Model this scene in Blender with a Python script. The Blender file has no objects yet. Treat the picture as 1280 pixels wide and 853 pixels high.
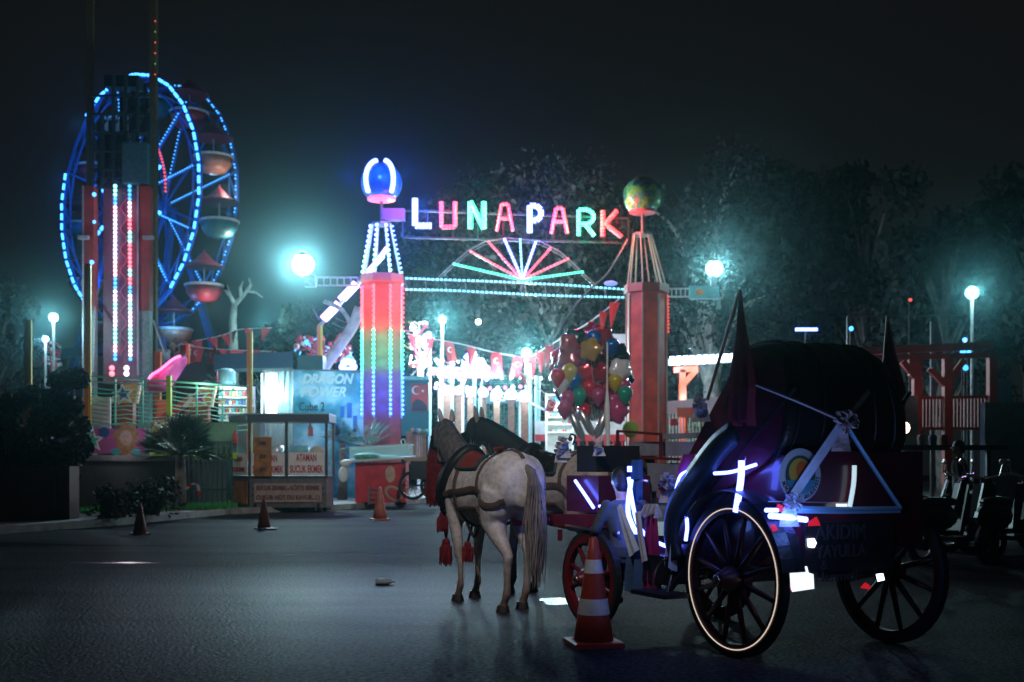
import bpy, math, random
import numpy as np
from mathutils import Vector, Matrix
from mathutils.bvhtree import BVHTree
random.seed(7); RNG = np.random.default_rng(5)
V = Vector; PI = math.pi
S = bpy.context.scene; COL = S.collection
F = 1400.0; CX = 640.0; HY = 580.0; H = 1.25

def P(px, py, d):                      # point on the camera ray of a photo pixel at distance d
    return V(((px - CX) * d / F, d, H + (HY - py) * d / F))
def gd(py): return H * F / (py - HY)   # distance of a ground point seen at row py
def G(px, d): return V(((px - CX) * d / F, d, 0))

# ---------------------------------------------------------------- materials
MATS = {}
def mat(name, col, rough=.6, metal=0., var=0., scale=8., bump=0., bscale=None, emis=None, es=0., spec=.5, trans=0., alpha=1., sheen=0, coat=0.):
    if name in MATS: return MATS[name]
    m = bpy.data.materials.new(name); m.use_nodes = True
    nt = m.node_tree; b = nt.nodes['Principled BSDF']
    b.inputs['Base Color'].default_value = (*col, 1)
    b.inputs['Roughness'].default_value = rough; b.inputs['Metallic'].default_value = metal
    b.inputs['Specular IOR Level'].default_value = spec
    b.inputs['Transmission Weight'].default_value = trans; b.inputs['Alpha'].default_value = alpha
    b.inputs['Coat Weight'].default_value = coat
    if emis is not None:
        b.inputs['Emission Color'].default_value = (*emis, 1); b.inputs['Emission Strength'].default_value = es
        m.cycles.emission_sampling = 'NONE'
    if var or bump:
        tc = nt.nodes.new('ShaderNodeTexCoord'); n = nt.nodes.new('ShaderNodeTexNoise')
        n.inputs['Scale'].default_value = scale; n.inputs['Detail'].default_value = 5
        nt.links.new(tc.outputs['Object'], n.inputs['Vector'])
        if var:
            r = nt.nodes.new('ShaderNodeValToRGB')
            r.color_ramp.elements[0].position = .3; r.color_ramp.elements[1].position = .7
            r.color_ramp.elements[0].color = (*[c * (1 - var) for c in col], 1)
            r.color_ramp.elements[1].color = (*[min(1, c * (1 + var)) for c in col], 1)
            nt.links.new(n.outputs['Fac'], r.inputs['Fac']); nt.links.new(r.outputs['Color'], b.inputs['Base Color'])
        if bump:
            n2 = nt.nodes.new('ShaderNodeTexNoise'); n2.inputs['Scale'].default_value = bscale or scale * 4; n2.inputs['Detail'].default_value = 3
            nt.links.new(tc.outputs['Object'], n2.inputs['Vector'])
            bp = nt.nodes.new('ShaderNodeBump'); bp.inputs['Strength'].default_value = bump; bp.inputs['Distance'].default_value = .02
            nt.links.new(n2.outputs['Fac'], bp.inputs['Height']); nt.links.new(bp.outputs['Normal'], b.inputs['Normal'])
    MATS[name] = m; return m
def emi(name, col, s): return mat(name, tuple(min(.8, c * .5 + .1) for c in col), .4, emis=col, es=s)

LB = emi('led_blue', (.10, .30, 1.), 16)          # blue LED
LBW = emi('led_blue_white', (.085, .13, 1.), 14)
LBF = emi('led_wheel_blue', (.04, .26, 1.), 6)
LBD = emi('led_small_blue', (.06, .40, 1.), 2.4)
LR = emi('led_red', (1., .07, .09), 3)
LRD = emi('led_red_dim', (1., .08, .06), 1.4)
LP = emi('led_pink', (1., .16, .45), 3)
LG = emi('led_green', (.08, 1., .6), 3)
LC = emi('led_cyan', (.16, .75, 1.), 2.6)
LW = emi('led_white', (.6, .75, 1.), 7)
LV = emi('led_violet', (.42, .22, 1.), 8)
LAMP = emi('lamp_glow', (.28, .88, 1.), 22)
BULB = emi('bulb_glow', (.45, .62, 1.), 6)
WARM = emi('warm_bulb', (1., .62, .4), 8)
DK = mat('dark_metal', (.03, .032, .035), .5, .4, var=.3)
BLK = mat('black_plastic', (.014, .014, .016), .45)
GREY = mat('grey_metal', (.22, .23, .24), .45, .7, var=.25)
GALV = mat('galvanised_pole', (.42, .45, .46), .45, .5, var=.2)
TEALP = mat('teal_paint', (.12, .42, .40), .5, var=.2)
WHT = mat('white_paint', (.75, .76, .76), .55, var=.12, scale=5)
CHROME = mat('chrome', (.7, .6, .5), .2, 1.)

# ---------------------------------------------------------------- mesh builder
class MB:
    def __init__(s): s.v = []; s.f = []; s.mi = []; s.m = 0
    def add(s, vs, fs):
        o = len(s.v); s.v += [tuple(x) for x in vs]; s.f += [tuple(i + o for i in f) for f in fs]; s.mi += [s.m] * len(fs); return s
    def box(s, c, d, M=None, rz=0.):
        c = V(c); R = M if M is not None else Matrix.Rotation(rz, 3, 'Z')
        vs = [c + R @ V((sx * d[0] / 2, sy * d[1] / 2, sz * d[2] / 2)) for sx in (-1, 1) for sy in (-1, 1) for sz in (-1, 1)]
        return s.add(vs, [(0, 1, 3, 2), (4, 6, 7, 5), (0, 4, 5, 1), (2, 3, 7, 6), (0, 2, 6, 4), (1, 5, 7, 3)])
    def bar(s, p, q, w, h=None, up=(0, 0, 1)):
        p, q = V(p), V(q); h = h or w; z = (q - p); L = z.length
        if L < 1e-6: return s
        z.normalize(); x = z.cross(V(up))
        if x.length < 1e-3: x = z.cross(V((1, 0, 0)))
        x.normalize(); y = z.cross(x)
        M = Matrix((x, y, z)).transposed()
        return s.box((p + q) / 2, (w, h, L), M)
    def tube(s, pts, r, n=8, cap=True, closed=False):
        pts = [V(p) for p in pts]; k = len(pts); rs = r if isinstance(r, (list, tuple)) else [r] * k
        rings = []; ref = None
        for i in range(k):
            a = pts[(i - 1) % k] if (i > 0 or closed) else pts[i]; b = pts[(i + 1) % k] if (i < k - 1 or closed) else pts[i]
            t = (b - a); t = t.normalized() if t.length > 1e-9 else V((0, 0, 1))
            if ref is None:
                ref = t.cross(V((0, 0, 1)))
                if ref.length < .05: ref = t.cross(V((1, 0, 0)))
            ref = (ref - t * ref.dot(t)).normalized(); y = t.cross(ref)
            rings.append([pts[i] + (ref * math.cos(2 * PI * j / n) + y * math.sin(2 * PI * j / n)) * rs[i] for j in range(n)])
        return s.loft(rings, cap=cap and not closed, wrap=closed)
    def loft(s, rings, cap=True, wrap=False, closed=True):
        n = len(rings[0]); k = len(rings); vs = [p for r in rings for p in r]; fs = []
        for i in range(k if wrap else k - 1):
            i2 = (i + 1) % k
            for j in range(n if closed else n - 1):
                j2 = (j + 1) % n; fs.append((i * n + j, i * n + j2, i2 * n + j2, i2 * n + j))
        if cap and closed:
            fs.append(tuple(range(n))[::-1]); fs.append(tuple((k - 1) * n + j for j in range(n)))
        return s.add(vs, fs)
    def ball(s, c, r, n=10, m=7, M=None):
        c = V(c); r = r if isinstance(r, (tuple, list)) else (r, r, r); R = M or Matrix.Identity(3)
        vs = [c + R @ V((0, 0, r[2]))]
        for i in range(1, m):
            a = PI * i / m
            for j in range(n):
                b = 2 * PI * j / n; vs.append(c + R @ V((r[0] * math.sin(a) * math.cos(b), r[1] * math.sin(a) * math.sin(b), r[2] * math.cos(a))))
        vs.append(c - R @ V((0, 0, r[2]))); fs = [(0, 1 + j, 1 + (j + 1) % n) for j in range(n)]
        for i in range(m - 2):
            for j in range(n):
                a = 1 + i * n; fs.append((a + j, a + n + j, a + n + (j + 1) % n, a + (j + 1) % n))
        L = len(vs) - 1; a = 1 + (m - 2) * n
        fs += [(L, a + (j + 1) % n, a + j) for j in range(n)]
        return s.add(vs, fs)
    def lathe(s, prof, c=(0, 0, 0), n=16, M=None, cap=True):
        c = V(c); R = M or Matrix.Identity(3)
        return s.loft([[c + R @ V((r * math.cos(2 * PI * j / n), r * math.sin(2 * PI * j / n), z)) for j in range(n)] for r, z in prof], cap=cap)
    def prism(s, poly, ext):
        ext = V(ext); poly = [V(p) for p in poly]; n = len(poly)
        return s.add(poly + [p + ext for p in poly], [tuple(range(n))[::-1], tuple(range(n, 2 * n))] + [(i, (i + 1) % n, n + (i + 1) % n, n + i) for i in range(n)])
    def caps(s, p, q, r1, r2, n=10):      # tapered capsule
        p, q = V(p), V(q); s.ball(p, r1, n, 6); s.ball(q, r2, n, 6); s.tube([p, q], [r1, r2], n); return s
    def text(s, t, M, size=1., depth=.01, bold=0., shear=0., align='CENTER', width=None):
        cu = bpy.data.curves.new('t', 'FONT'); cu.body = t; cu.size = size; cu.extrude = depth / 2; cu.offset = bold; cu.shear = shear
        cu.align_x = align; cu.align_y = 'CENTER'; cu.resolution_u = 3
        o = bpy.data.objects.new('t', cu); COL.objects.link(o)
        dg = bpy.context.evaluated_depsgraph_get(); me = bpy.data.meshes.new_from_object(o.evaluated_get(dg))
        xs = [v.co.x for v in me.vertices] or [0]; w = max(xs) - min(xs) or 1; k = (width / w) if width else 1
        s.add([M @ V((v.co.x * k, v.co.y, v.co.z)) for v in me.vertices], [tuple(p.vertices) for p in me.polygons])
        bpy.data.objects.remove(o); bpy.data.curves.remove(cu); bpy.data.meshes.remove(me); return s
    def dots(s, pts, sp, r, n=6, col=None, elong=1.):  # a row of LED domes along a polyline
        pts = [V(p) for p in pts]; i0 = 0
        for a, b in zip(pts, pts[1:]):
            L = (b - a).length; k = max(1, int(round(L / sp))); t = (b - a).normalized()
            for i in range(k):
                c = a + (b - a) * ((i + .5) / k)
                if col: s.m = col(i0, c)
                if elong > 1: s.tube([c - t * sp * .5 * min(.95, elong - 1), c + t * sp * .5 * min(.95, elong - 1)], r, n)
                else: s.ball(c, r, n, 4)
                i0 += 1
        return s
    def mesh(s, name, mats=None, smooth=False):
        me = bpy.data.meshes.new(name); me.from_pydata([tuple(v) for v in s.v], [], s.f)
        for m in (mats if isinstance(mats, (list, tuple)) else [mats] if mats else []): me.materials.append(m)
        me.polygons.foreach_set('material_index', s.mi)
        if smooth: me.polygons.foreach_set('use_smooth', [True] * len(s.f))
        me.update(); return me

def put(name, me, parent=None, world=True):
    if isinstance(me, bpy.types.Mesh) and parent is not None and world:
        off = V((0, 0, 0)); q = parent
        while q: off += q.location; q = q.parent
        me.transform(Matrix.Translation(-off))
    o = bpy.data.objects.new(name, me); COL.objects.link(o); o.parent = parent; return o
def tag(o, label=None, cat=None, group=None, kind=None):
    for k, v in (('label', label), ('category', cat), ('group', group), ('kind', kind)):
        if v: o[k] = v
    return o
def thing(name, label, cat, loc=(0, 0, 0), group=None, rz=0.):
    o = bpy.data.objects.new(name, None); COL.objects.link(o); o.location = loc; o.rotation_euler[2] = rz
    o.empty_display_size = .1
    return tag(o, label, cat, group)
def part(name, mb, mats, parent, smooth=False, world=True, label=None):
    o = put(name, mb.mesh(name, mats, smooth), parent, world)
    if label: o['label'] = label
    return o
def solo(name, mb, mats, label, cat, group=None, smooth=False, base=None):
    me = mb.mesh(name, mats, smooth); base = V(base) if base is not None else V((0, 0, 0))
    me.transform(Matrix.Translation(-base)); o = bpy.data.objects.new(name, me); COL.objects.link(o); o.location = base
    return tag(o, label, cat, group)
def struct(name, mb, mats, kind='structure'): return tag(put(name, mb.mesh(name, mats)), kind=kind)
def kids(o): return [c for c in bpy.data.objects if c.parent == o]
def dup(root, loc=None, rz=None, label=None, group=None):
    def cp(o, par):
        c = o.copy(); COL.objects.link(c); c.parent = par
        for ch in kids(o):
            if ch is not c: cp(ch, c)
        return c
    src = kids(root); r = root.copy(); COL.objects.link(r)
    for ch in src: cp(ch, r)
    if loc is not None: r.location = loc
    if rz is not None: r.rotation_euler[2] = rz
    return tag(r, label, None, group)
def light(loc, col, power, r=.1, par=None):
    l = bpy.data.lights.new('lamp_or_fill_light', 'POINT'); l.color = col; l.energy = power; l.shadow_soft_size = r
    o = bpy.data.objects.new('lamp_or_fill_light', l); COL.objects.link(o); o.location = loc; return o
def spot(loc, tgt, col, power, ang=160, r=.2, blend=.4):
    l = bpy.data.lights.new('lamp_or_fill_light', 'SPOT'); l.color = col; l.energy = power; l.shadow_soft_size = r; l.spot_size = math.radians(ang); l.spot_blend = blend
    o = bpy.data.objects.new('lamp_or_fill_light', l); COL.objects.link(o); o.location = loc; o.rotation_euler = (V(tgt) - V(loc)).to_track_quat('-Z', 'Y').to_euler(); return o
def organic(mb, name, mats, voxel=.02, it=6, fac=.5):
    me = mb.mesh(name); o = bpy.data.objects.new('tmp', me); COL.objects.link(o)
    r = o.modifiers.new('r', 'REMESH'); r.mode = 'VOXEL'; r.voxel_size = voxel
    sm = o.modifiers.new('s', 'SMOOTH'); sm.iterations = it; sm.factor = fac
    dg = bpy.context.evaluated_depsgraph_get(); me2 = bpy.data.meshes.new_from_object(o.evaluated_get(dg)); me2.name = name
    bpy.data.objects.remove(o)
    for m in (mats if isinstance(mats, (list, tuple)) else [mats]): me2.materials.append(m)
    me2.polygons.foreach_set('use_smooth', [True] * len(me2.polygons)); me2.polygons.foreach_set('material_index', [0] * len(me2.polygons)); return me2
def bvh_of(me): return BVHTree.FromPolygons([v.co.copy() for v in me.vertices], [tuple(p.vertices) for p in me.polygons])
def smooth_path(pts, k=6):
    pts = [V(p) for p in pts]; out = []
    for i in range(len(pts) - 1):
        p0 = pts[max(0, i - 1)]; p1 = pts[i]; p2 = pts[i + 1]; p3 = pts[min(len(pts) - 1, i + 2)]
        for j in range(k):
            t = j / k; out.append(.5 * ((2 * p1) + (p2 - p0) * t + (2 * p0 - 5 * p1 + 4 * p2 - p3) * t * t + (3 * p1 - p0 - 3 * p2 + p3) * t ** 3))
    out.append(pts[-1]); return out
def strap(mb, bvh, pts, w, off=.008, k=6, th=.012):
    pp = smooth_path(pts, k); rows = []
    for i, p in enumerate(pp):
        c, n, _, _ = bvh.find_nearest(p); t = (pp[min(i + 1, len(pp) - 1)] - pp[max(0, i - 1)]).normalized(); sd = n.cross(t).normalized()
        r = []
        for s_ in (-1, -.4, .4, 1):
            q = c + sd * w / 2 * s_; q2, n2, _, _ = bvh.find_nearest(q); r.append(q2 + n2 * (off + (th if abs(s_) < .9 else th * .6)))
        for s_ in (1, -1):
            q = c + sd * w / 2 * s_; q2, n2, _, _ = bvh.find_nearest(q); r.append(q2 - n2 * .004)
        rows.append(r)
    return mb.loft(rows)
# ================================================================ GROUND
def asphalt():
    m = bpy.data.materials.new('asphalt'); m.use_nodes = True; nt = m.node_tree; b = nt.nodes['Principled BSDF']
    tc = nt.nodes.new('ShaderNodeTexCoord'); N = nt.nodes; L = nt.links
    n1 = N.new('ShaderNodeTexNoise'); n1.inputs['Scale'].default_value = .35; n1.inputs['Detail'].default_value = 7; n1.inputs['Distortion'].default_value = .6
    mp = N.new('ShaderNodeMapping'); mp.inputs['Rotation'].default_value = (0, 0, .25); mp.inputs['Scale'].default_value = (.35, 1.6, 1)
    L.new(tc.outputs['Object'], mp.inputs['Vector']); L.new(mp.outputs['Vector'], n1.inputs['Vector'])
    n2 = N.new('ShaderNodeTexVoronoi'); n2.inputs['Scale'].default_value = 38
    L.new(tc.outputs['Object'], n2.inputs['Vector'])
    n3 = N.new('ShaderNodeTexNoise'); n3.inputs['Scale'].default_value = 26; n3.inputs['Detail'].default_value = 9; n3.inputs['Roughness'].default_value = .75
    L.new(tc.outputs['Object'], n3.inputs['Vector'])
    r = N.new('ShaderNodeValToRGB'); r.color_ramp.elements[0].position = .3; r.color_ramp.elements[1].position = .72
    r.color_ramp.elements[0].color = (.014, .0145, .016, 1); r.color_ramp.elements[1].color = (.052, .053, .057, 1)
    L.new(n1.outputs['Fac'], r.inputs['Fac'])
    mx = N.new('ShaderNodeMix'); mx.data_type = 'RGBA'; mx.blend_type = 'MULTIPLY'; mx.inputs[0].default_value = .85
    r3 = N.new('ShaderNodeValToRGB'); r3.color_ramp.elements[0].position = .35; r3.color_ramp.elements[1].position = .65
    r3.color_ramp.elements[0].color = (.25, .25, .25, 1); r3.color_ramp.elements[1].color = (2.2, 2.2, 2.2, 1)
    L.new(n3.outputs['Fac'], r3.inputs['Fac']); L.new(r.outputs['Color'], mx.inputs[6]); L.new(r3.outputs['Color'], mx.inputs[7])
    L.new(mx.outputs[2], b.inputs['Base Color'])
    mr = N.new('ShaderNodeMapRange'); mr.inputs[1].default_value = .3; mr.inputs[2].default_value = .7; mr.inputs[3].default_value = .26; mr.inputs[4].default_value = .42; b.inputs['Specular IOR Level'].default_value = .26
    L.new(n1.outputs['Fac'], mr.inputs[0]); L.new(mr.outputs[0], b.inputs['Roughness'])
    bp = N.new('ShaderNodeBump'); bp.inputs['Strength'].default_value = .6; bp.inputs['Distance'].default_value = .010
    L.new(n2.outputs['Distance'], bp.inputs['Height'])
    bp2 = N.new('ShaderNodeBump'); bp2.inputs['Strength'].default_value = .9; bp2.inputs['Distance'].default_value = .012
    L.new(n3.outputs['Fac'], bp2.inputs['Height']); L.new(bp.outputs['Normal'], bp2.inputs['Normal']); L.new(bp2.outputs['Normal'], b.inputs['Normal'])
    df = N.new('ShaderNodeBsdfDiffuse'); gl = N.new('ShaderNodeBsdfGlossy'); ms = N.new('ShaderNodeMixShader')
    L.new(mx.outputs[2], df.inputs['Color']); L.new(mr.outputs[0], gl.inputs['Roughness']); gl.inputs['Color'].default_value = (1, 1, 1, 1)
    for q in (df, gl): L.new(bp2.outputs['Normal'], q.inputs['Normal'])
    fr = N.new('ShaderNodeMapRange'); fr.inputs[1].default_value = .3; fr.inputs[2].default_value = .7; fr.inputs[3].default_value = .004; fr.inputs[4].default_value = .040
    L.new(n3.outputs['Fac'], fr.inputs[0])
    # round gloss mask added where the lamp sheen is wanted on the road
    mp2 = N.new('ShaderNodeMapping'); mp2.inputs['Location'].default_value = (.45, -2.7, 0); mp2.inputs['Scale'].default_value = (.26, .26, 1); gr = N.new('ShaderNodeTexGradient'); gr.gradient_type = 'SPHERICAL'
    L.new(tc.outputs['Object'], mp2.inputs[0]); L.new(mp2.outputs[0], gr.inputs[0])
    pm = N.new('ShaderNodeMath'); pm.operation = 'MULTIPLY'; L.new(gr.outputs['Fac'], pm.inputs[0]); L.new(n1.outputs['Fac'], pm.inputs[1])
    am = N.new('ShaderNodeMath'); am.operation = 'MULTIPLY_ADD'; L.new(pm.outputs[0], am.inputs[0]); am.inputs[1].default_value = .12; L.new(fr.outputs[0], am.inputs[2]); L.new(am.outputs[0], ms.inputs[0]); L.new(df.outputs[0], ms.inputs[1]); L.new(gl.outputs[0], ms.inputs[2]); L.new(ms.outputs[0], N['Material Output'].inputs['Surface'])
    return m
mb = MB(); mb.add([(-120, -10, 0), (120, -10, 0), (120, 120, 0), (-120, 120, 0)], [(0, 1, 2, 3)])
struct('road', mb, asphalt())
PAVE = mat('paving', (.16, .155, .15), .7, var=.25, scale=3, bump=.3, bscale=60)
# pavement behind the kerb on the left
kl = [G(-200, gd(676)), G(0, gd(668)), G(150, gd(657)), G(290, gd(643)), G(430, gd(637)), G(520, gd(630)), V((-2.6, 37.5, 0))]
mb = MB(); top = [(p.x, p.y, .13) for p in kl]; n = len(top)
poly = top + [(-2.6, 60, .13), (-60, 60, .13), (-60, top[0][1], .13)]
mb.add(poly, [tuple(range(len(poly)))]); struct('pavement', mb, PAVE)
mb = MB(); mb.loft([[V((p.x, p.y - .16, 0.004)), V((p.x, p.y - .14, .15)), V((p.x, p.y, .15)), V((p.x, p.y, .004))] for p in kl]); struct('kerb', mb, mat('kerb_stone', (.30, .30, .29), .7, var=.3, scale=4, bump=.3))
# grass bed
mb = MB(); gp = [G(100, gd(651)) + V((0, .3, .138)), G(290, gd(643)) + V((0, .3, .138)), G(300, 31) + V((0, 0, .138)), G(60, 28) + V((0, 0, .138))]
mb.add(gp, [(0, 1, 2, 3)]); struct('soil', mb, mat('soil', (.03, .12, .04), .9, var=.4, scale=9))
mb = MB()
for i in range(7000):
    u, w = random.random(), random.random(); p = gp[0].lerp(gp[1], u).lerp(gp[3].lerp(gp[2], u), w)
    a = random.random() * 6.28; h = random.uniform(.05, .15); dx = V((math.cos(a) * .02, math.sin(a) * .02, 0))
    mb.add([p - dx, p + dx, p + V((random.uniform(-.04, .04), random.uniform(-.04, .04), h))], [(0, 1, 2)])
struct('grass', mb, mat('grass_blade', (.06, .36, .10), .7, var=.4, scale=6), 'stuff')
# inner plaza behind the gate, slightly lighter paving
mb = MB(); mb.add([(-2.6, 37, .004), (30, 37, .004), (30, 90, .004), (-2.6, 90, .004)], [(0, 1, 2, 3)]); struct('plaza', mb, PAVE)
# faded road lines, tyre sweeps and puddles
LINE = mat('worn_line_paint', (.14, .14, .14), .9, var=.7, scale=7, spec=.05)
def road_line(pts, w, name='road_marking', m=LINE, z=.004):
    mb = MB(); q = smooth_path([G(x, gd(y)) for x, y in pts], 8); rows = []
    for i, p in enumerate(q):
        t = (q[min(i + 1, len(q) - 1)] - q[max(i - 1, 0)]).normalized(); s_ = V((-t.y, t.x, 0)) * w / 2
        rows.append([p - s_ + V((0, 0, z)), p + s_ + V((0, 0, z))])
    mb.loft(rows, closed=False, cap=False); return struct(name, mb, m)
mat('worn_line_dark', (.035, .035, .037), .9, var=.6, scale=3, spec=.05)
road_line([(450, 672), (520, 680), (640, 686)], .03, m=MATS['worn_line_dark'])
PUD = mat('puddle_water', (.02, .022, .024), .24, bump=.08, bscale=9)
def puddle(cx, cy, w, h, seed):
    rr = random.Random(seed); c = G(cx, gd(cy)); pts = []
    for i in range(26):
        a = i / 26 * 2 * PI; k = 1 + .18 * math.sin(3 * a + seed) + .1 * rr.uniform(-1, 1); pts.append(c + V((w * k * math.cos(a), h * k * math.sin(a), .004)))
    mb = MB(); mb.add(pts, [tuple(range(26))]); struct('puddle', mb, PUD)
puddle(703, 752, .22, .25, 1); puddle(150, 704, .55, .10, 4)

# ================================================================ TREES
LEAF = mat('leaf_olive', (.04, .05, .034), .6, var=.5, scale=1.5)
LEAFD = mat('leaf_shadow_green', (.010, .014, .011), .7, var=.4, scale=1.5)  # darker leaf copy: night shade put into the colour of these trees
LEAF2 = mat('leaf_dry', (.058, .050, .040), .65, var=.5, scale=1.2)
LEAF3 = mat('leaf_green', (.05, .13, .055), .6, var=.4, scale=1.5)
BARK = mat('bark', (.20, .175, .15), .85, var=.45, scale=4, bump=.6, bscale=14)
BARKL = mat('pale_bark', (.42, .38, .34), .8, var=.4, scale=3, bump=.5, bscale=12)
def leaves(cl, n, size, droop, rng, elong=1.8):
    cl = np.array(cl); k = len(cl); idx = rng.integers(0, k, n); c = cl[idx, :3]; r = cl[idx, 3:4]
    g = rng.normal(size=(n, 3)); g /= np.linalg.norm(g, axis=1)[:, None]; rad = rng.random((n, 1)) ** .5
    p = c + g * rad * r * np.array([1, 1, .75]); p[:, 2] -= droop * rng.random(n) ** 2 * r[:, 0]
    a = rng.normal(size=(n, 3)); a[:, 2] -= .8 * (droop > 0.3); a /= np.linalg.norm(a, axis=1)[:, None]
    b = np.cross(a, rng.normal(size=(n, 3))); b /= np.linalg.norm(b, axis=1)[:, None]
    s = size * (.5 + rng.random((n, 1))); a *= s * elong / 2; b *= s / 2
    v = np.stack([p - a, p + b, p + a, p - b], 1).reshape(-1, 3)
    f = np.arange(4 * n).reshape(-1, 4); return v, f
def tree(x, y, h, cr, label, seed, ncl=16, nl=5000, size=.22, droop=.8, leafm=None, barkm=None, tr=.25, crown_lo=.35, lean=(0, 0), name='tree', cat='tree', group=None, clr=.32):
    rng = np.random.default_rng(seed); rr = random.Random(seed)
    t = thing(name, label, cat, (x, y, 0), group); mb = MB()
    top = V((lean[0], lean[1], h * .8)); path = [V((lean[0] * u + rr.uniform(-.12, .12) * h * .1, lean[1] * u + rr.uniform(-.1, .1) * h * .1, u * h * .8)) for u in (0, .2, .4, .6, .8, 1)]; path[0] = V((0, 0, 0))
    mb.tube(smooth_path(path, 3), [tr * (1.25 - .95 * i / 15) for i in range(16)], 9); cl = []
    for i in range(ncl):
        u = crown_lo + (1 - crown_lo) * (i + .5) / ncl; a = rr.random() * 6.28; k = math.sin(PI * min(1, .15 + .8 * (u - crown_lo) / (1 - crown_lo))) ** .6
        R = cr * k * rr.uniform(.45, 1.); c = V((lean[0] * u + R * math.cos(a), lean[1] * u + R * math.sin(a), h * u))
        uu = min(.98, max(.15, u - .18)); b = path[min(4, int(uu * 5))].lerp(path[min(5, int(uu * 5) + 1)], uu * 5 - int(uu * 5))
        mb.tube(smooth_path([b, b.lerp(c, .5) + V((0, 0, .08 * h)), c], 3), [tr * .36, tr * .3, tr * .27, tr * .22, tr * .17, tr * .12, tr * .06], 6)
        cl.append((c.x, c.y, c.z, cr * clr * rr.uniform(.7, 1.3)))
    part('trunk', mb, barkm or BARK, t, smooth=True, world=False)
    v, f = leaves(cl, nl, size, droop, rng); me = bpy.data.meshes.new('crown'); me.from_pydata(v.tolist(), [], f.tolist()); me.materials.append(leafm or LEAF)
    me.update(); put('crown', me, t, world=False); return t
GT = 'tall trees behind the fairground'
T = [  # px, d, height, crown radius, label, seed, opts
 (600, 56, 15.5, 4.2, 'tall drooping tree behind the first letters of the sign', dict(nl=17000, leafm=LEAF, size=.15, clr=.42, droop=2.2, ncl=24)),
 (690, 52, 14.5, 4.6, 'tall weeping tree behind the fan of light rays', dict(nl=18000, leafm=LEAF2, ncl=26, size=.15, clr=.40, droop=2.4)),
 (765, 60, 15, 4.0, 'tall tree behind the balloon cluster and right gate column', dict(nl=14000, size=.15, droop=1.8, clr=.42, ncl=22)),
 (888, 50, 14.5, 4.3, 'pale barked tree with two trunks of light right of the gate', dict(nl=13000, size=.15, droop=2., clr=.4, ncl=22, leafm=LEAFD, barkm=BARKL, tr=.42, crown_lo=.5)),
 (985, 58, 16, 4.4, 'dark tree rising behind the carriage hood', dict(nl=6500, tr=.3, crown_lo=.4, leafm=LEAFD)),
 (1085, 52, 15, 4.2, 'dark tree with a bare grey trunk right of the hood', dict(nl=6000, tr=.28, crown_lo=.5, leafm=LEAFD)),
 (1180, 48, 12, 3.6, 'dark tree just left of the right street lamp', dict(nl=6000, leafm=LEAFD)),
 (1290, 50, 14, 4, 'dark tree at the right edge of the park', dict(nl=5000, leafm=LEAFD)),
 (395, 58, 9, 3.6, 'broad low tree left of the lit gate column', dict(nl=8000, crown_lo=.3)),
 (335, 64, 8.6, 3.4, 'rounded low tree behind the bunting left of the gate', dict(nl=7000, leafm=LEAF2, crown_lo=.3)),
 (-10, 60, 11, 3.2, 'tree whose lit tips show at the far left edge', dict(nl=4000, leafm=LEAF2)),
]
for i, (px, d, h, cr, lab, kw) in enumerate(T):
    g = G(px, d); tree(g.x, g.y, h, cr, lab, 20 + i, group=GT, **kw)
# bare pale tree right of the big wheel
t = thing('bare_tree', 'leafless pale tree with forked branches right of the big wheel', 'tree', G(292, 58)); mb = MB()
def Q(px, py): return P(px, py, 58)
mb.tube([G(292, 58), Q(292, 440), Q(291, 400), Q(293, 380)], [.3, .26, .2, .16], 8)
for pts in ([(293, 380), (287, 368), (284, 356)], [(293, 382), (302, 372), (309, 364), (320, 366), (328, 372)], [(309, 364), (313, 356), (311, 348)], [(287, 368), (280, 362)], [(302, 372), (300, 360), (304, 352)]):
    q = [Q(*p) for p in pts]; mb.tube(q, [.14 - .1 * i / (len(q) - 1) for i in range(len(q))], 6)
part('trunk', mb, BARKL, t, True)
# leaning trunk beside the gate
mb = MB(); mb.tube(smooth_path([G(385, 40), P(400, 480, 40), P(420, 440, 40), P(440, 410, 40), P(450, 385, 40)], 4), .2, 9)
mb.tube(smooth_path([P(440, 410, 40), P(428, 388, 40), P(405, 377, 40)], 3), .08, 7)
solo('leaning_tree_trunk', mb, BARKL, 'bare trunk leaning right beside the lit gate column', 'tree trunk', smooth=True)

# ================================================================ GATE
GD = 36.0
gate = thing('entrance_gate', 'tall fairground entrance gate with glowing letters on two red columns', 'gate', (0, GD, 0))
REDC = mat('red_panel', (.78, .10, .05), .42, var=.3, scale=2.5, bump=.15)
REDL = mat('pale_strip', (.62, .50, .44), .5)
OLDY = mat('beige_rod', (.50, .42, .28), .5)
OX = [math.radians(a) for a in (208, 253, 298, 343, 28, 73, 118, 163)]
def gp(px, py, dy=0): return P(px, py, GD) + V((0, dy, 0))
def column(cx, ytop, R=.645):
    c = gp(cx, ytop); zt = c.z; x = c.x; o = []
    mb = MB(); mb.lathe([(R, 0), (R, zt - .28)], (x, GD, 0), 8, Matrix.Rotation(OX[0], 3, 'Z')); col = part('column', mb, REDC if cx > 600 else mat('left_column_paint', (.42, .10, .09), .45, var=.25, scale=2.5), gate)
    mb = MB(); mb.lathe([(R * 1.12, 0), (R * 1.12, .35), (R * 1.04, .38)], (x, GD, 0), 8, Matrix.Rotation(OX[0], 3, 'Z')); part('plinth', mb, PAVE, col)
    mb = MB(); mb.lathe([(R * 1.03, zt - .28), (R * 1.14, zt - .26), (R * 1.14, zt), (R * .9, zt + .01)], (x, GD, 0), 8, Matrix.Rotation(OX[0], 3, 'Z')); part('collar', mb, mat('collar_paint', (.5, .13, .10), .5), col)
    return col, x, zt
colL, xl, zl = column(478, 345); colR, xr, zr = column(808, 357)
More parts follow.
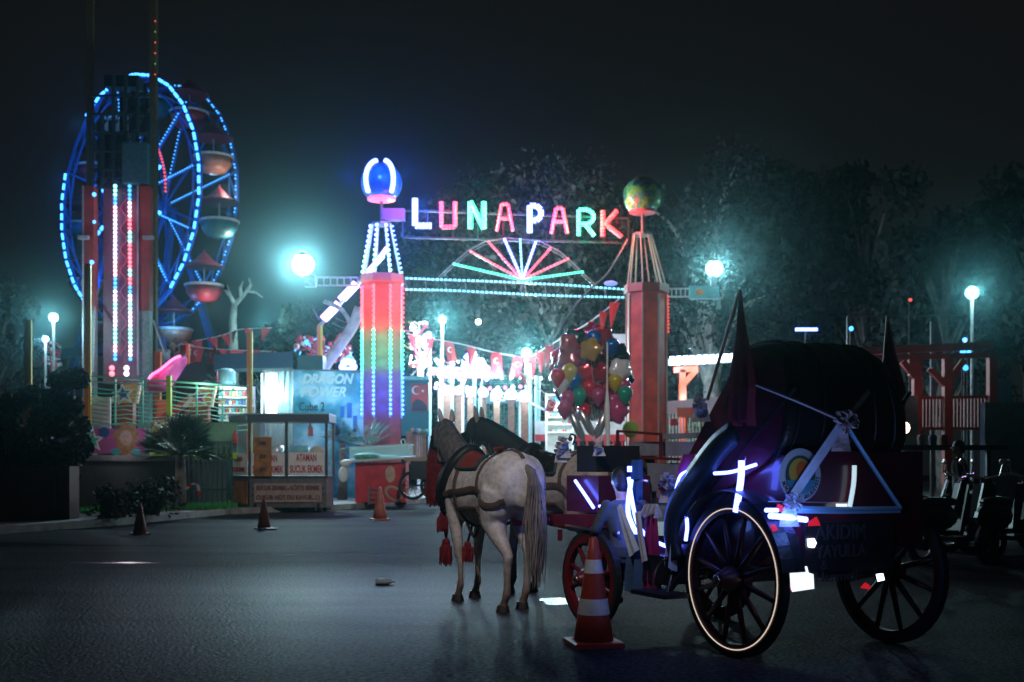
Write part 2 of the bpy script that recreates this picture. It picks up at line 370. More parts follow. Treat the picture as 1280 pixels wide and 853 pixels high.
# edge strips; the left column's glow red, green, blue from the top
z1 = gp(0, 359).z; z2 = gp(0, 413).z; z3 = gp(0, 465).z; z4 = gp(0, 521).z
for a in OX:
    q = V((xl + .66 * math.cos(a), GD + .66 * math.sin(a), 0)); mb = MB(); mb.bar(q + V((0, 0, z4 - .05)), q + V((0, 0, z1)), .07, .05); part('light_channel', mb, WHT, colL)
    if math.sin(a) < .3:
        q2 = V((xl + .70 * math.cos(a), GD + .70 * math.sin(a), 0)); mb = MB()
        mb.dots([q2 + V((0, 0, z1)), q2 + V((0, 0, z2)), q2 + V((0, 0, z3)), q2 + V((0, 0, z4))], .15, .052, col=lambda i, c: 0 if c.z > z2 else 1 if c.z > z3 else 2)
        part('light_strip', mb, [emi('led_pale_red', (1., .07, .09), 4), emi('led_pale_green', (.06, 1., .55), 3.4), emi('led_column_blue', (.03, .09, 1.), 13)], colL)
    q = V((xr + .66 * math.cos(a), GD + .66 * math.sin(a), 0)); mb = MB(); mb.bar(q + V((0, 0, .6)), q + V((0, 0, gp(0, 371).z)), .06, .04); part('light_channel', mb, REDL, colR)
q = V((xr + .7 * math.cos(OX[3]), GD + .7 * math.sin(OX[3]), 0)); mb = MB(); mb.dots([q + V((0, 0, gp(0, 418).z)), q + V((0, 0, gp(0, 370).z))], .11, .04); part('light_strip', mb, LRD, colR)
for za, zb_, c, pw in ((z1, z2, (1., .03, .05), 9), (z2, z3, (.03, 1., .45), 7), (z3, z4, (.004, .06, 1.), 11)):
    for k in (.18, .5, .82):
        for aa in (222, 275, 325): light((xl + 1.02 * math.cos(math.radians(aa)), GD + 1.02 * math.sin(math.radians(aa)), za + (zb_ - za) * k), c, pw * 1.5, .06)
# pyramids of rods
def pyramid(col, x, zb, zt, tipx, lit):
    for k, a in enumerate(OX):
        b = V((x + .62 * math.cos(a), GD + .62 * math.sin(a), zb)); t_ = V((tipx + .30 * math.cos(a), GD + .30 * math.sin(a), zt)); mb = MB(); mb.tube([b, t_], .028, 6)
        part('rod', mb, OLDY if not lit else WHT, col)
        if lit and math.sin(a) < .4:
            o_ = V((math.cos(a), math.sin(a), 0)) * .07; mb = MB(); mb.dots([b + o_, t_ + o_], .16, .055 if k < 3 else .03, col=lambda i, c: 0 if c.z > zb + .8 else 1); part('light_strip', mb, [LBW, emi('led_pale_cyan', (.3, .85, 1.), 5)], col)
    mb = MB(); mb.lathe([(.33, zt - .03), (.33, zt + .05)], (tipx, GD, 0), 8); part('top_ring', mb, GREY, col)
zlt = gp(0, 281).z; zrt = gp(0, 294).z
pyramid(colL, xl, zl, zlt, gp(477, 0).x, True); pyramid(colR, xr, zr, zrt, gp(803, 0).x, False)
for dz, pw in ((.4, 26), (1.2, 40)):
    for dx in (-.75, .1, .8): light((xl + dx, GD - .9, zl + dz), (.03, .16, 1.), pw * 1.6, .1)
# globes
def globe_mat(name, cols, rough=.25, tr=0):
    m = bpy.data.materials.new(name); m.use_nodes = True; nt = m.node_tree; b = nt.nodes['Principled BSDF']
    tc = nt.nodes.new('ShaderNodeTexCoord'); n = nt.nodes.new('ShaderNodeTexNoise'); n.inputs['Scale'].default_value = 1.7; n.inputs['Detail'].default_value = 3
    nt.links.new(tc.outputs['Object'], n.inputs['Vector']); r = nt.nodes.new('ShaderNodeValToRGB')
    for i, (p, c) in enumerate(cols):
        e = r.color_ramp.elements[i] if i < 2 else r.color_ramp.elements.new(p); e.position = p; e.color = (*c, 1)
    nt.links.new(n.outputs['Fac'], r.inputs['Fac']); nt.links.new(r.outputs['Color'], b.inputs['Base Color']); b.inputs['Roughness'].default_value = rough
    return m
def globe(col, c, r, m, lit):
    mb = MB(); prof = [(r * math.sin(a), r * math.cos(a)) for a in [math.radians(x) for x in range(4, 143, 8)]]
    mb.lathe(prof[::-1], c, 24); g = part('globe', mb, m, gate, True)
    zb = prof[-1][1]; rb = prof[-1][0]; mb = MB(); mb.lathe([(rb * .5, zb - .09), (rb + .02, zb - .05), (rb + .03, zb + .02)], c, 24); part('rim', mb, mat('globe_rim_' + ('lit' if lit else 'dark'), (.5, .06, .08), .4, emis=(1., .12, .2) if lit else None, es=2.2 if lit else 0), g)
    mb = MB(); mb.tube([c + V((0, 0, zb - .05)), V((c.x, c.y, (zlt if lit else zrt)))], .05, 8); part('stem', mb, GREY, g)
    return g, zb
cL = gp(477, 229); g, zb = globe(colL, cL, .66, mat('globe_blue', (.02, .10, .22), .3, var=.5, scale=3), True)
for s_ in (-1, 1):
    mb = MB(); pts = []
    for i in range(14):
        e = math.radians(-35 + i * 8.2); az = math.radians(-90 + s_ * 38); R = .71; pts.append(cL + V((R * math.cos(e) * math.cos(az) * 1, R * math.cos(e) * math.sin(az), R * math.sin(e))))
    mb.dots(pts, .12, .085, 8); part('light_strip', mb, LBW, g)
for p in ((0, -1.15, .2), (-.9, -.6, 0), (.8, -.7, .1)): light(cL + V(p), (.03, .13, 1.), 110, .1)
cR = gp(803, 246); g, zb = globe(colR, cR, .63, globe_mat('globe_printed', [(.35, (.02, .03, .03)), (.46, (.03, .22, .12)), (.52, (.22, .5, .05)), (.58, (.02, .32, .2)), (.68, (.5, .12, .05))]), False)
# sign truss between the columns, backing panel and letters
mb = MB(); a, b_ = gp(503, 262, .12), gp(786, 272, .12); a2, b2 = gp(503, 296, .12), gp(786, 303, .12)
for p, q in ((a, b_), (a2, b2), (a, a2), (b_, b2)): mb.bar(p, q, .06)
for i in range(1, 9):
    u = i / 9; mb.bar(a.lerp(b_, u), a2.lerp(b2, u), .04)
part('sign_frame', mb, DK, gate)
mb = MB()
for i in range(1, 40): mb.bar(a.lerp(b_, i / 40), a2.lerp(b2, i / 40), .005)
for i in range(1, 5): mb.bar(a.lerp(a2, i / 5), b_.lerp(b2, i / 5), .005)
part('sign_mesh', mb, mat('sign_backing', (.03, .03, .03), .7, var=.2), gate)
mb = MB(); p, q = gp(478, 262), gp(506, 276); mb.box(((p.x + q.x) / 2, GD, (p.z + q.z) / 2), (q.x - p.x, .35, p.z - q.z)); part('control_box', mb, mat('pink_grey_box', (.30, .10, .25), .6), gate)
light(gp(497, 268, -.8), (1., .05, .45), 14)
GLY = {'L': [[(0, 1), (0, 0)], [(0, 0), (1, 0)]], 'U': [[(0, 1), (0, 0)], [(0, 0), (1, .02)], [(1, .02), (1, 1)]], 'N': [[(0, 0), (0, 1)], [(0, 1), (1, 0)], [(1, 0), (1, 1)]],
       'A': [[(0, 0), (.3, 1)], [(.3, 1), (.7, 1)], [(.7, 1), (1, 0)], [(.14, .47), (.86, .47)]], 'P': [[(0, 0), (0, 1)], [(0, 1), (.6, 1), (1, .85), (1, .6), (.6, .45), (0, .45)]],
       'R': [[(0, 0), (0, 1)], [(0, 1), (.6, 1), (.92, .85), (.92, .6), (.6, .45), (0, .45)], [(.4, .45), (1, 0)]], 'K': [[(0, 0), (0, 1)], [(.08, .45), (.75, 1)], [(.12, .5), (1, 0)]]}
PR = emi('led_pale_rose', (1., .03, .045), 4.2); PG = emi('led_pale_mint', (.03, 1., .5), 3.6)
for ch, x0, x1, y0, y1, m, lc, pw, fat in (('L', 519, 540, 249, 283, LBW, (.02, .12, 1.), 60, .075), ('U', 552, 569, 253, 285, PR, (1., .05, .2), 34, .05), ('N', 588, 605, 253, 287, PG, (.03, 1., .6), 34, .065), ('A', 621, 641, 256, 290, PR, (1., .06, .08), 26, .038),
        ('P', 662, 676, 258, 292, LBW, (.02, .12, 1.), 60, .07), ('A', 689, 709, 261, 293, PR, (1., .05, .15), 30, .045), ('R', 723, 743, 263, 296, PG, (.03, 1., .5), 34, .05), ('K', 753, 777, 264, 297, PR, (1., .04, .03), 38, .055)):
    a, b_ = gp(x0, y1, -.10), gp(x1, y0, -.10); mb = MB(); mt = MB()
    for st in GLY[ch]:
        pts = [V((a.x + (b_.x - a.x) * u, GD - .10, a.z + (b_.z - a.z) * w)) for u, w in st]
        mb.dots(pts, .10, fat * 1.3, 7, elong=1.8); [mt.bar(p + V((0, .07, 0)), q + V((0, .07, 0)), fat * 2.6, .06, up=(0, 1, 0)) for p, q in zip(pts, pts[1:])]
    lt = part('letter', mt, mat('letter_backing', (.03, .03, .035), .6), gate, label='letter %s with %s light dots' % (ch, {LBW: 'blue', PR: 'red', PG: 'green'}[m])); part('light_strip', mb, m, lt)
    light(V(((a.x + b_.x) / 2, GD - .7, (a.z + b_.z) / 2)), lc, pw * 4, .15)
# lower truss with two cyan strings, the fan of rays
mb = MB(); pa, pb = [(506, 348), (560, 350), (617, 352), (700, 356), (781, 362)], [(506, 362), (560, 363), (617, 366), (700, 370), (781, 372)]
for L_ in (pa, pb):
    q = [gp(*p, .1) for p in L_]
    for u, w in zip(q, q[1:]): mb.bar(u, w, .05)
for i in range(12):
    u = 506 + 25 * i; mb.bar(gp(u, 349 + 13 * i / 12, .1), gp(u + 2, 362 + 10 * i / 12, .1), .03)
truss = part('truss_beam', mb, GREY, gate)
for L_ in (pa, pb):
    mb = MB(); mb.dots([gp(*p, -.02) for p in L_], .14, .028, 6, elong=1.62); part('light_strip', mb, LC, truss)
fan = MB(); arc = [(545, 349), (565, 330), (585, 313), (605, 302), (635, 297), (675, 301), (700, 314), (720, 332), (745, 356)]
for p, q in zip(arc, arc[1:]): fan.bar(gp(*p, .08), gp(*q, .08), .035); fan.bar(gp(p[0], p[1] + 3, .2), gp(q[0], q[1] + 3, .2), .02)
ends = [(566, 330, PG), (587, 314, LR), (610, 302, PR), (630, 298, LBW), (650, 298, LC), (670, 302, LBW), (689, 310, PR), (712, 323, LR), (730, 340, PG)]
for x, y, m in ends: fan.bar(gp(653, 352, .08), gp(x, y, .08), .03)
fan.tube([gp(653, 352), gp(651, 366)], .04); fn = part('ray_frame', fan, GREY, gate)
for x, y, m in ends:
    mb = MB(); mb.dots([gp(653, 350, -.02), gp(x, y, -.02)], .12, .046 if m is LBW else .034, 6, elong=1.7); part('light_strip', mb, m, fn)
for x, y, c, pw in ((600, 328, (.5, .9, .8), 8), (622, 315, (.9, .2, .3), 12), (650, 315, (.15, .3, 1.), 16), (653, 346, (.8, .9, 1.), 22), (690, 322, (1., .12, .15), 14), (705, 340, (.2, 1., .6), 9), (600, 340, (.1, 1., .7), 10)): light(gp(x, y, -.6), c, pw, .1)
# lamp arms
def arm(x0, y0, x1, y1, dx):
    mb = MB(); a, b_, c, d_ = gp(x0, y0), gp(x1, y0 + (y1 - y0) * 0), gp(x0, y1), gp(x1, y1)
    mb.bar(a, b_, .05); mb.bar(c, d_, .05)
    for i in range(7): mb.bar(a.lerp(b_, i / 6), c.lerp(d_, i / 6), .035)
    return part('lamp_arm', mb, GALV, gate)
al = arm(396, 347, 447, 357, 0); ar = arm(834, 361, 868, 371, 0)
mb = MB(); p = gp(880, 366); mb.box(p, (.95, .12, .42)); bd = part('arm_box', mb, TEALP, ar)
mb = MB(); mb.ball(p + V((-.15, -.07, 0)), (.13, .03, .11)); part('round_mark', mb, mat('orange_mark', (.7, .2, .03), .5), bd)
def flood(px, py, d, r, par, name='floodlight'):
    p = P(px, py, d); mb = MB(); mb.ball(p, (r, r * .8, r), 16, 10); o = part('floodlight', mb, LAMP, par, True)
    mb = MB(); mb.lathe([(r * .55, r * .75), (r * .35, r * 1.1), (.05, r * 1.2)], p, 14); part('cap', mb, DK, o); return p
mb = MB(); mb.box(gp(388, 352), (.35, .3, .35)); part('bracket_box', mb, GREY, al); LPL = flood(379, 331, GD, .36, gate)
mb = MB(); mb.box(gp(892, 352), (.18, .2, .4)); part('bracket_box', mb, GREY, ar); LPR = flood(893, 336, GD, .27, gate)
TEAL = (.62, .96, 1.)
spot(LPL + V((0, -.5, -.05)), (-5, 10, 1), TEAL, 4200, 140, .35); spot(LPR + V((0, -.45, -.05)), (4, 10, 1), TEAL, 1700, 140, .3)
light(LPL + V((0, .5, .2)), TEAL, 90, .3); light(LPR + V((0, .5, .2)), TEAL, 30, .3)
# yellow-green round plate and cable on the right column
mb = MB(); p = P(788, 537, 35.3); mb.lathe([(.26, 0), (.26, .03)], p, 16, Matrix.Rotation(PI / 2, 3, 'X')); part('round_sign', mb, mat('lime', (.35, .65, .05), .5), gate)
mb = MB(); mb.tube(smooth_path([gp(784, 300, -.1), gp(770, 325, -.2), gp(757, 345, -.2), gp(735, 365, -.2), gp(712, 392, -.2), gp(688, 432, 0)], 4), .03, 6); part('power_cable', mb, GREY, gate)
mb = MB(); p = gp(762, 357, -.4); mb.ball(p, (.22, .06, .09)); part('small_lit_badge', mb, emi('badge_glow', (.25, .35, 1.), 1.), gate)
# ================================================================ FERRIS WHEEL
FD = 70.0; R_ = 7.6
fc = P(160, 250, FD); AX = V((math.sin(math.radians(39)), math.cos(math.radians(39)), 0)); UX = V((AX.y, -AX.x, 0)); UZ = V((0, 0, 1)); W_ = 2.6
wheel = thing('ferris_wheel', 'big wheel outlined in blue lights with round gondolas', 'ferris wheel', (fc.x, fc.y, 0))
BLUEP = mat('blue_painted_steel', (.04, .16, .55), .45, var=.2)
def rp(side, ang, r): return fc + AX * (W_ * side) + UX * (r * math.cos(ang)) + UZ * (r * math.sin(ang))
NG = 12; off = math.radians(8)
for side in (0, 1):
    mb = MB(); ring = [rp(side, off + 2 * PI * i / 24, R_) for i in range(24)]
    mb.tube(ring, .13, 6, closed=True); mb.tube([rp(side, off + 2 * PI * i / 24, R_ - .75) for i in range(24)], .07, 6, closed=True)
    for i in range(24): mb.bar(ring[i], rp(side, off + 2 * PI * (i + 1) / 24, R_ - .75), .07)
    rim = part('rim', mb, BLUEP, wheel)
    mb = MB(); nrm = -AX * .17 if side == 0 else UX * 0 - AX * .17
    for i in range(24):
        p, q = rp(side, off + 2 * PI * i / 24, R_ + .06), rp(side, off + 2 * PI * (i + 1) / 24, R_ + .06)
        if (side == 0 and i in (8, 9, 15, 16, 17, 18, 19)) or (side == 1 and 6 <= i <= 18): continue
        for k in range(3):
            a_, b_ = p.lerp(q, .05 + k * .33) + nrm, p.lerp(q, .05 + k * .33 + .21) + nrm
            if side == 0: mb.tube([a_, b_], .085, 6)
            else: mb.dots([a_, b_], .22, .06, 5)
    part('light_strip', mb, LBF if side == 0 else LBD, rim)
    for i in range(NG):
        a = off + 2 * PI * i / NG; mb = MB(); mb.bar(rp(side, a, .5), rp(side, a, R_), .12); sp = part('spoke', mb, BLUEP, wheel)
        if math.cos(a) < -.3 or (side == 1 and i % 2): continue
        mb = MB(); n0 = -AX * .12; mb.dots([rp(side, a, .9) + n0, rp(side, a, R_ * .93) + n0], .24, .05, 5); part('light_strip', mb, LBD, sp)
# inner star ring and red arc
mb = MB()
for i in range(12):
    a, b_ = off + 2 * PI * i / 12, off + 2 * PI * (i + 1) / 12
    mb.bar(rp(0, a, 2.1), rp(0, b_, 2.1), .16, .3); mb.bar(rp(0, a, 4.3), rp(0, b_, 4.3), .08)
mb.tube([rp(0, 0, 0) - AX * .3, rp(1, 0, 0) + AX * .3], .45, 14); hub = part('hub', mb, BLUEP, wheel)
mb = MB()
for i in range(6): mb.prism([rp(0, off + i * PI / 3, .4) - AX * .2, rp(0, off + i * PI / 3 + .28, 1.6) - AX * .2, rp(0, off + i * PI / 3, 3.4) - AX * .2, rp(0, off + i * PI / 3 - .28, 1.6) - AX * .2], AX * .08)
part('star_panel', mb, BLUEP, hub)
mb = MB(); mb.dots([rp(0, math.radians(a), 4.4) - AX * .25 for a in range(-4, 58, 6)], .2, .075, 6); part('light_strip', mb, LRD, hub)
mb = MB()
for a in (-150, -120, -60, -20, 20, 100, 160): q = rp(0, math.radians(a), 2.2) - AX * .25; w = rp(0, math.radians(a), 4.2) - AX * .25; mb.dots([q, w], .5, .11, 6, elong=1.5)
part('light_strip', mb, LBF, hub)
# supports
for s_ in (0, 1):
    c = fc + AX * (W_ * s_ + (.7 if s_ else -.7))
    for sx in (-1, 1):
        mb = MB(); ft = V((c.x, c.y, 0)) + UX * (6.2 * sx) + AX * (1.5 if s_ else -1.5); mb.bar(c, ft, .38, .38); part('support_leg', mb, BLUEP, wheel)
mb = MB(); mb.bar(V((fc.x, fc.y, 0)) + UX * -6 - AX * 1.5 + UZ * 8.3, V((fc.x, fc.y, 0)) + UX * 6 - AX * 1.5 + UZ * 8.3, .5, .6); part('platform_beam', mb, BLUEP, wheel)
# gondolas
PALS = [((.62, .28, .18), 'orange'), ((.5, .05, .09), 'red'), ((.05, .22, .24), 'teal')]
for i in range(NG):
    a = off + 2 * PI * i / NG + PI / 12; c = fc + AX * (W_ / 2) + UX * (R_ * math.cos(a)) + UZ * (R_ * math.sin(a)); pc, pn = PALS[i % 3]
    g = part('gondola', MB().tube([rp(0, a, R_), rp(1, a, R_)], .06, 6), GREY, wheel)
    mb = MB(); mb.lathe([(.25, -2.25), (.75, -2.1), (1.05, -1.7), (1.12, -1.3), (1.05, -1.3), (.95, -1.65), (.3, -2.1)], c, 16, cap=False); part('tub', mb, mat('gondola_' + pn, pc, .4, var=.3, scale=2), g, True)
    mb = MB(); mb.lathe([(1.15, -1.32), (1.2, -1.2), (1.12, -1.15)], c, 16, cap=False); part('rail', mb, WHT, g)
    mb = MB(); mb.lathe([(1.2, -.15), (1.15, -.05), (.6, .25), (.12, .75), (.02, .95)], c, 16); part('canopy', mb, mat('gondola_roof', (.30, .04, .07), .5), g)
    mb = MB(); mb.tube([c + UZ * -1.9, c + UZ * .1], .05, 6); part('pole', mb, GALV, g)
for a in range(-150, 181, 45): light(rp(0, math.radians(a), R_ * .72) - AX * 1.4, (.03, .30, 1.), 70, .2)
for p, pw in (((215, 400), 120), ((195, 330), 90), ((262, 330), 60), ((262, 215), 60)): light(P(p[0], p[1], FD - 3), (.10, .45, 1.), pw, .2)
light(P(290, 300, 66), (1., .85, .8), 80, .3); light(P(285, 235, 66), (1., .85, .8), 50, .3); light(P(265, 385, 66), (1., .9, .9), 60, .3)  # unseen warm lights added to bring out the gondola colours
# ================================================================ DROP TOWER
TD = 50.0
tower = thing('drop_tower', 'dark drop tower with two strips of changing lights and red legs', 'drop tower', G(150, TD))
def tp(px, py, dy=0): return P(px, py, TD) + V((0, dy, 0))
TEALD = mat('dark_teal_panel', (.03, .10, .11), .5, var=.3); MAR = mat('maroon_panel', (.17, .035, .035), .5, var=.3, scale=2)
mb = MB(); p, q = tp(128, 228), tp(182, 480); mb.box(((p.x + q.x) / 2, TD + .5, (p.z + q.z) / 2), (q.x - p.x, .8, p.z - q.z)); part('tower_panel', mb, mat('tower_purple', (.10, .035, .06), .5, var=.3), tower)
mb = MB(); p, q = tp(112, 120), tp(190, 235); xs_ = [tp(x, 0).x for x in (114, 128, 142, 157, 172, 187)]; [mb.bar((x, TD + dy, q.z), (x, TD + dy, p.z + (.9 if 1 < i < 5 else -.8)), .14) for i, x in enumerate(xs_) for dy in (0, 1.)]
for j in range(6):
    z = q.z + (p.z - q.z) * j / 5; mb.bar((xs_[0], TD, z), (xs_[-1], TD, z), .1); [mb.bar((xs_[i], TD + .5, z), (xs_[i + 1], TD + .5, z + .7), .07) for i in range(5) if j < 5]
mb.box(tp(135, 190, .7), (1.2, .5, 2.)); mb.box(tp(168, 140, .8), (.9, .5, 1.6)); mb.box(tp(150, 100, .5), (1.5, .8, .5)); part('upper_frame', mb, mat('upper_teal', (.02, .05, .055), .5, var=.3), tower)
mb = MB(); p, q = tp(157, 182), tp(188, 232); mb.box(((p.x + q.x) / 2, TD - .25, (p.z + q.z) / 2), (q.x - p.x, .4, p.z - q.z)); part('winch_box', mb, TEALD, tower)
for x0, x1, nm in ((107, 121, 'l'), (175, 190, 'r')):
    p, q = tp(x0, 235), tp(x1, 390); mb = MB(); mb.box(((p.x + q.x) / 2, TD - .1, (p.z + q.z) / 2), (q.x - p.x, .5, p.z - q.z)); leg = part('leg', mb, mat('tower_red', (.24, .035, .028), .5, var=.35, scale=1.5), tower)
    z = tp(0, 388).z; mb = MB(); mb.box(((p.x + q.x) / 2, TD - .1, z / 2), ((q.x - p.x) * .95, .45, z)); part('leg_base', mb, mat('tower_grey_base', (.16, .22, .20), .5, var=.3), leg)
    mb = MB(); mb.bar(tp(x0 + 1, 235, -.4), tp(x0 + 1, 470, -.4), .06); part('edge_rail', mb, GALV, leg)
for x in (113, 192):
    mb = MB(); mb.bar(G(x, TD + 1), P(x, -40, TD + 1), .36 if x > 150 else .22, .3); part('mast', mb, mat('old_mast', (.09, .075, .03), .6, var=.3), tower)
def rgbcol(seed):
    rr = random.Random(seed); st = {'c': 0, 'n': 0}
    def f(i, c):
        if st['n'] <= 0: st['c'] = rr.choice([0, 1, 2, 3, 4, 0, 2]); st['n'] = rr.randint(2, 4)
        st['n'] -= 1; return st['c']
    return f
RGBM = [emi('led_lavender', (.75, .70, 1.), 4), emi('led_hot_red', (1., .12, .16), 4), emi('led_aqua', (.25, .85, .85), 3.5), emi('led_soft_pink', (1., .5, .62), 4), LBD]
for x, y0 in ((145, 231), (163, 231)):
    mb = MB(); mb.dots([tp(x, y0, -.1), tp(x + (1 if x > 150 else 0), 452, -.1)], .19, .085, 7, col=rgbcol(x)); part('light_strip', mb, RGBM, tower)
    mb = MB(); mb.dots([tp(x, 458, -.5), tp(x, 472, -.5)], .25, .12, 7, col=rgbcol(x + 1)); part('light_strip', mb, RGBM, tower)
mb = MB(); mb.tube([tp(150 + 4 * math.sin(i * 1.2) + 4, 240 + 5 * i, .05) for i in range(42)], .025, 5); part('cable', mb, mat('pink_cable', (.4, .08, .15), .5), tower)
for x in (110, 190): mb = MB(); mb.box(tp(x, 300, -.5), (.45, .2, .15)); part('bracket', mb, GALV, tower)
mb = MB(); mb.dots([P(194, 20, TD + .7), P(194, 100, TD + .7)], .45, .035, 5, col=lambda i, c: i % 3 == 1); part('light_strip', mb, [LRD, emi('led_tiny_green', (.1, .5, .1), 1)], tower)
mb = MB(); mb.ball(tp(122, 246, -.4), .09); mb.ball(tp(122, 280, -.4), .07); mb.ball(tp(119, 330, -.4), .09); part('blue_marker_light', mb, LBF, tower)
for y in (260, 320, 380, 440): light(tp(154, y, -1.3), (.75, .25, .75), 26, .15)
# guy bars
mb = MB(); mb.bar(tp(122, 385, -.3), tp(137, 470, -2), .07); mb.bar(tp(195, 402, -.3), tp(224, 448, -2), .07); part('brace', mb, GALV, tower)

# ================================================================ LEFT: wall, planter, hedge, fences
mb = MB(); a, b_ = G(-160, 22.5), G(285, 30.2); d = (b_ - a).normalized(); nrm = V((-d.y, d.x, 0))
mb.prism([a, b_, b_ + nrm * .35, a + nrm * .35], (0, 0, 1.32)); w = solo('garden_wall', mb, mat('dark_render', (.045, .045, .043), .8, var=.3, scale=1.5, bump=.3), 'low dark rendered wall behind the grass bed', 'wall', base=a)
mb = MB(); mb.prism([a - nrm * .05 + V((0, 0, 1.32)), b_ - nrm * .05 + V((0, 0, 1.32)), b_ + nrm * .4 + V((0, 0, 1.32)), a + nrm * .4 + V((0, 0, 1.32))], (0, 0, .14)); part('coping', mb, mat('coping_stone', (.12, .115, .11), .7, var=.2), w)
mb = MB(); x0 = G(-60, 21.4); x1 = G(70, 22.4)
for i in range(26): u = i / 26; p = x0.lerp(x1, u); q = x0.lerp(x1, (i + .86) / 26); mb.prism([p, q, q + V((-.0, .06, 0)), p + V((0, .06, 0))], (0, 0, 1.15))
cr = solo('slatted_crate', mb, mat('red_brown_wood', (.09, .028, .018), .6, var=.35, scale=3), 'red brown slatted wooden enclosure at the far left edge', 'enclosure', base=x0)
mb = MB(); mb.bar(x0 + V((0, -.04, 1.12)), x1 + V((0, -.04, 1.12)), .1, .07); mb.bar(x1 + V((0, .3, 0)), x1 + V((0, .3, 1.2)), .5, .5); part('top_rail', mb, MATS['red_brown_wood'], cr)
def bush(name, px, d, w, h, lab, seed, m, n=5000, size=.09, z0=.13):
    g = G(px, d); rng = np.random.default_rng(seed); rr = random.Random(seed); t = thing(name, lab, 'bush', (g.x, g.y, z0)); cl = []
    for i in range(30): cl.append((rr.uniform(-.8, .8) * w / 2, rr.uniform(-.6, .6) * w / 2, h * rr.uniform(.08, .9), w * .24))
    mb = MB()
    for c in cl[:16]: mb.tube([(c[0] * .1, c[1] * .1, 0), (c[0] * .7, c[1] * .7, c[2] * .5), c[:3]], [.04, .025, .01], 5)
    part('branch_frame', mb, BARK, t, world=False); v, f = leaves(cl, n, size, .3, rng); me = bpy.data.meshes.new('foliage'); me.from_pydata(v.tolist(), [], f.tolist()); me.materials.append(m); put('foliage', me, t, world=False)
DG = mat('leaf_dark', (.012, .022, .014), .7, var=.3)
bush('hedge_bush', 70, 23.6, 1.15, 3.3, 'tall dark clipped bush in front of the wall, left of the wavy fence', 61, DG, 14000, .10)
bush('hedge_bush', 22, 24.4, 1.2, 3.0, 'dark bush at the left edge above the wooden enclosure', 62, DG, 8000, .10)
bush('low_shrub', 148, 22.9, 1.0, .62, 'low straggly shrub with striped tape at its left', 63, mat('shrub_leaf', (.018, .03, .02), .8, var=.4), 800, .06)
bush('low_shrub', 195, 24.2, 1.1, .8, 'small straggly shrub between the cone and the fan palm', 64, MATS['shrub_leaf'], 900, .06)
def palm(px, d, zc, R, n, lab, seed, m, spread=1., trunk_h=None, light_side=0):
    g = G(px, d); rr = random.Random(seed); t = thing('fan_palm', lab, 'palm', (g.x, g.y, .13)); mb = MB(); zc -= .13
    mb.tube([(0, 0, 0), (.02, 0, zc * .5), (0, 0, zc)], [.16, .13, .11], 9); part('trunk', mb, BARK, t, True, world=False); mb = MB()
    for i in range(n):
        a = rr.random() * 6.28; e = rr.uniform(-.15, 1.45); st = V((math.cos(a) * math.cos(e), math.sin(a) * math.cos(e), math.sin(e))) * R * rr.uniform(.35, .6) * spread + V((0, 0, zc))
        mb.tube([(0, 0, zc), st], .012, 4); dr = (st - V((0, 0, zc))).normalized(); sd = dr.cross(V((rr.uniform(-.3, .3), rr.uniform(-.3, .3), 1))).normalized()
        for k in range(15):
            u = (k / 14 - .5) * 2.5; dd = (dr * math.cos(u) + sd * math.sin(u)).normalized(); L_ = R * .55 * (1 - .25 * abs(u) / 1.25); nn = dd.cross(V((rr.random(), rr.random(), 1))).normalized() * .016 * R
            e1 = st + dd * L_ * .6; e2 = st + dd * L_ + V((0, 0, -.07 * R * rr.random())); mb.add([st, e1 - nn, e2, e1 + nn], [(0, 1, 2, 3)])
    part('fronds', mb, m, t, world=False)
PALM = mat('palm_leaf', (.05, .12, .07), .5, var=.3)
palm(225, 27.2, 1.5, 1.05, 90, 'bushy fan palm growing on the grass left of the grey snack cart', 71, PALM)
palm(460, 33.8, 1.75, .95, 16, 'small fan palm spreading just above the glass fruit cart', 72, mat('palm_leaf_pale', (.25, .36, .32), .5, var=.2))
palm(428, 35, 1.9, .8, 22, 'dark small palm between the snack cart and the fruit cart', 73, PALM)
rl = thing('garden_railing', 'dark green railing of upright bars left of the snack cart', 'railing', G(262, 28.9)); mb = MB(); [mb.bar(P(x, 552, 28.9), G(x, 28.9), .035) for x in range(236, 294, 6)]; part('bars', mb, mat('railing_green', (.02, .07, .06), .5), rl); mb = MB(); mb.bar(P(234, 553, 28.9), P(293, 553, 28.9), .06); part('top_rail', mb, MATS['railing_green'], rl); mb = MB(); mb.bar(P(234, 612, 28.9), P(293, 612, 28.9), .06); part('bottom_rail', mb, MATS['railing_green'], rl)
# striped tape pieces
TW = mat('tape_white', (.7, .7, .7), .4); TR = mat('tape_red', (.6, .04, .04), .4)
for i, (pts, d, lab) in enumerate((([(150, 612), (152, 625), (156, 634)], 22.5, 'strip of red and white tape hanging on the low shrub'), ([(207, 615), (209, 626), (213, 633), (221, 639)], 24, 'strip of red and white tape curling down beside the palm'), ([(232, 612), (240, 606), (247, 606), (249, 622)], 25, 'looped red and white tape right of the palm trunk'))):
    mb = MB(); q = smooth_path([P(x, y, d) for x, y in pts], 4); rows = [[p + V((-.035, 0, .02)), p + V((.035, .01, -.01))] for p in q]
    for k in range(len(rows) - 1): mb.m = (k // 2) % 2; mb.add([rows[k][0], rows[k][1], rows[k + 1][1], rows[k + 1][0]], [(0, 1, 2, 3)])
    solo('barrier_tape', mb, [TW, TR], lab, 'barrier tape', base=q[0])
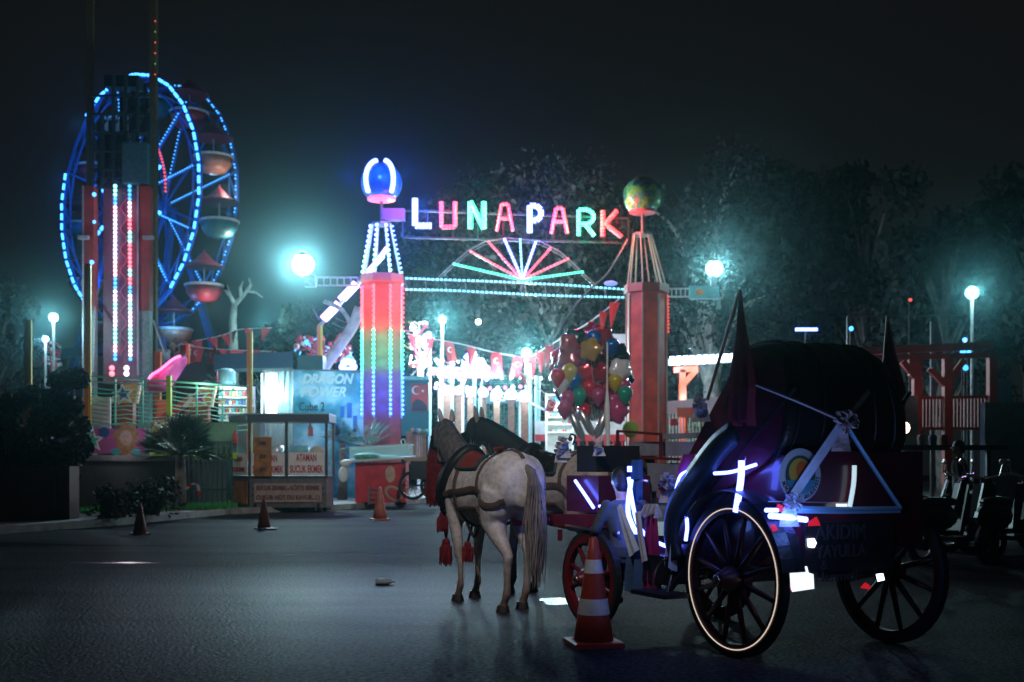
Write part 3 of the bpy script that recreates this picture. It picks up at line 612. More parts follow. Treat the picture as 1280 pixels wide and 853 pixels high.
# green wavy-wire fence on its base
FN = 29.0
def fp(px, py, dy=0): return P(px, py, FN + (px - 108) * .012) + V((0, dy, 0))
fence = thing('wire_fence', 'green fence of sagging horizontal wires above the bright banners', 'fence', G(190, FN))
GRN = mat('green_wire', (.08, .42, .28), .45)
mb = MB(); mb.bar(fp(110, 470), fp(310, 484), .05); mb.bar(fp(110, 530), fp(212, 532), .05); mb.bar(fp(110, 477), fp(310, 489), .035); part('rail', mb, GRN, fence)
mb = MB()
for k in range(9):
    y0 = 483 + k * 5.3; pts = []
    for i in range(41): x = 110 + i * 5; pts.append(fp(x, y0 + (x - 110) * .055 + 3 * abs(math.sin((x - 110) / 51.5 * PI + (k % 2) * .4))))
    mb.tube(pts, .013, 4, cap=False)
o = part('wires', mb, GRN, fence)
for x in (111, 144, 178, 246, 278): mb = MB(); mb.bar(fp(x, 470 + (x - 110) * .07), fp(x, 533), .04); part('post', mb, GRN, fence)
mb = MB(); mb.bar(fp(212, 470, -.05), fp(212, 533, -.05), .12); part('post', mb, mat('lime_post', (.42, .6, .05), .5), fence, label='thick lime post')
for x, y0, y1, d, lab in ((108.5, 330, 565, 29, 'thin orange pole at the left end of the green wire fence'), (34, 400, 560, 27, 'thin rusty pole standing behind the dark bush at far left'), (311, 415, 530, 33, 'thin orange and yellow pole behind the grey snack cart'), (399, 407, 470, 39, 'thin orange pole under the violet light tubes')):
    mb = MB(); mb.bar(G(x, d), P(x, y0, d), .10, .10); mb.m = 1; mb.bar(G(x, d) + V((.07, 0, 0)), P(x, y0, d) + V((.07, 0, 0)), .05, .08)
    solo('painted_pole', mb, [mat('orange_paint', (.6, .17, .04), .5), mat('yellow_paint', (.6, .5, .06), .5)], lab, 'pole', base=G(x, d))
# banners under the fence
b1 = thing('pink_banner', 'magenta banner with a green star and a long haired girl', 'banner', G(148, FN - .1)); mb = MB(); fq = lambda x, y, dy=0: P(x, y, 28.95) + V((0, dy, 0)); a, b_ = fq(106, 567, -.1), fq(183, 536, -.1)
mb.box(((a.x + b_.x) / 2, a.y, (a.z + b_.z) / 2), (b_.x - a.x, .05, b_.z - a.z)); part('panel', mb, mat('magenta_print', (.42, .07, .28), .5, var=.3, scale=3), b1)
def star(c, r, n=5, dy=-.04, rot=0):
    pts = []
    for i in range(2 * n): a = PI / 2 + i * PI / n + rot; k = r if i % 2 == 0 else r * .42; pts.append(V(c) + V((k * math.cos(a), dy, k * math.sin(a))))
    return pts
mb = MB(); mb.prism(star(fq(119, 551, -.13), .33), (0, .01, 0)); mb.m = 1; mb.prism(star(fq(119, 551, -.15), .2), (0, .01, 0)); mb.m = 2; mb.prism([fq(133, 541, -.17) + V((.14 * math.cos(i), 0, .14 * math.sin(i))) for i in [j * PI / 6 for j in range(12)]], (0, .01, 0)); part('star_print', mb, [WHT, mat('print_green', (.05, .45, .3), .5), mat('print_navy', (.03, .10, .3), .5)], b1)
SK = mat('skin', (.48, .29, .21), .5, var=.1); HB = mat('print_hair', (.36, .17, .06), .6, var=.4, scale=9)
c = fq(160, 549, -.13); mb = MB()
mb.prism([c + V(((.30 + .06 * math.sin(5 * t)) * math.cos(t), 0, .24 + (.42 + .05 * math.cos(7 * t)) * math.sin(t) - .25)) for t in [j * PI / 12 for j in range(24)]], (0, .01, 0)); mb.m = 1
mb.prism([c + V((.15 * math.cos(t), -.02, .02 + .20 * math.sin(t))) for t in [j * PI / 8 for j in range(16)]], (0, .01, 0)); mb.m = 2
for s_ in (-1, 1): mb.prism([c + V((s_ * .055 + .02 * math.cos(t), -.035, .05 + .012 * math.sin(t))) for t in [j * PI / 3 for j in range(6)]], (0, .01, 0))
mb.m = 3; mb.prism([c + V((.04 * math.cos(t), -.035, -.075 + .015 * math.sin(t))) for t in [j * PI / 3 for j in range(6)]], (0, .01, 0))
mb.m = 4
for s_ in (-1, 1): mb.prism([c + V((s_ * .26 + .13 * math.cos(t), -.03, -.33 + .09 * math.sin(t))) for t in [j * PI / 5 for j in range(10)]], (0, .01, 0))
part('girl_print', mb, [HB, SK, BLK, mat('print_lips', (.6, .1, .15), .5), mat('print_teal', (.04, .35, .38), .5)], b1)
b2 = thing('yellow_green_banner', 'yellow green banner with slanting yellow letters behind the fan palm', 'banner', G(245, FN)); mb = MB(); a, b_ = fq(184, 575, .3), fq(293, 528, .3)
mb.box(((a.x + b_.x) / 2, a.y, (a.z + b_.z) / 2), (b_.x - a.x, .05, b_.z - a.z)); part('panel', mb, mat('banner_green', (.10, .24, .14), .5, var=.6, scale=1.2), b2)
mb = MB(); a, b_ = fq(184, 574, .24), fq(293, 566, .24); mb.box(((a.x + b_.x) / 2, a.y, (a.z + b_.z) / 2), (b_.x - a.x, .02, b_.z - a.z)); part('lime_stripe', mb, mat('lime_print', (.45, .68, .03), .5), b2)
RX = Matrix.Rotation(PI / 2, 4, 'X')
def TM(p, rz=0.): return Matrix.Translation(p) @ Matrix.Rotation(rz, 4, 'Z') @ RX
mb = MB(); mb.text('AGON', TM(fq(202, 536, .2)), .42, .01, .012, .35, width=.75); part('lettering', mb, mat('print_yellow', (.75, .62, .02), .5), b2)
mb = MB(); mb.text('IN SO ÇEKER', TM(fq(262, 570.2, .2)), .2, .01, .004, 0, width=1.1); part('lettering', mb, BLK, b2)
mb = MB(); a = fp(108, 534, .25); mb.box(fp(116, 520, .25), (.75, .06, 1.0)); solo('white_board', mb, WHT, 'plain whitish board at the left end of the wavy fence', 'board', base=a)
# plane tails
for x0, y0, d, sc, sm, lab in ((156, 488, 33, 1., (.05, .06, .2), 'orange striped tail fin with a dark blue star'), (250, 492, 33.5, 1., (.45, .02, .3), 'orange striped tail fin with a purple star')):
    t = thing('tail_fin', lab, 'tail fin', G(x0, d)); c = P(x0, y0, d); mb = MB()
    def qq(dx, dy): return c + V((dx * d / F, 0, -dy * d / F))
    mb.prism([qq(-18, 13), qq(2, -9), qq(20, -9), qq(15, 16), qq(-20, 16)], (0, .18, 0)); part('fin', mb, mat('orange_stripes', (.75, .30, .03), .45, var=.3, scale=1.5), t)
    mb = MB(); mb.prism([qq(18, -9), qq(21, -9), qq(16, 16), qq(13, 16)], (0, -.03, 0)); mb.prism([qq(-22, 16), qq(-4, -3), qq(-1, -3), qq(-15, 16)], (0, -.03, 0))
    mb.prism(star(qq(-1, 5), .36, dy=-.05, rot=.15), (0, .02, 0)); mb.m = 1; mb.prism(star(qq(-1, 5), .23, dy=-.08, rot=.15), (0, .02, 0)); part('star_mark', mb, [WHT, mat('star_%s' % x0, sm, .5)], t)
    mb = MB(); mb.prism([qq(-12, 16), qq(10, 16), qq(10, 52), qq(-12, 52)], (0, .3, 0)); mb.bar(qq(-1, 50), G(x0, d), .4, .3); part('stand', mb, mat('red_stand', (.28, .05, .03), .5, var=.3), t)
mb = MB(); mb.bar(P(190, 535, 34), P(240, 498, 34), .35, .2); mb.bar(P(192, 548, 34), P(245, 508, 34), .12); mb.bar(P(205, 525, 34), G(205, 34), .3); light(P(165, 478, 30.5), (1., .95, .85), 26, .2); light(P(262, 480, 30.5), (1., .95, .85), 26, .2); light(P(160, 545, 27.3), (1., .9, 1.), 20, .2); light(P(235, 545, 27.6), (.9, 1., .9), 20, .2)  # unseen fill lights added for the tail fins and banners
solo('red_ramp', mb, mat('red_gloss', (.5, .03, .03), .4, var=.2), 'slanting red ride ramp seen through the wavy fence', 'ramp', base=G(205, 34))
# pink lit swing boat hull
t = thing('swing_boat', 'pink lit boat shaped ride car above the wavy fence', 'ride car', G(205, 38)); rows = []
for i in range(13):
    u = i / 12; x = 187 + 48 * u; ytop = 482 - 36 * u - 2 * math.sin(PI * u * 3); dep = 22 * math.sin(PI * (.16 + .72 * u)); c = P(x, ytop, 38); w = .9 * math.sin(PI * (.1 + .8 * u))
    rows.append([c + V((0, -w, 0)), c + V((0, -w * .75, -dep * .4 * 38 / F)), c + V((0, 0, -dep * 38 / F)), c + V((0, w * .75, -dep * .4 * 38 / F)), c + V((0, w, 0)), c + V((0, 0, -.12))])
mb = MB(); mb.loft(rows); part('hull', mb, mat('pink_shell', (.75, .12, .35), .35, var=.35, scale=3), t, True)
mb = MB(); mb.dots([rows[i][0] + V((0, -.03, .02)) for i in range(1, 12)], .28, .045, 5, elong=1.6); part('light_strip', mb, LP, t)
mb = MB(); mb.bar(P(235, 430, 38), P(235, 455, 38), .1); mb.bar(P(205, 500, 38.5), G(205, 38.5), .4); mb.bar(P(198, 440, 39), G(196, 39), .2); part('support', mb, MATS['orange_paint'], t)
light(P(205, 474, 36), (1., .05, .30), 42, .2); light(P(228, 462, 36), (1., .15, .5), 25, .2)
# more ride clutter: cabinet with goods, tables, water dispenser
cab = thing('display_cabinet', 'white shop cabinet full of small goods behind the wavy fence', 'cabinet', G(290, 34)); mb = MB()
def cp(px, py, dy=0, d=34): return P(px, py, d) + V((0, dy, 0))
a, b_ = cp(274, 574), cp(314, 482); mb.box(((a.x + b_.x) / 2, 34.5, b_.z / 2), (b_.x - a.x, .1, b_.z)); mb.m = 1; mb.box(((a.x + b_.x) / 2, 34.2, cp(0, 530).z / 2), (b_.x - a.x + .6, .7, cp(0, 530).z)); mb.m = 0
for y in (484, 497, 507, 517, 526): mb.box(((a.x + b_.x) / 2, 34.2, cp(0, y).z), (b_.x - a.x, .6, .05))
part('carcass', mb, [WHT, mat('counter_dark_teal', (.02, .07, .07), .5)], cab); mb = MB(); rr = random.Random(4)
GC = [mat('goods_%d' % i, c_, .5) for i, c_ in enumerate([(.5, .06, .05), (.1, .35, .4), (.6, .55, .5), (.5, .3, .08), (.05, .1, .3), (.12, .3, .1)])]
for y in (497, 507, 517, 526):
    for k in range(9): mb.m = rr.randint(0, 5); x = 276 + k * 4.2; mb.box(cp(x, y) + V((0, -.02, .09)), (.07, .14, .15))
part('goods', mb, GC, cab)
mb = MB(); mb.dots([cp(276, 486, -.25), cp(312, 486, -.25)], .5, .05, 6, elong=1.6); part('light_tube', mb, LW, cab); light(cp(294, 492, -.5), (.6, .95, 1.), 45, .2)
t = thing('water_cooler', 'pale water dispenser bottle on top of the shop cabinet', 'water cooler', cp(281, 482)); mb = MB(); mb.lathe([(.02, 0), (.26, .03), (.28, .12), (.28, .42), (.22, .5), (.08, .54)], cp(281, 482, .2), 14); part('bottle', mb, mat('pale_teal_plastic', (.15, .32, .34), .3), t, True)
# ================================================================ DRAGON POWER booth
bo = thing('ride_booth', 'ride booth with the DRAGON POWER banner and clear plastic side', 'booth', G(410, 37.5))
def dp(px, py, dy=0): return P(px, py, 37) + V((0, dy, 0))
mb = MB(); a, b_ = dp(367, 580), dp(455, 463); mb.prism([(a.x, 37, 0), (b_.x, 37, 0), (b_.x, 37, dp(0, 466).z), (a.x, 37, b_.z)], (0, .06, 0))
m = bpy.data.materials.new('banner_print'); m.use_nodes = True; nt = m.node_tree; bs = nt.nodes['Principled BSDF']; tc = nt.nodes.new('ShaderNodeTexCoord'); nz = nt.nodes.new('ShaderNodeTexNoise'); nz.inputs['Scale'].default_value = 1.1; nz.inputs['Detail'].default_value = 5
mp = nt.nodes.new('ShaderNodeMapping'); mp.inputs['Location'].default_value = (3.1, 0, 1.4); mp.inputs['Rotation'].default_value = (0, .5, 0); nt.links.new(tc.outputs['Object'], mp.inputs[0]); nt.links.new(mp.outputs[0], nz.inputs[0])
cr_ = nt.nodes.new('ShaderNodeValToRGB'); cr_.color_ramp.elements[0].position = .34; cr_.color_ramp.elements[0].color = (.01, .16, .22, 1); cr_.color_ramp.elements[1].position = .66; cr_.color_ramp.elements[1].color = (.45, .75, .82, 1); e = cr_.color_ramp.elements.new(.5); e.color = (.05, .38, .48, 1)
nt.links.new(nz.outputs['Fac'], cr_.inputs[0]); nt.links.new(cr_.outputs[0], bs.inputs['Base Color']); bs.inputs['Roughness'].default_value = .4
bn = part('banner', mb, m, bo)
mb = MB(); mb.text('DRAGON', TM(dp(409, 474.5, -.05)), .44, .02, .022, .3, width=1.72); mb.text('POWER', TM(dp(404, 491, -.05)), .46, .02, .014, .3, width=1.5); part('lettering', mb, mat('print_silver', (.62, .78, .72), .4), bn)
mb = MB(); mb.text('Cube 2', TM(dp(390, 509, -.05)), .40, .02, .004, 0, width=.85); part('lettering', mb, mat('print_ink', (.02, .06, .07), .5), bn)
mb = MB()
for x0, y0, w, h in ((428, 508, 5, 14), (437, 504, 6, 18), (444, 520, 5, 20), (422, 530, 5, 22)): p = dp(x0, y0 + h / 2, -.045); mb.box(p, (w * 37 / F, .02, h * 37 / F))
part('city_print', mb, mat('print_blue', (.02, .16, .5), .5), bn)
PLA = mat('clear_plastic', (.6, .75, .78), .15, alpha=.35, bump=.4, bscale=3)
mb = MB(); rows = []
for i in range(13):
    u = i / 12; x = 330 + 36 * u; y = 37.6 - .5 * u + .06 * math.sin(i * 2.3); rows.append([P(x, 560, y), P(x, 510, y) + V((0, .05 * math.sin(i * 4), 0)), P(x + 1, 464, y)])
mb.loft(rows, closed=False, cap=False); part('plastic_curtain', mb, PLA, bo)
mb = MB(); [mb.bar(P(x, 555, 37.3), P(x, 463, 37.3), .09) for x in (330, 366)]; mb.bar(P(328, 463, 37.4), P(456, 465, 37), .1); part('frame', mb, GREY, bo)
mb = MB(); p = P(390, 456, 37.6); mb.box(p, (.85, .7, .55)); part('speaker_box', mb, mat('dark_green_box', (.03, .10, .10), .5), bo)
mb = MB(); a, b_ = P(327, 524, 38.4), P(346, 467, 38.4); mb.box(((a.x + b_.x) / 2, 38.4, (a.z + b_.z) / 2), (b_.x - a.x, .1, b_.z - a.z)); solo('light_board', mb, emi('panel_white', (.8, .97, 1.), 5), 'glaring white lit panel behind the plastic curtain', 'lit panel', base=a)
light(P(336, 490, 37.0), (.5, .92, 1.), 190, .3); spot(P(385, 470, 33.8), P(408, 508, 37), (.45, .92, 1.), 150, 55, .3); spot(P(430, 470, 34.5), P(425, 520, 37), (.3, .85, 1.), 60, 45, .3)
mb = MB(); mb.prism([P(268, 447, 40), P(366, 444, 40), P(366, 464, 38), P(268, 466, 38)], (0, 0, .12)); mb.bar(P(277, 465, 38), G(277, 38), .12); mb.bar(P(360, 463, 38.5), G(360, 38.5), .12); solo('awning_roof', mb, mat('awning_teal', (.04, .11, .12), .6, var=.2), 'dark sloping awning roof left of the ride booth', 'awning', base=G(277, 38))
# ride LED tubes (violet arms) behind left column
t = thing('swing_ride', 'slanting ride arm with thick violet white light tubes left of the gate', 'ride arm', G(400, 42))
mb = MB(); mb.bar(P(399, 408, 42), P(480, 320, 42), .22, .1); mb.bar(P(399, 408, 42), G(399, 42), .16); mb.bar(P(399, 400, 42), P(391, 386, 42), .05); beam = part('beam', mb, GREY, t)
for a, b_ in (((402, 398), (422, 378)), ((406, 401), (425, 382)), ((424, 374), (444, 353)), ((430, 375), (448, 356)), ((455, 345), (478, 320)), ((461, 341), (484, 310))): mb = MB(); mb.tube([P(*a, 41.7), P(*b_, 41.7)], .085, 8); part('light_tube', mb, LV, beam)
light(P(415, 385, 41), (.55, .3, 1.), 90, .2); light(P(440, 360, 41), (.55, .3, 1.), 60, .2)
# ================================================================ LAMPS of the park
def street(px, py, d, r, lab, power, col=(.5, .95, 1.), m=None, group='lamp posts in the park', name='lamp_post', pm=None, pr=.06):
    t = thing(name, lab, 'lamp post', G(px, d), group); p = P(px, py, d); mb = MB(); mb.tube([G(px, d), p], pr, 8); mb.lathe([(pr * 2.4, 0), (pr * 2, .35), (pr, .4)], G(px, d), 8); part('pole', mb, pm or GALV, t)
    r *= .7; mb = MB(); mb.ball(p, r, 14, 9); part('globe', mb, m or LAMP, t, True)
    mb = MB(); mb.lathe([(r * .6, r * .7), (r * .4, r * 1.15), (.03, r * 1.3)], p, 10); part('cap', mb, DK, t)
    if power: light(p + V((0, -r - .15, 0)), col, power * .55, r); spot(p + V((0, -r - .2, 0)), (p.x * .2, 0, 1), col, power * .6, 120, r)
street(553, 400, 46, .22, 'lamp post with a bright white head right of the left column', 1500)
street(658, 441, 44, .26, 'lamp post with a bright white globe left of the balloons', 1500)
street(67, 397, 48, .26, 'bright lamp post at far left beyond the dark bush', 700, (.55, 1., 1.))
street(57, 424, 50, .2, 'lower lamp post at far left with a bluish head', 260, (.4, .75, 1.), m=BULB)
street(1215, 366, 42, .33, 'bright street lamp on a tall pole at the far right', 650, (.45, .95, 1.))
street(528, 447, 47, .3, 'glaring white lamp just right of the glowing column', 1100)
street(1206, 425, 46, .13, 'small blue lamp below the far right street lamp', 25, (.4, .7, 1.), m=LBF)
# barrier lamps and the row of globe posts
for i, (x, y) in enumerate([(559, 488), (573, 488.5), (588, 490), (604, 491), (621, 492.5), (639, 494), (656, 496)]):
    d = 47 - i * 1.1; p = P(x, y, d); t = thing('globe_post', ['first', 'second', 'third', 'fourth', 'fifth', 'sixth', 'seventh'][i] + ' globe lamp from the left in the row of brown posts', 'globe lamp', G(x, d), 'row of globe lamps on brown posts')
    mb = MB(); mb.bar(G(x, d), p - V((0, 0, .22)), .24, .24); mb.box(p - V((0, 0, .2)), (.34, .34, .06)); part('post', mb, mat('brown_post', (.26, .13, .09), .7, var=.3), t)
    mb = MB(); mb.ball(p, .17 + .01 * i, 12, 8); part('globe', mb, BULB, t, True)
    if i % 2 == 0: light(p + V((0, -.4, 0)), (.6, .8, 1.), 60, .2)
mb = MB(); mb.prism([G(548, 48) + V((0, 0, 0)), G(665, 40), G(665, 40) + V((0, 0, 1.15)), G(600, 44) + V((0, 0, 1.35)), G(548, 48) + V((0, 0, 1.9))], (.1, .3, 0)); solo('low_brick_wall', mb, mat('pink_brick', (.34, .17, .13), .8, var=.3, scale=3), 'low reddish brick wall behind the necks of the horses', 'wall', base=G(600, 44))
bush('green_shrub', 650, 45, 1.5, 1.9, 'bright green shrub behind the globe lamp posts on the right', 65, LEAF3, 2500, .13); bush('green_shrub', 628, 46.5, 1.1, 1.7, 'smaller bright green shrub between two globe lamp posts', 66, LEAF3, 1800, .13)
# netting frame
mb = MB()
for a, b_ in (((567, 470), (648, 470)), ((648, 470), (648, 545)), ((567, 470), (567, 545))): mb.bar(P(*a, 50), P(*b_, 50), .06)
for i in range(28): mb.bar(P(567 + 3 * i, 471, 50), P(567 + 3 * i, 560, 50), .012)
for i in range(30): mb.bar(P(567, 471 + 3 * i, 50), P(648, 471 + 3 * i, 50), .012)
solo('netting_screen', mb, TEALP, 'green netting screen stretched on a frame behind the globe lamps', 'netting', base=G(600, 50))
mb = MB(); mb.box(P(633, 497, 48.5), (2.4, .06, .55)); t = solo('dark_name_board', mb, mat('board_teal', (.03, .10, .10), .6), 'dark board with pale letters behind the globe lamps', 'sign', base=G(633, 48.5)); mb = MB(); mb.text('LIGEGN', TM(P(636, 497, 48.4)), .5, .01, .01, width=1.6); part('lettering', mb, WHT, t)
# barriers with slanting arms
for x, top, d, lab in ((663, 455, 42, 'thin pale pole left of the balloon cluster'), (672, 470, 42.3, 'short twin pale pole beside the balloon cluster'), (600, 497, 43, 'pale blue bent pole under the slanting light tube'), (565, 448, 44, 'pale pole just left of the slanting light tube'), (537, 421, 44, 'thin pale pole right of the glowing column'), (593, 440, 45, 'pale blue pole behind the slanting light tube')):
    mb = MB(); mb.tube([G(x, d), P(x, top, d)], .07 if x != 672 else .11, 8); mb.lathe([(.16, 0), (.15, .1), (.08, .12)], G(x, d), 8); solo('pale_pole', mb, mat('pale_blue_paint', (.35, .58, .62), .5), lab, 'pole', base=G(x, d), group='slim pale poles inside the gate')
mb = MB(); mb.bar(P(656, 500, 41.5), P(683, 514, 41.5), .28, .08); mb.bar(P(650, 498, 41.6), G(650, 41.6), .08); solo('road_barrier', mb, WHT, 'white slanting barrier arm beside the seventh globe lamp', 'barrier', base=G(650, 41.6))
t = thing('ride_light_tube', 'slanting white blue light tube above the globe lamps', 'light tube', G(600, 44)); mb = MB(); mb.tube([P(583, 443, 44), P(612, 474, 44)], .17, 8); part('tube', mb, LBW, t); mb = MB(); mb.tube([P(604, 468, 44.2), P(600, 497, 44.2), G(600, 44.2)], .05, 6); part('bracket', mb, GREY, t)
mb = MB(); rr = random.Random(9)
for i in range(16): p = P(601 + rr.gauss(0, 8), 456 + rr.gauss(0, 5), 46); mb.ball(p, rr.uniform(.05, .13), 7, 5)
mb.tube([P(577, 460, 46), P(598, 457, 46)], .12, 6); solo('light_cluster', mb, LW, 'burst of white bulbs behind the slanting light tube', 'lights', base=P(601, 456, 46)); light(P(600, 456, 44.8), (.7, .8, 1.), 520, .3); light(P(560, 470, 43), (.6, .92, 1.), 420, .3); light(P(632, 476, 41.5), (.6, .95, 1.), 320, .3); light(P(715, 480, 43.5), (.6, .95, 1.), 300, .3)  # last lights are unseen fills added to brighten the plaza
mb = MB(); mb.box(P(590, 468, 47), (2.6, .5, .35)); t = solo('ride_canopy', mb, mat('violet_canopy', (.45, .12, .5), .5), 'violet ride canopy edge under the burst of bulbs', 'canopy', base=P(590, 468, 47)); light(P(588, 465, 46), (.8, .2, 1.), 60, .2)
# distant colourful ride mass inside gate on both sides of the left column
def spray(name, lab, cat, px, py, w, h, d, n, mats, seed, r=(.05, .14)):
    rr = random.Random(seed); mb = MB()
    for i in range(n):
        p = P(px + rr.uniform(-w, w) / 2, py + rr.uniform(-h, h) / 2, d + rr.uniform(-.6, .6)); mb.m = rr.randrange(len(mats)); k = rr.uniform(*r)
        if rr.random() < .5: mb.ball(p, k, 6, 4)
        else: mb.bar(p, p + V((rr.uniform(-.4, .4), 0, rr.uniform(-.4, .4))), k * .6)
    mb.m = 0; mb.bar(P(px, py + h / 2, d), G(px, d), .15); mb.bar(P(px - w / 2, py, d), P(px + w / 2, py, d), .06); mb.bar(P(px, py - h / 2, d), P(px, py + h / 2, d), .06)
    return solo(name, mb, mats, lab, cat, base=G(px, d))
PLR = mat('ride_pink', (.65, .08, .15), .4); PLY = mat('ride_yellow', (.7, .55, .08), .4)
spray('carousel_decoration', 'tangle of red and pink ride decorations left of the leaning trunk', 'decoration', 405, 437, 70, 30, 46, 110, [PLR, WHT, PLR, LBD, PLR], 31)
spray('ride_decoration', 'white and pink ride ornaments right of the glowing column', 'decoration', 524, 430, 26, 56, 45, 60, [WHT, PLR, LW, PLY, WHT], 32)
spray('ride_figures', 'orange and brown ride figures below the blue platform beam', 'decoration', 218, 440, 44, 22, 66, 70, [mat('ride_brown', (.4, .17, .06), .5), WHT, PLR], 33, (.1, .25))
spray('far_ride_decoration', 'red and white ride ornaments below the far left lamp', 'decoration', 66, 440, 22, 34, 52, 40, [PLR, WHT, PLR], 34)
spray('ride_bulbs', 'loose cluster of white and pink bulbs just right of the photo stall', 'lights', 550, 468, 30, 36, 46, 34, [WHT, LW, PLR, LV, LBD], 35, (.04, .1)); spray('ride_bulbs', 'sparse white and violet bulbs left of the slanting light tube', 'lights', 578, 462, 20, 24, 48, 22, [WHT, LW, LV], 36, (.04, .09))
mb = MB(); [mb.ball(P(435 + 7 * math.cos(a), 459 + 7 * math.sin(a), 39), .13, 8, 6) for a in [j * PI / 4 for j in range(8)]]; mb.ball(P(352, 449, 40), .2); mb.ball(P(357, 446, 40), .14); mb.tube([P(435, 459, 39.2), G(435, 39.2)], .05, 6); solo('flower_light', mb, LBW, 'ring of blue white bulbs beside the leaning trunk', 'lights', base=G(435, 39)); light(P(435, 459, 38), (.2, .3, 1.), 25)
light(P(405, 440, 43), (1., .5, .6), 60, .3); light(P(524, 440, 42), (.95, .6, .9), 160, .3); light(P(232, 440, 62), (.4, .7, 1.), 80, .3); light(P(330, 400, 56), (.4, .95, 1.), 260, .4)
mb = MB(); mb.ball(P(598, 402.5, 45), .12, 8, 6); mb.bar(P(596, 402, 45), P(600, 403.5, 45), .12); mb.m = 1; mb.tube([P(598, 402, 45), P(598, 365, 45), P(600, 362, 45)], .008, 4); solo('hanging_bulb', mb, [LW, DK], 'small white light hanging alone in front of the trees', 'light', base=P(598, 402, 45))
# stall right of the left column
st = thing('photo_stall', 'teal stall wall with a red portrait poster right of the glowing column', 'stall', G(518, 38.5)); mb = MB(); a, b_ = P(502, 545, 38.5), P(536, 474, 38.5); mb.box(((a.x + b_.x) / 2, 38.5, (a.z + b_.z) / 2), (b_.x - a.x, .12, b_.z - a.z)); part('wall', mb, mat('stall_teal', (.02, .20, .20), .5), st)
mb = MB(); mb.box(P(519, 474, 38.2), (1.0, .9, .12)); part('awning', mb, TEALP, st)
mb = MB(); p = P(524.5, 497, 38.4); mb.box(p, (.57, .04, .92)); po = part('poster', mb, mat('flag_red', (.62, .02, .04), .5), st)
mb = MB(); pts = []
c = P(520, 488, 38.36)
for i in range(17): a = math.radians(50 + i * 260 / 16); pts.append(c + V((.15 * math.cos(a), 0, .15 * math.sin(a))))
for i in range(17): a = math.radians(310 - i * 260 / 16); pts.append(c + V((.04 + .12 * math.cos(a), 0, .12 * math.sin(a))))
mb.prism(pts, (0, .01, 0)); mb.prism(star(P(528.5, 489, 38.4), .06), (0, .01, 0)); part('crescent', mb, WHT, po)
mb = MB(); mb.prism([P(514.5, 513, 38.36), P(516, 503, 38.36), P(521, 499, 38.36), P(527, 501, 38.36), P(533, 506, 38.36), P(534, 513, 38.36)], (0, .01, 0)); part('figure_print', mb, BLK, po)
mb = MB()
for i in range(9): mb.box(P(509 + i * 2.8, 560, 38.2), (.065, .05, 1.1))
part('slat_front', mb, mat('brown_slats', (.34, .20, .12), .6, var=.2), st)
mb = MB(); rr = random.Random(12)
for i in range(7): mb.m = rr.randrange(6); mb.ball(P(516 + 2.7 * i, 539 + rr.uniform(-1.5, 1.5), 38), .09, 7, 5)
part('goods', mb, GC, st); light(P(526, 490, 36.9), (.7, .9, 1.), 10, .2)
# flower booth
fb = thing('flower_booth', 'bright white shelving booth left of and behind the balloons', 'booth', G(700, 41)); mb = MB(); a, b_ = P(683, 600, 41), P(716, 492, 41); mb.box(((a.x + b_.x) / 2, 41.4, b_.z / 2), (b_.x - a.x, .08, b_.z))
for y in (494, 504, 513, 522, 531, 541): mb.box(P(699.5, y, 41.15), (.97, .5, .04))
for x in (683, 716): mb.box(V((P(x, 0, 41).x, 41.15, b_.z / 2)), (.06, .5, b_.z))
part('shelving', mb, WHT, fb); mb = MB(); rr = random.Random(3)
for y in (504, 513, 522, 531, 541):
    for k in range(10): mb.m = rr.choice([0, 2, 2, 1, 2]); mb.box(P(685.5 + 3.1 * k, y - 2, 41.05), (.06, .1, rr.uniform(.08, .16)))
part('goods', mb, GC, fb); mb = MB(); mb.ball(P(702, 499, 40.95), (.28, .03, .14), 12, 7); part('emblem', mb, mat('blue_emblem', (.02, .2, .6), .5), fb)
light(P(700, 505, 40.1), (.7, 1., 1.), 120, .3); light(P(705, 535, 39.5), (.7, 1., 1.), 70, .3)
bush('white_flower_bush', 715, 38.5, 1.9, 1.5, 'mass of whitish flowers under the balloons', 67, mat('white_petals', (.6, .66, .62), .6, var=.3), 2600, .09)
bush('potted_plant', 668, 40, .5, 1.1, 'small plant with red flowers at the foot of the pale poles', 68, mat('mixed_petals', (.45, .12, .05), .6, var=.6, scale=12), 500, .08)
for k, (x0, y0, x1, y1, d, lab) in enumerate(((505, 452, 700, 470, 50, 'upper string of white bulbs among the rides inside the gate'), (508, 470, 660, 480, 48, 'lower string of pink and white bulbs inside the gate'), (845, 430, 990, 438, 52, 'string of small white bulbs behind the lit pergola'))):
    pts = [P(x0 + (x1 - x0) * i / 16, y0 + (y1 - y0) * i / 16 + 7 * math.sin(PI * i / 16), d) for i in range(17)]; t = thing('string_lights', lab, 'string lights', pts[0]); mb = MB(); mb.tube(pts, .015, 4); part('cord', mb, DK, t)
    for i, p in enumerate(pts[1:-1]): mb = MB(); mb.ball(p - V((0, .05, .1)), .085, 7, 5); part('bulb', mb, LW if (k != 1 or i % 2) else LP, t)
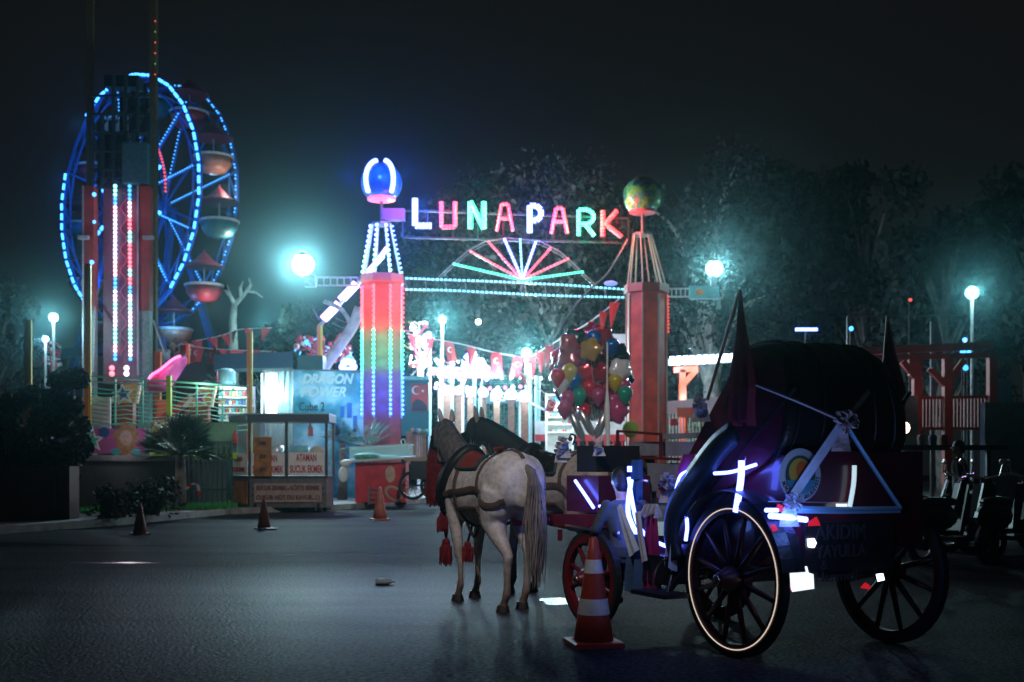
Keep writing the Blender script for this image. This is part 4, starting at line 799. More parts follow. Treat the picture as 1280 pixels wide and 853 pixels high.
# bunting
FR = mat('flag_cloth', (.62, .03, .05), .6); FRW = WHT
def bunting(pts, d, n, lab, w=.42, h=.6, rect=True, seed=1):
    rr = random.Random(seed); q = smooth_path([P(*p, d) if len(p) == 2 else P(*p) for p in pts], 8); t = thing('bunting', lab, 'bunting', q[0], 'strings of red flags'); mb = MB(); mb.tube(q, .022, 4); part('cord', mb, WHT, t)
    for i in range(n):
        k = (i + .5) / n * (len(q) - 1); c = q[int(k)].lerp(q[min(len(q) - 1, int(k) + 1)], k % 1); a = rr.uniform(-.9, .9); u = V((math.cos(a), math.sin(a), 0)); sw = rr.uniform(-.2, .2)
        mb = MB(); rows = []
        for j in range(5):
            z = j / 4; ww = w / 2 * (1 if rect and i % 3 else 1 - .8 * z); o_ = V((sw * z, 0, -h * z)) + V((-u.y, u.x, 0)) * .05 * math.sin(3 * z + i); rows.append([c + u * -ww + o_, c + o_ + V((0, -.05 * math.sin(2 * z), 0)), c + u * ww + o_])
        mb.loft(rows, closed=False, cap=False); fl_ = part('flag', mb, FR, t)
        if rect and i % 3:
            mb = MB(); cc = c + V((sw * .4, -.09, -h * .42)); pts2 = []
            for j in range(9): aa = math.radians(50 + j * 260 / 8); pts2.append(cc + u * (.11 * math.cos(aa)) + V((0, 0, .11 * math.sin(aa))))
            for j in range(9): aa = math.radians(310 - j * 260 / 8); pts2.append(cc + u * (.03 + .085 * math.cos(aa)) + V((0, 0, .085 * math.sin(aa))))
            mb.add(pts2, [(j, j + 1, 16 - j, 17 - j) for j in range(8)]); part('crescent', mb, WHT, fl_)
bunting([(508, 417), (537, 423), (575, 430), (620, 441), (658, 447)], 42, 6, 'red flag bunting from the glowing column to the white globe lamp', .40, .75, seed=2)
bunting([(662, 447, 42), (690, 430, 41), (735, 404, 39), (774, 374, 36.4)], 40, 8, 'red flag bunting climbing from the lamp to the right column', .36, .8, False, seed=3)
bunting([(225, 430), (262, 436), (300, 438), (345, 440)], 52, 7, 'lower red flag bunting right of the big wheel', .6, .7, seed=4)
bunting([(240, 427), (275, 420), (300, 412), (340, 410)], 54, 6, 'upper short red flag bunting right of the big wheel', .5, .6, False, seed=5)
bunting([(640, 455), (690, 500), (720, 520)], 39, 3, 'short string of red flags in front of the booth', .3, .4, seed=6)
for x0, y0, x1, y1, d, lab in ((420, 398, 452, 402, 40, 'dark cable sagging left of the column, upper one'), (415, 404, 452, 410, 40, 'dark cable sagging left of the column, lower one')):
    mb = MB(); mb.tube([P(x0 + (x1 - x0) * i / 8, y0 + (y1 - y0) * i / 8 + 4 * math.sin(PI * i / 8), d) for i in range(9)], .02, 4); solo('overhead_cable', mb, GREY, lab, 'cable', base=P(x0, y0, d))
# ================================================================ TRAFFIC CONES
CO = mat('cone_orange', (.42, .05, .03), .45, var=.15, scale=6); REF = mat('reflective_band', (.78, .82, .82), .3, var=.15, scale=12); COD = mat('cone_faded', (.36, .10, .07), .6, var=.3, scale=7)
def cone(px, py, h, lab, near, rz=0.):
    t = thing('traffic_cone', lab, 'traffic cone', G(px, gd(py)), 'traffic cones on the road', rz); t.scale = (1, 1, 1) if near else (1.25, 1.25, 1.05); w = h * .5; k = h / .75; mb = MB()
    mb.lathe([(w * .66, .0), (w * .66, .028 * k), (w * .60, .035 * k)], n=4, M=Matrix.Rotation(PI / 4, 3, 'Z')); part('base', mb, CO if near else COD, t, world=False)
    mb = MB(); rf = lambda z: (.145 - .118 * z / .75) * k if z < 10 else 0; mb.lathe([(rf(z), z * k) for z in (.03, .2, .4, .6, .74)] + [(.012 * k, .75 * k)], n=24); part('body', mb, CO if near else COD, t, True, world=False)
    for z0, z1 in ((.215, .325), (.50, .595)):
        mb = MB(); mb.lathe([(rf(z0) + .003, z0 * k), (rf(z1) + .003, z1 * k)], n=24, cap=False); part('band', mb, REF if near else COD, t, True, world=False)
cone(742, 806, .745, 'large red cone with two silver bands beside the carriage front wheel', True, .2)
cone(475, 650, .70, 'small dull cone in front of the red fruit cart', False, .3); cone(330, 661, .55, 'small dull cone in front of the grey snack cart', False); cone(175, 668, .52, 'small dark cone at the left by the grass bed', False, .5)
# ================================================================ SNACK CART
CD = 28.6
sc_ = thing('snack_cart', 'grey snack cart with glass case and ATAMAN SUCUK EKMEK signs', 'food cart', G(355, CD))
def kp(px, py, dy=0): return P(px - 9, py, CD) + V((0, dy, 0))
x0, x1, x2 = P(290, 0, CD + 1.1).x, kp(321, 0).x, kp(416, 0).x; zb, zm, zt = .13, kp(0, 598).z - .0, kp(0, 526).z; DP = 1.1
CG = mat('cart_steel', (.20, .20, .21), .4, .6, var=.2); CDK = mat('cart_dark', (.07, .07, .075), .5, .3)
# plan: left end recedes back-left so its side face shows
A, B, C_, D_ = V((x1, CD, 0)), V((x2, CD + .15, 0)), V((x2 + .0, CD + .15 + DP, 0)), V((x0, CD + DP, 0))
def slab(q, z0, z1): return [[p + V((0, 0, z0)) for p in q], [p + V((0, 0, z1)) for p in q]]
mb = MB(); mb.loft(slab([A, B, C_, D_], zb, zm)); part('cabinet', mb, CG, sc_)
ctr = (A + B + C_ + D_) / 4; big = [ctr + (p - ctr) * 1.06 for p in (A, B, C_, D_)]
mb = MB(); mb.loft(slab(big, zt - .03, zt + .16)); part('roof', mb, CDK, sc_)
mb = MB(); mb.loft(slab(big, zt + .165, zt + .19)); part('roof_sheet', mb, mat('roof_sheet', (.45, .47, .48), .4, .3), sc_)
mb = MB(); mb.loft(slab([ctr + (p - ctr) * 1.03 for p in (A, B, C_, D_)], zm, zm + .06)); part('counter', mb, CDK, sc_)
for p in (A, B, C_, D_, A.lerp(B, .48)): mb = MB(); mb.bar(p + V((0, 0, zm)), p + V((0, 0, zt)), .07); part('post', mb, CDK, sc_)
GL = mat('thin_glass', (.8, .9, .9), .05, alpha=.14)
for p, q in ((A, B), (D_, A), (B, C_)): mb = MB(); mb.prism([p + V((0, 0, zm + .06)), q + V((0, 0, zm + .06)), q + V((0, 0, zt)), p + V((0, 0, zt))], V((q.y - p.y, p.x - q.x, 0)).normalized() * -.01); part('glass_pane', mb, GL, sc_)
RT = mat('red_lettering', (.45, .02, .03), .5)
def sign(p, q, z0, z1, lines, tm=RT, bm=WHT, sz=.2, par=sc_, off=.035, wd=None, nm='sign_panel'):
    u = (q - p); L = u.length; u.normalize(); n = V((u.y, -u.x, 0)); mb = MB(); mb.prism([p + n * off + V((0, 0, z0)), q + n * off + V((0, 0, z0)), q + n * off + V((0, 0, z1)), p + n * off + V((0, 0, z1))], n * .012); o = part(nm, mb, bm, par)
    mb = MB(); rz = math.atan2(u.y, u.x)
    for i, l in enumerate(lines): c = p + u * L / 2 + n * (off + .022) + V((0, 0, z1 - (z1 - z0) * (i + .5) / len(lines))); mb.text(l, TM(c, rz), sz, .006, .006, width=(wd or .8) * L * (1 if len(l) > 7 else .62))
    part('lettering', mb, tm, o); return o
M_ = A.lerp(B, .48); SGN = mat('sign_white', (.78, .76, .75), .5, var=.08)
sign(M_ + V((.05, 0, 0)), B - V((.05, 0, 0)), zm + .08, zm + .66, ['ATAMAN', 'SUCUK EKMEK'], bm=SGN, sz=.26, wd=.92); sign(A + V((.05, 0, 0)), M_ - V((.05, 0, 0)), zm + .08, zm + .64, ['ATAMAN', 'SUCUK EKMEK'], bm=SGN, sz=.24, wd=.92)
sign(D_.lerp(A, .04), D_.lerp(A, .94), zm + .08, zm + .62, ['ATAMAN', 'SUCUK EKMEK'], bm=SGN, sz=.16)
sign(A + V((.12, 0, 0)), B - V((.12, 0, 0)), zb + .14, zb + .62, ['SUCUK EKMEK - KÖFTE EKMEK', 'CUKUR HOT DU KAVUR...(.)'], bm=mat('sign_pink', (.36, .27, .24), .6, var=.2), tm=mat('sign_brown_text', (.12, .04, .04), .6), sz=.15, wd=.94)
sign(A + V((.13, -.02, 0)), A + V((.58, -.02, 0)), zm + .05, zm + 1.05, ['EKMEK', 'SUCUK', 'KÖFTE'], bm=mat('menu_brown', (.34, .13, .03), .6, var=.5, scale=5), tm=mat('menu_dark_text', (.03, .02, .02), .6), sz=.13, wd=.6, nm='menu_board', off=.05)
mb = MB(); mb.prism([D_.lerp(A, .05) + V((-.02, -.03, zb + .1)), D_.lerp(A, .95) + V((-.02, -.03, zb + .1)), D_.lerp(A, .95) + V((-.02, -.03, zm - .08)), D_.lerp(A, .05) + V((-.02, -.03, zm - .08))], (-.02, -.01, 0)); part('side_picture', mb, mat('side_print', (.38, .13, .05), .6, var=.7, scale=2.2), sc_)
for i, z in enumerate((zm - .25, zm - .42)): mb = MB(); mb.bar(A + V((.05, -.02, z)), B + V((-.05, -.02, z)), .03, .03); part('trim_rail', mb, CDK, sc_)
for p in (A, B, C_, D_): mb = MB(); q = ctr + (p - ctr) * .82; mb.lathe([(.14, -.04), (.14, .04)], q + V((0, 0, .14)), 14, Matrix.Rotation(PI / 2, 3, 'Y')); mb.bar(q + V((0, 0, .14)), q + V((0, 0, .3)), .05); part('wheel', mb, BLK, sc_)
rr = random.Random(5)
BT = [mat('ketchup_red', (.6, .02, .04), .4), BLK, mat('steel_tray', (.5, .52, .54), .3, .8), mat('bread', (.55, .42, .28), .7), mat('cyan_tub', (.05, .4, .5), .4)]
def cartitem(name, px, py, w, h, mi, lab, cat, kind):
    p = kp(px, py, .45); mb = MB()
    if kind == 'bottle': mb.lathe([(w, 0), (w, h * .6), (w * .5, h * .75), (w * .2, h)], p, 10)
    elif kind == 'tray': mb.lathe([(w * .8, 0), (w, h), (w * .95, h), (w * .75, .02)], p, 14)
    else: mb.ball(p + V((0, 0, h / 2)), (w, w * .6, h / 2), 12, 7)
    solo(name, mb, BT[mi], lab, cat, base=p, smooth=True)
zc = 598
cartitem('sauce_bottle', 393, 545, .07, .36, 0, 'red sauce bottle behind the right glass of the snack cart', 'bottle', 'bottle'); cartitem('sauce_bottle', 297.5, 556, .07, .4, 0, 'red sauce bottle at the left end of the snack cart', 'bottle', 'bottle')
for i, (px, w, m_, l) in enumerate(((335, .24, 3, 'heap of bread rolls behind the left glass of the snack cart'), (350, .2, 2, 'steel bowl beside the bread in the snack cart'), (378, .3, 4, 'blue tub behind the right glass of the snack cart'), (402, .2, 3, 'wrapped loaf at the right end inside the snack cart'))):
    cartitem(['bread_heap', 'steel_bowl', 'blue_tub', 'loaf'][i], px, 574, w, .35, m_, l, ['bread', 'bowl', 'tub', 'bread'][i], 'blob' if m_ == 3 else 'tray')
mb = MB(); mb.lathe([(.38, 0), (.42, .03), (.3, .06), (.05, .07)], kp(325, 520.5, .5), 16); mb.bar(kp(325, 524, .5), kp(325, 520, .5), .1); part('roof_vent', mb, mat('vent_steel', (.5, .55, .56), .3, .7), sc_, True)
light(kp(362, 548, .5), (.9, .95, 1.), 7, .15)
# ================================================================ FRUIT CART
fcart = thing('fruit_cart', 'red cart with a glass top tray and white bag at its left corner', 'food cart', G(478, 31.6))
def rp2(px, py, dy=0): return P(px, py, 31.6) + V((0, dy, 0))
a, b_ = rp2(444, 634), rp2(507, 580); mb = MB(); mb.box(((a.x + b_.x) / 2, 32.1, (b_.z + .1) / 2 + .05), (b_.x - a.x, 1., b_.z - .12)); part('body', mb, mat('cart_red', (.55, .03, .04), .4, var=.35, scale=3), fcart)
mb = MB(); mb.ball(rp2(488, 593, -.02), (.14, .02, .24), 14, 8); mb.m = 1; mb.ball(rp2(492, 617, -.02), (.28, .02, .2), 14, 8, Matrix.Rotation(.6, 3, 'Y')); mb.m = 2; mb.ball(rp2(493, 617, -.035), (.21, .02, .14), 14, 8, Matrix.Rotation(.6, 3, 'Y')); part('fruit_print', mb, [mat('print_beige', (.55, .38, .28), .6, var=.3), mat('rind_print', (.4, .3, .2), .5), mat('melon_red', (.5, .04, .04), .5, var=.4, scale=9)], fcart)
mb = MB()
for i in range(4): mb.bar(rp2(461, 611 + i * 6, -.04), rp2(474, 611 + i * 6, -.04), .03)
mb.bar(rp2(461, 608, -.04), rp2(461, 631, -.04), .04); mb.bar(rp2(474, 608, -.04), rp2(474, 631, -.04), .04); part('vent_grille', mb, GREY, fcart)
mb = MB(); q = [rp2(434, 578, -.3), rp2(511, 574, -.3), rp2(515, 572, 1.3), rp2(438, 575, 1.3)]; mb.loft([[p for p in q], [p + V((0, 0, .06)) for p in q]]); part('counter', mb, mat('counter_white', (.6, .66, .66), .4), fcart)
mb = MB(); q = [rp2(438, 575, -.2), rp2(512, 571, -.2), rp2(512, 571, 1.1), rp2(438, 575, 1.1)]; mb.loft([[p for p in q], [p + V((0, 0, .34)) for p in q]], cap=False); part('glass_tray', mb, mat('tray_glass', (.45, .75, .75), .15, alpha=.5), fcart)
mb = MB(); [mb.bar(q[i] + V((0, 0, .35)), q[(i + 1) % 4] + V((0, 0, .35)), .03) for i in range(4)]; mb.tube(smooth_path([rp2(506, 566), rp2(504, 557), rp2(501, 552), rp2(505, 549), rp2(507, 556)], 3), .018, 6); part('rim', mb, mat('rim_pale', (.55, .7, .7), .4), fcart)
mb = MB(); mb.ball(rp2(459, 571, -.05), (.42, .3, .12), 14, 7); mb.ball(rp2(485, 572, .1), (.4, .25, .08), 12, 6); solo('fruit_pile', mb, mat('pale_green_fruit', (.10, .4, .30), .5, var=.4, scale=8), 'heap of green fruit in the glass tray of the red cart', 'fruit', base=rp2(459, 571), smooth=True)
mb = MB(); mb.ball(rp2(435, 579, -.35), (.17, .1, .1), 10, 6); mb.ball(rp2(432, 593, -.35), (.15, .1, .22), 10, 7); solo('plastic_bag', mb, mat('bag_white', (.7, .72, .7), .5, bump=.5), 'white plastic bag hanging from the corner of the red cart', 'bag', base=rp2(432, 593), smooth=True)
for x in (452, 500): mb = MB(); mb.lathe([(.17, -.04), (.17, .04)], V((rp2(x, 0).x, 31.75, .17)), 14, Matrix.Rotation(PI / 2, 3, 'X')); part('wheel', mb, BLK, fcart)
# motorbike behind the red tassel
mbk = thing('cargo_bike', 'dark small-wheeled cart bike half hidden behind the white horse head', 'bike', G(532, 31)); 
for x in (543, 516): mb = MB(); c = P(x, 607, 31); mb.tube([c + V((.36 * math.cos(a), 0, .36 * math.sin(a))) for a in [j * PI / 10 for j in range(20)]], .05, 6, closed=True); [mb.bar(c, c + V((.34 * math.cos(a), 0, .34 * math.sin(a))), .015) for a in [j * PI / 5 for j in range(10)]]; part('wheel', mb, BLK, mbk)
mb = MB(); mb.box(P(530, 588, 31), (.7, .6, .5)); mb.bar(P(516, 607, 31), P(543, 607, 31), .06); mb.bar(P(543, 607, 31), P(540, 575, 31), .06); mb.m = 1; mb.box(P(524, 574, 31), (.75, .7, .1)); part('frame', mb, [BLK, mat('bike_tan', (.4, .3, .22), .6)], mbk)
# litter on the road
mb = MB(); c = G(480, gd(731)); mb.tube([c + V((-.09, 0, .03)), c + V((.05, .02, .03)), c + V((.08, .02, .03)), c + V((.11, .02, .03))], [.03, .03, .014, .013], 8); solo('plastic_bottle', mb, mat('bottle_plastic', (.6, .7, .75), .15), 'crushed clear bottle lying on the road left of the horses', 'bottle', base=c, smooth=True)
mb = MB(); c = G(333, gd(662)) + V((.1, -.2, .02)); mb.box(c, (.3, .12, .03), rz=.1); solo('paper_scrap', mb, WHT, 'white paper scrap at the foot of the cone by the snack cart', 'paper', base=c)
# ================================================================ PEOPLE
HAIR = mat('hair_black', (.012, .010, .009), .5, bump=.5, bscale=60)
def person(loc, rz, h, lab, shirt, trous, pose='stand', voxel=.022, hair=True, hold=None, hairm=None, group=None, fine=False, bag=False):
    t = thing('person', lab, 'person', loc, group, rz); k = h / 1.75; u = lambda x, y, z: V((x, y, z)) * k
    J = dict(pel=u(0, 0, .95), chest=u(0, .01, 1.30), neck=u(0, .0, 1.47), head=u(0, .03, 1.63))
    if pose == 'sit':
        dz = -.50; J = dict(pel=u(0, 0, .95 + dz), chest=u(0, .05, 1.28 + dz), neck=u(0, .10, 1.44 + dz), head=u(0, .16, 1.60 + dz))
    body, sh, tr_ = MB(), MB(), MB()
    body.caps(J['neck'] - u(0, 0, .03), J['head'], .055 * k, .06 * k); body.ball(J['head'] + u(0, 0, .02), (.076 * k, .095 * k, .115 * k), 14, 10); body.caps(J['head'] + u(0, .03, -.05), J['head'] + u(0, .055, -.07), .05 * k, .035 * k)
    body.caps(J['head'] + u(0, .09, .01), J['head'] + u(0, .115, -.015), .010 * k, .015 * k, 6)
    for s_ in (-1, 1): body.ball(J['head'] + u(.077 * s_, .0, 0), (.012 * k, .022 * k, .032 * k), 8, 6)
    def trunk(m, e):
        P0, P1 = J['pel'], J['chest']; ring = lambda c, a, b: [c + V((a * math.cos(j * PI / 8), b * math.sin(j * PI / 8), 0)) for j in range(16)]
        m.loft([ring(P0 - u(0, 0, .06), (.15 + e) * k, (.10 + e) * k), ring(P0 + u(0, 0, .05), (.16 + e) * k, (.11 + e) * k), ring(P0.lerp(P1, .5), (.145 + e) * k, (.10 + e) * k), ring(P1, (.18 + e) * k, (.115 + e) * k), ring(P1 + u(0, 0, .10), (.17 + e) * k, (.10 + e) * k), ring(J['neck'] - u(0, 0, .01), (.07 + e) * k, (.06 + e) * k)])
    trunk(sh, .015); trunk(body, 0)
    for s_ in (-1, 1):
        shd = J['chest'] + u(.185 * s_, 0, .10)
        if hold and (s_ in hold): el, wr = [V(p) * k if not isinstance(p, V) else p for p in hold[s_]]
        elif pose == 'sit': el, wr = shd + u(.05 * s_, .02, -.28), shd + u(.0, .20, -.42)
        else: el, wr = shd + u(.05 * s_, -.02, -.29), shd + u(.06 * s_, .06, -.53)
        body.caps(shd, el, .045 * k, .036 * k); body.caps(el, wr, .036 * k, .024 * k); sh.caps(shd, el, .058 * k, .050 * k)
        if fine: sh.caps(el, el.lerp(wr, .8), .05 * k, .034 * k)
        else: sh.caps(shd.lerp(el, .8), el, .05 * k, .05 * k)
        d = (wr - el).normalized(); side = d.cross(V((0, 0, 1))); side = side.normalized() if side.length > .1 else V((1, 0, 0)); up = side.cross(d)
        body.caps(wr, wr + d * .07 * k, .026 * k, .032 * k, 8)
        for f in range(4):
            o_ = side * (f - 1.5) * .021 * k; L_ = (.07, .08, .075, .06)[f] * k; b0 = wr + d * .08 * k + o_; b1 = b0 + d * L_ * .55 - up * .008 * k; b2 = b1 + d * L_ * .3 - up * .03 * k; body.caps(b0, b1, .0095 * k, .009 * k, 6); body.caps(b1, b2, .009 * k, .0075 * k, 6)
        b0 = wr + d * .03 * k + side * .028 * k; body.caps(b0, b0 + d * .04 * k + side * .03 * k - up * .01 * k, .012 * k, .009 * k, 6)
        hp = J['pel'] + u(.085 * s_, 0, -.03)
        if pose == 'sit': kn, an = hp + u(.03 * s_, .42, .02), hp + u(.03 * s_, .44, -.42)
        else: kn, an = hp + u(.01 * s_, .03 * s_, -.43), hp + u(.02 * s_, -.02 - .05 * s_, -.84)
        body.caps(hp, kn, .07 * k, .05 * k); body.caps(kn, an, .048 * k, .034 * k); tr_.caps(hp, kn, .092 * k, .066 * k); tr_.caps(kn, an + u(0, 0, .03), .064 * k, .05 * k)
        mb = MB(); mb.caps(an + u(0, -.03, -.045), an + u(0, .14, -.055), .042 * k, .034 * k); part('shoe', mb, BLK, t, True, world=False)
    ring = lambda c, a, b: [c + V((a * math.cos(j * PI / 8), b * math.sin(j * PI / 8), 0)) for j in range(16)]
    tr_.loft([ring(J['pel'] + u(0, 0, -.11), .13 * k, .10 * k), ring(J['pel'] + u(0, 0, .07), .172 * k, .12 * k)])
    put('body', organic(body, 'body', SK, voxel * .7 if not fine else .009, 3), t, world=False)
    put('shirt', organic(sh, 'shirt', shirt, voxel, 4), t, world=False); put('trousers', organic(tr_, 'trousers', trous, voxel, 4), t, world=False)
    mb = MB(); hc = J['head'] + u(0, -.012, .04); mb.ball(hc, (.086 * k, .10 * k, .105 * k), 16, 10); mb.ball(hc + u(0, -.04, -.05), (.076 * k, .065 * k, .10 * k), 14, 8)
    if hair: put('hair', organic(mb, 'hair', hairm or HAIR, voxel * .6, 2), t, world=False)
    for s_ in (-1, 1): mb = MB(); mb.ball(J['head'] + u(.032 * s_, .088, .015), .011 * k, 8, 6); part('eye', mb, BLK, t, world=False)
    mb = MB(); mb.box(J['head'] + u(0, .10, -.055), (.045 * k, .012 * k, .008 * k)); part('mouth', mb, mat('lips', (.3, .08, .07), .5), t, world=False); return t
sh = lambda n, c: mat('cloth_' + n, c, .75, var=.15, bump=.3, bscale=30)
DEN = sh('denim', (.06, .13, .26))
pm = person(G(764, 29.5), -.5, 1.74, 'balloon seller in a pale blue shirt and jeans under the balloons', sh('pale_blue', (.50, .55, .66)), DEN, hold={1: [(.25, .12, 1.2), (.05, .30, 1.30)]})
person(G(786, 31), 2.2, 1.66, 'dark haired person in a black top facing the balloon seller', sh('black', (.03, .03, .035)), DEN)
person(G(545, 36), .6, 1.68, 'person in a striped grey top behind the white horse head', sh('striped', (.35, .38, .42)), sh('navy', (.03, .04, .08)))
person(G(560, 37.5), 2.6, 1.7, 'person in a navy jacket standing between the two horse heads', sh('blue', (.04, .08, .25)), sh('navy', (.03, .04, .08)))
person(G(683, 33), 3.0, 1.62, 'person in a white top with teal headscarf behind the second horse', sh('white', (.65, .68, .68)), sh('navy', (.03, .04, .08)), hairm=sh('teal_scarf', (.05, .25, .26)))
person(G(712, 34.5), .4, 1.7, 'person with pale hair and white clothes in front of the flowers', sh('white', (.65, .68, .68)), sh('beige', (.4, .35, .3)))
person(G(1200, 17), 1.2, 1.6, 'dark clothed person sitting behind the black scooters at right', sh('black', (.03, .03, .035)), sh('black', (.03, .03, .035)))
# ================================================================ BALLOONS
rr = random.Random(17); BC = [('red', (.62, .015, .05)), ('dark_red', (.34, .01, .035)), ('yellow', (.5, .38, .03)), ('blue', (.02, .10, .36)), ('pink', (.42, .05, .17)), ('white', (.6, .58, .6)), ('gold', (.5, .28, .05)), ('green', (.03, .3, .2)), ('black', (.015, .015, .02))]
BM = {n: mat('balloon_' + n, c, .16, .25 if n in ('red', 'gold', 'blue', 'dark_red') else 0, coat=.6) for n, c in BC}
BD = 28.5; spots = []
fixed = [(712, 466, 'yellow', 'balloon'), (769, 478, 'yellow', 'balloon'), (718, 478, 'blue', 'balloon'), (697, 472, 'red', 'balloon'), (702, 482, 'white', 'balloon'), (724, 496, 'green', 'balloon'), (710, 499, 'pink', 'balloon'), (738, 437, 'gold', 'foil'), (765, 434, 'blue', 'balloon'), (742, 424, 'blue', 'balloon'), (772, 505, 'pink', 'foil'), (706, 512, 'pink', 'balloon'), (770, 515, 'pink', 'foil'), (781, 494, 'green', 'balloon'), (775, 462, 'white', 'foil')]
for x, y, c, kd in fixed: spots.append((x, y, 28.0 + rr.uniform(-.2, .1), c, kd))
while len(spots) < 84:
    a = rr.random() * 6.28; k = rr.random() ** .5; x, y = 738 + 43 * k * math.cos(a), 468 + 50 * k * math.sin(a)
    if y > 500 and x < 715: continue
    if min(math.hypot(x - s_[0], y - s_[1]) for s_ in spots) < 5.2: continue
    spots.append((x, y, 28.6 + rr.uniform(-.5, .7) , rr.choice(['red', 'red', 'dark_red', 'dark_red', 'black', 'pink' if y > 480 else 'red', 'dark_red']), 'foil' if y < 480 else 'balloon'))
hand = P(750, 562, 29.0)
ord_ = {}
for i, (x, y, d, c, kd) in enumerate(spots):
    p = P(x, y, d); key = (c, kd, 'upper' if y < 450 else 'middle' if y < 490 else 'lower', 'left' if x < 738 else 'right')
    lab = '%s %s balloon at the %s %s of the bunch' % (c.replace('_', ' '), 'puffy foil' if kd == 'foil' else 'round', key[2], key[3])
    t = thing('balloon', lab, 'balloon', p, 'bunch of balloons %s' % ' '.join(key)); mb = MB()
    if kd == 'foil':
        R3 = Matrix.Rotation(rr.uniform(-.6, .6), 3, 'Z') @ Matrix.Rotation(rr.uniform(-.5, .5), 3, 'Y'); n, m_ = 20, 9; vs = []
        for a in range(1, m_):
            for j in range(n): th = PI * a / m_; ph = 2 * PI * j / n; rad = .30 * (1 + .14 * math.cos(5 * ph)); vs.append(V((rad * math.sin(th) * math.cos(ph), .15 * math.cos(th), rad * math.sin(th) * math.sin(ph))))
        mb.loft([[R3 @ v for v in vs[i_ * n:(i_ + 1) * n]] for i_ in range(m_ - 1)])
    else: mb.lathe([(.012, -.22), (.03, -.20), (.10, -.12), (.16, 0), (.165, .07), (.12, .15), (.05, .19), (.01, .195)], n=14); mb.v = [(x_ * 1.2, y_ * 1.2, z_ * 1.2) for x_, y_, z_ in mb.v]
    part('skin', mb, BM[c], t, True, world=False)
    mb = MB(); mb.tube([V((0, 0, -.15)), (hand - p) * .5 + V((.03 * math.sin(i), 0, -.1)), hand - p], .002, 3, cap=False); part('string', mb, WHT, t, world=False)
for (a, b_, lab, r) in (((713, 515), (730, 552), 'long silver tube balloon hanging lower left of the bunch', .115), ((724, 511), (742, 545), 'second silver tube balloon hanging beside the first', .115), ((758, 512), (745, 548), 'grey tube balloon below the middle of the bunch', .12)):
    q0, q1 = P(*a, 28.1), P(*b_, 28.1); mb = MB(); mb.tube([q0, q0.lerp(q1, .1), q0.lerp(q1, .8), q1.lerp(q0, .08), q1], [.04, r, r * .9, r * .5, .02], 12); solo('tube_balloon', mb, mat('silver_foil', (.5, .5, .52), .25, .7), lab, 'balloon', base=q0, smooth=True)
mb = MB(); mb.tube([P(759, 428, 27.6), P(759, 486, 27.6), P(759, 510, 27.6), P(760, 552, 27.6), G(761, 27.6)], [.02, .02, .07, .05, .03], 8); solo('white_staff', mb, WHT, 'tall white staff standing in front of the balloon bunch', 'pole', base=G(761, 27.6))
# ================================================================ RIGHT OF GATE: lit pergola, fence
pg = thing('lit_pergola', 'red timber pergola with a glaring white light edge right of the gate', 'pergola', G(880, 44)); mb = MB(); mb.bar(P(836, 453, 44), P(925, 449, 44), .4, .25); part('roof_edge', mb, WHT, pg)
mb = MB(); mb.dots([P(836, 449, 43.7), P(920, 445, 43.7)], .25, .10, 6, elong=1.7); mb.dots([P(836, 455, 43.7), P(900, 452, 43.7)], .25, .07, 6, elong=1.7); part('light_strip', mb, LW, pg)
mb = MB(); mb.bar(P(842, 463, 43), P(872, 461, 43), .22); mb.bar(P(853, 462, 43), P(853, 482, 43), .22); mb.bar(P(870, 463, 43), P(853, 482, 43), .2); mb.bar(P(853, 480, 43), G(853, 43), .25); part('timber_frame', mb, REDC, pg)
for x, y, pw in ((850, 458, 90), (890, 452, 130), (862, 500, 90)): light(P(x, y, 42.3), (.75, .9, 1.), pw, .3)
bush('pergola_bush', 860, 44.5, 3.4, 3.2, 'leafy green bush under the lit pergola', 81, LEAF3, 4500, .14)
wf = thing('white_fence', 'white fence with board top rail right of the gate column', 'fence', G(875, 40)); mb = MB(); mb.prism([P(832, 502, 40), P(900, 496, 40), P(900, 514, 40), P(832, 518, 40)], (0, .06, 0)); part('top_board', mb, WHT, wf); mb = MB()
for i in range(16): mb.bar(P(833 + 4.2 * i, 512, 40.1), G(833 + 4.2 * i, 40.1) , .05)
part('pickets', mb, WHT, wf); mb = MB(); mb.box(P(862, 516, 39.8), (.9, .1, .35)); mb.box(P(858, 530, 39.8), (.08, .08, 1.)); part('red_box', mb, mat('orange_box', (.6, .12, .05), .5), wf); mb = MB(); mb.box(P(842, 528, 39.7), (.25, .03, .25), rz=.2); part('red_tag', mb, FR, wf)
mb = MB(); mb.box(P(742, 535, 42), (4.4, .1, .5)); mb.m = 1; mb.box(P(742, 545, 42), (4.4, .08, .4)); [mb.bar(P(690 + 11 * i, 525, 42), G(690 + 11 * i, 42), .06) for i in range(10)]; solo('booth_rail', mb, [WHT, FR], 'white and red railing behind the balloon seller', 'railing', base=G(742, 42))
mb = MB(); mb.box(P(785, 470, 43), (1.2, .1, 3.2)); mb.bar(P(785, 520, 43.1), G(785, 43.1), .2); solo('white_screen', mb, WHT, 'pale upright screen just left of the red column', 'screen', base=G(785, 43)); light(P(778, 480, 42), (.75, .9, 1.), 60, .3)
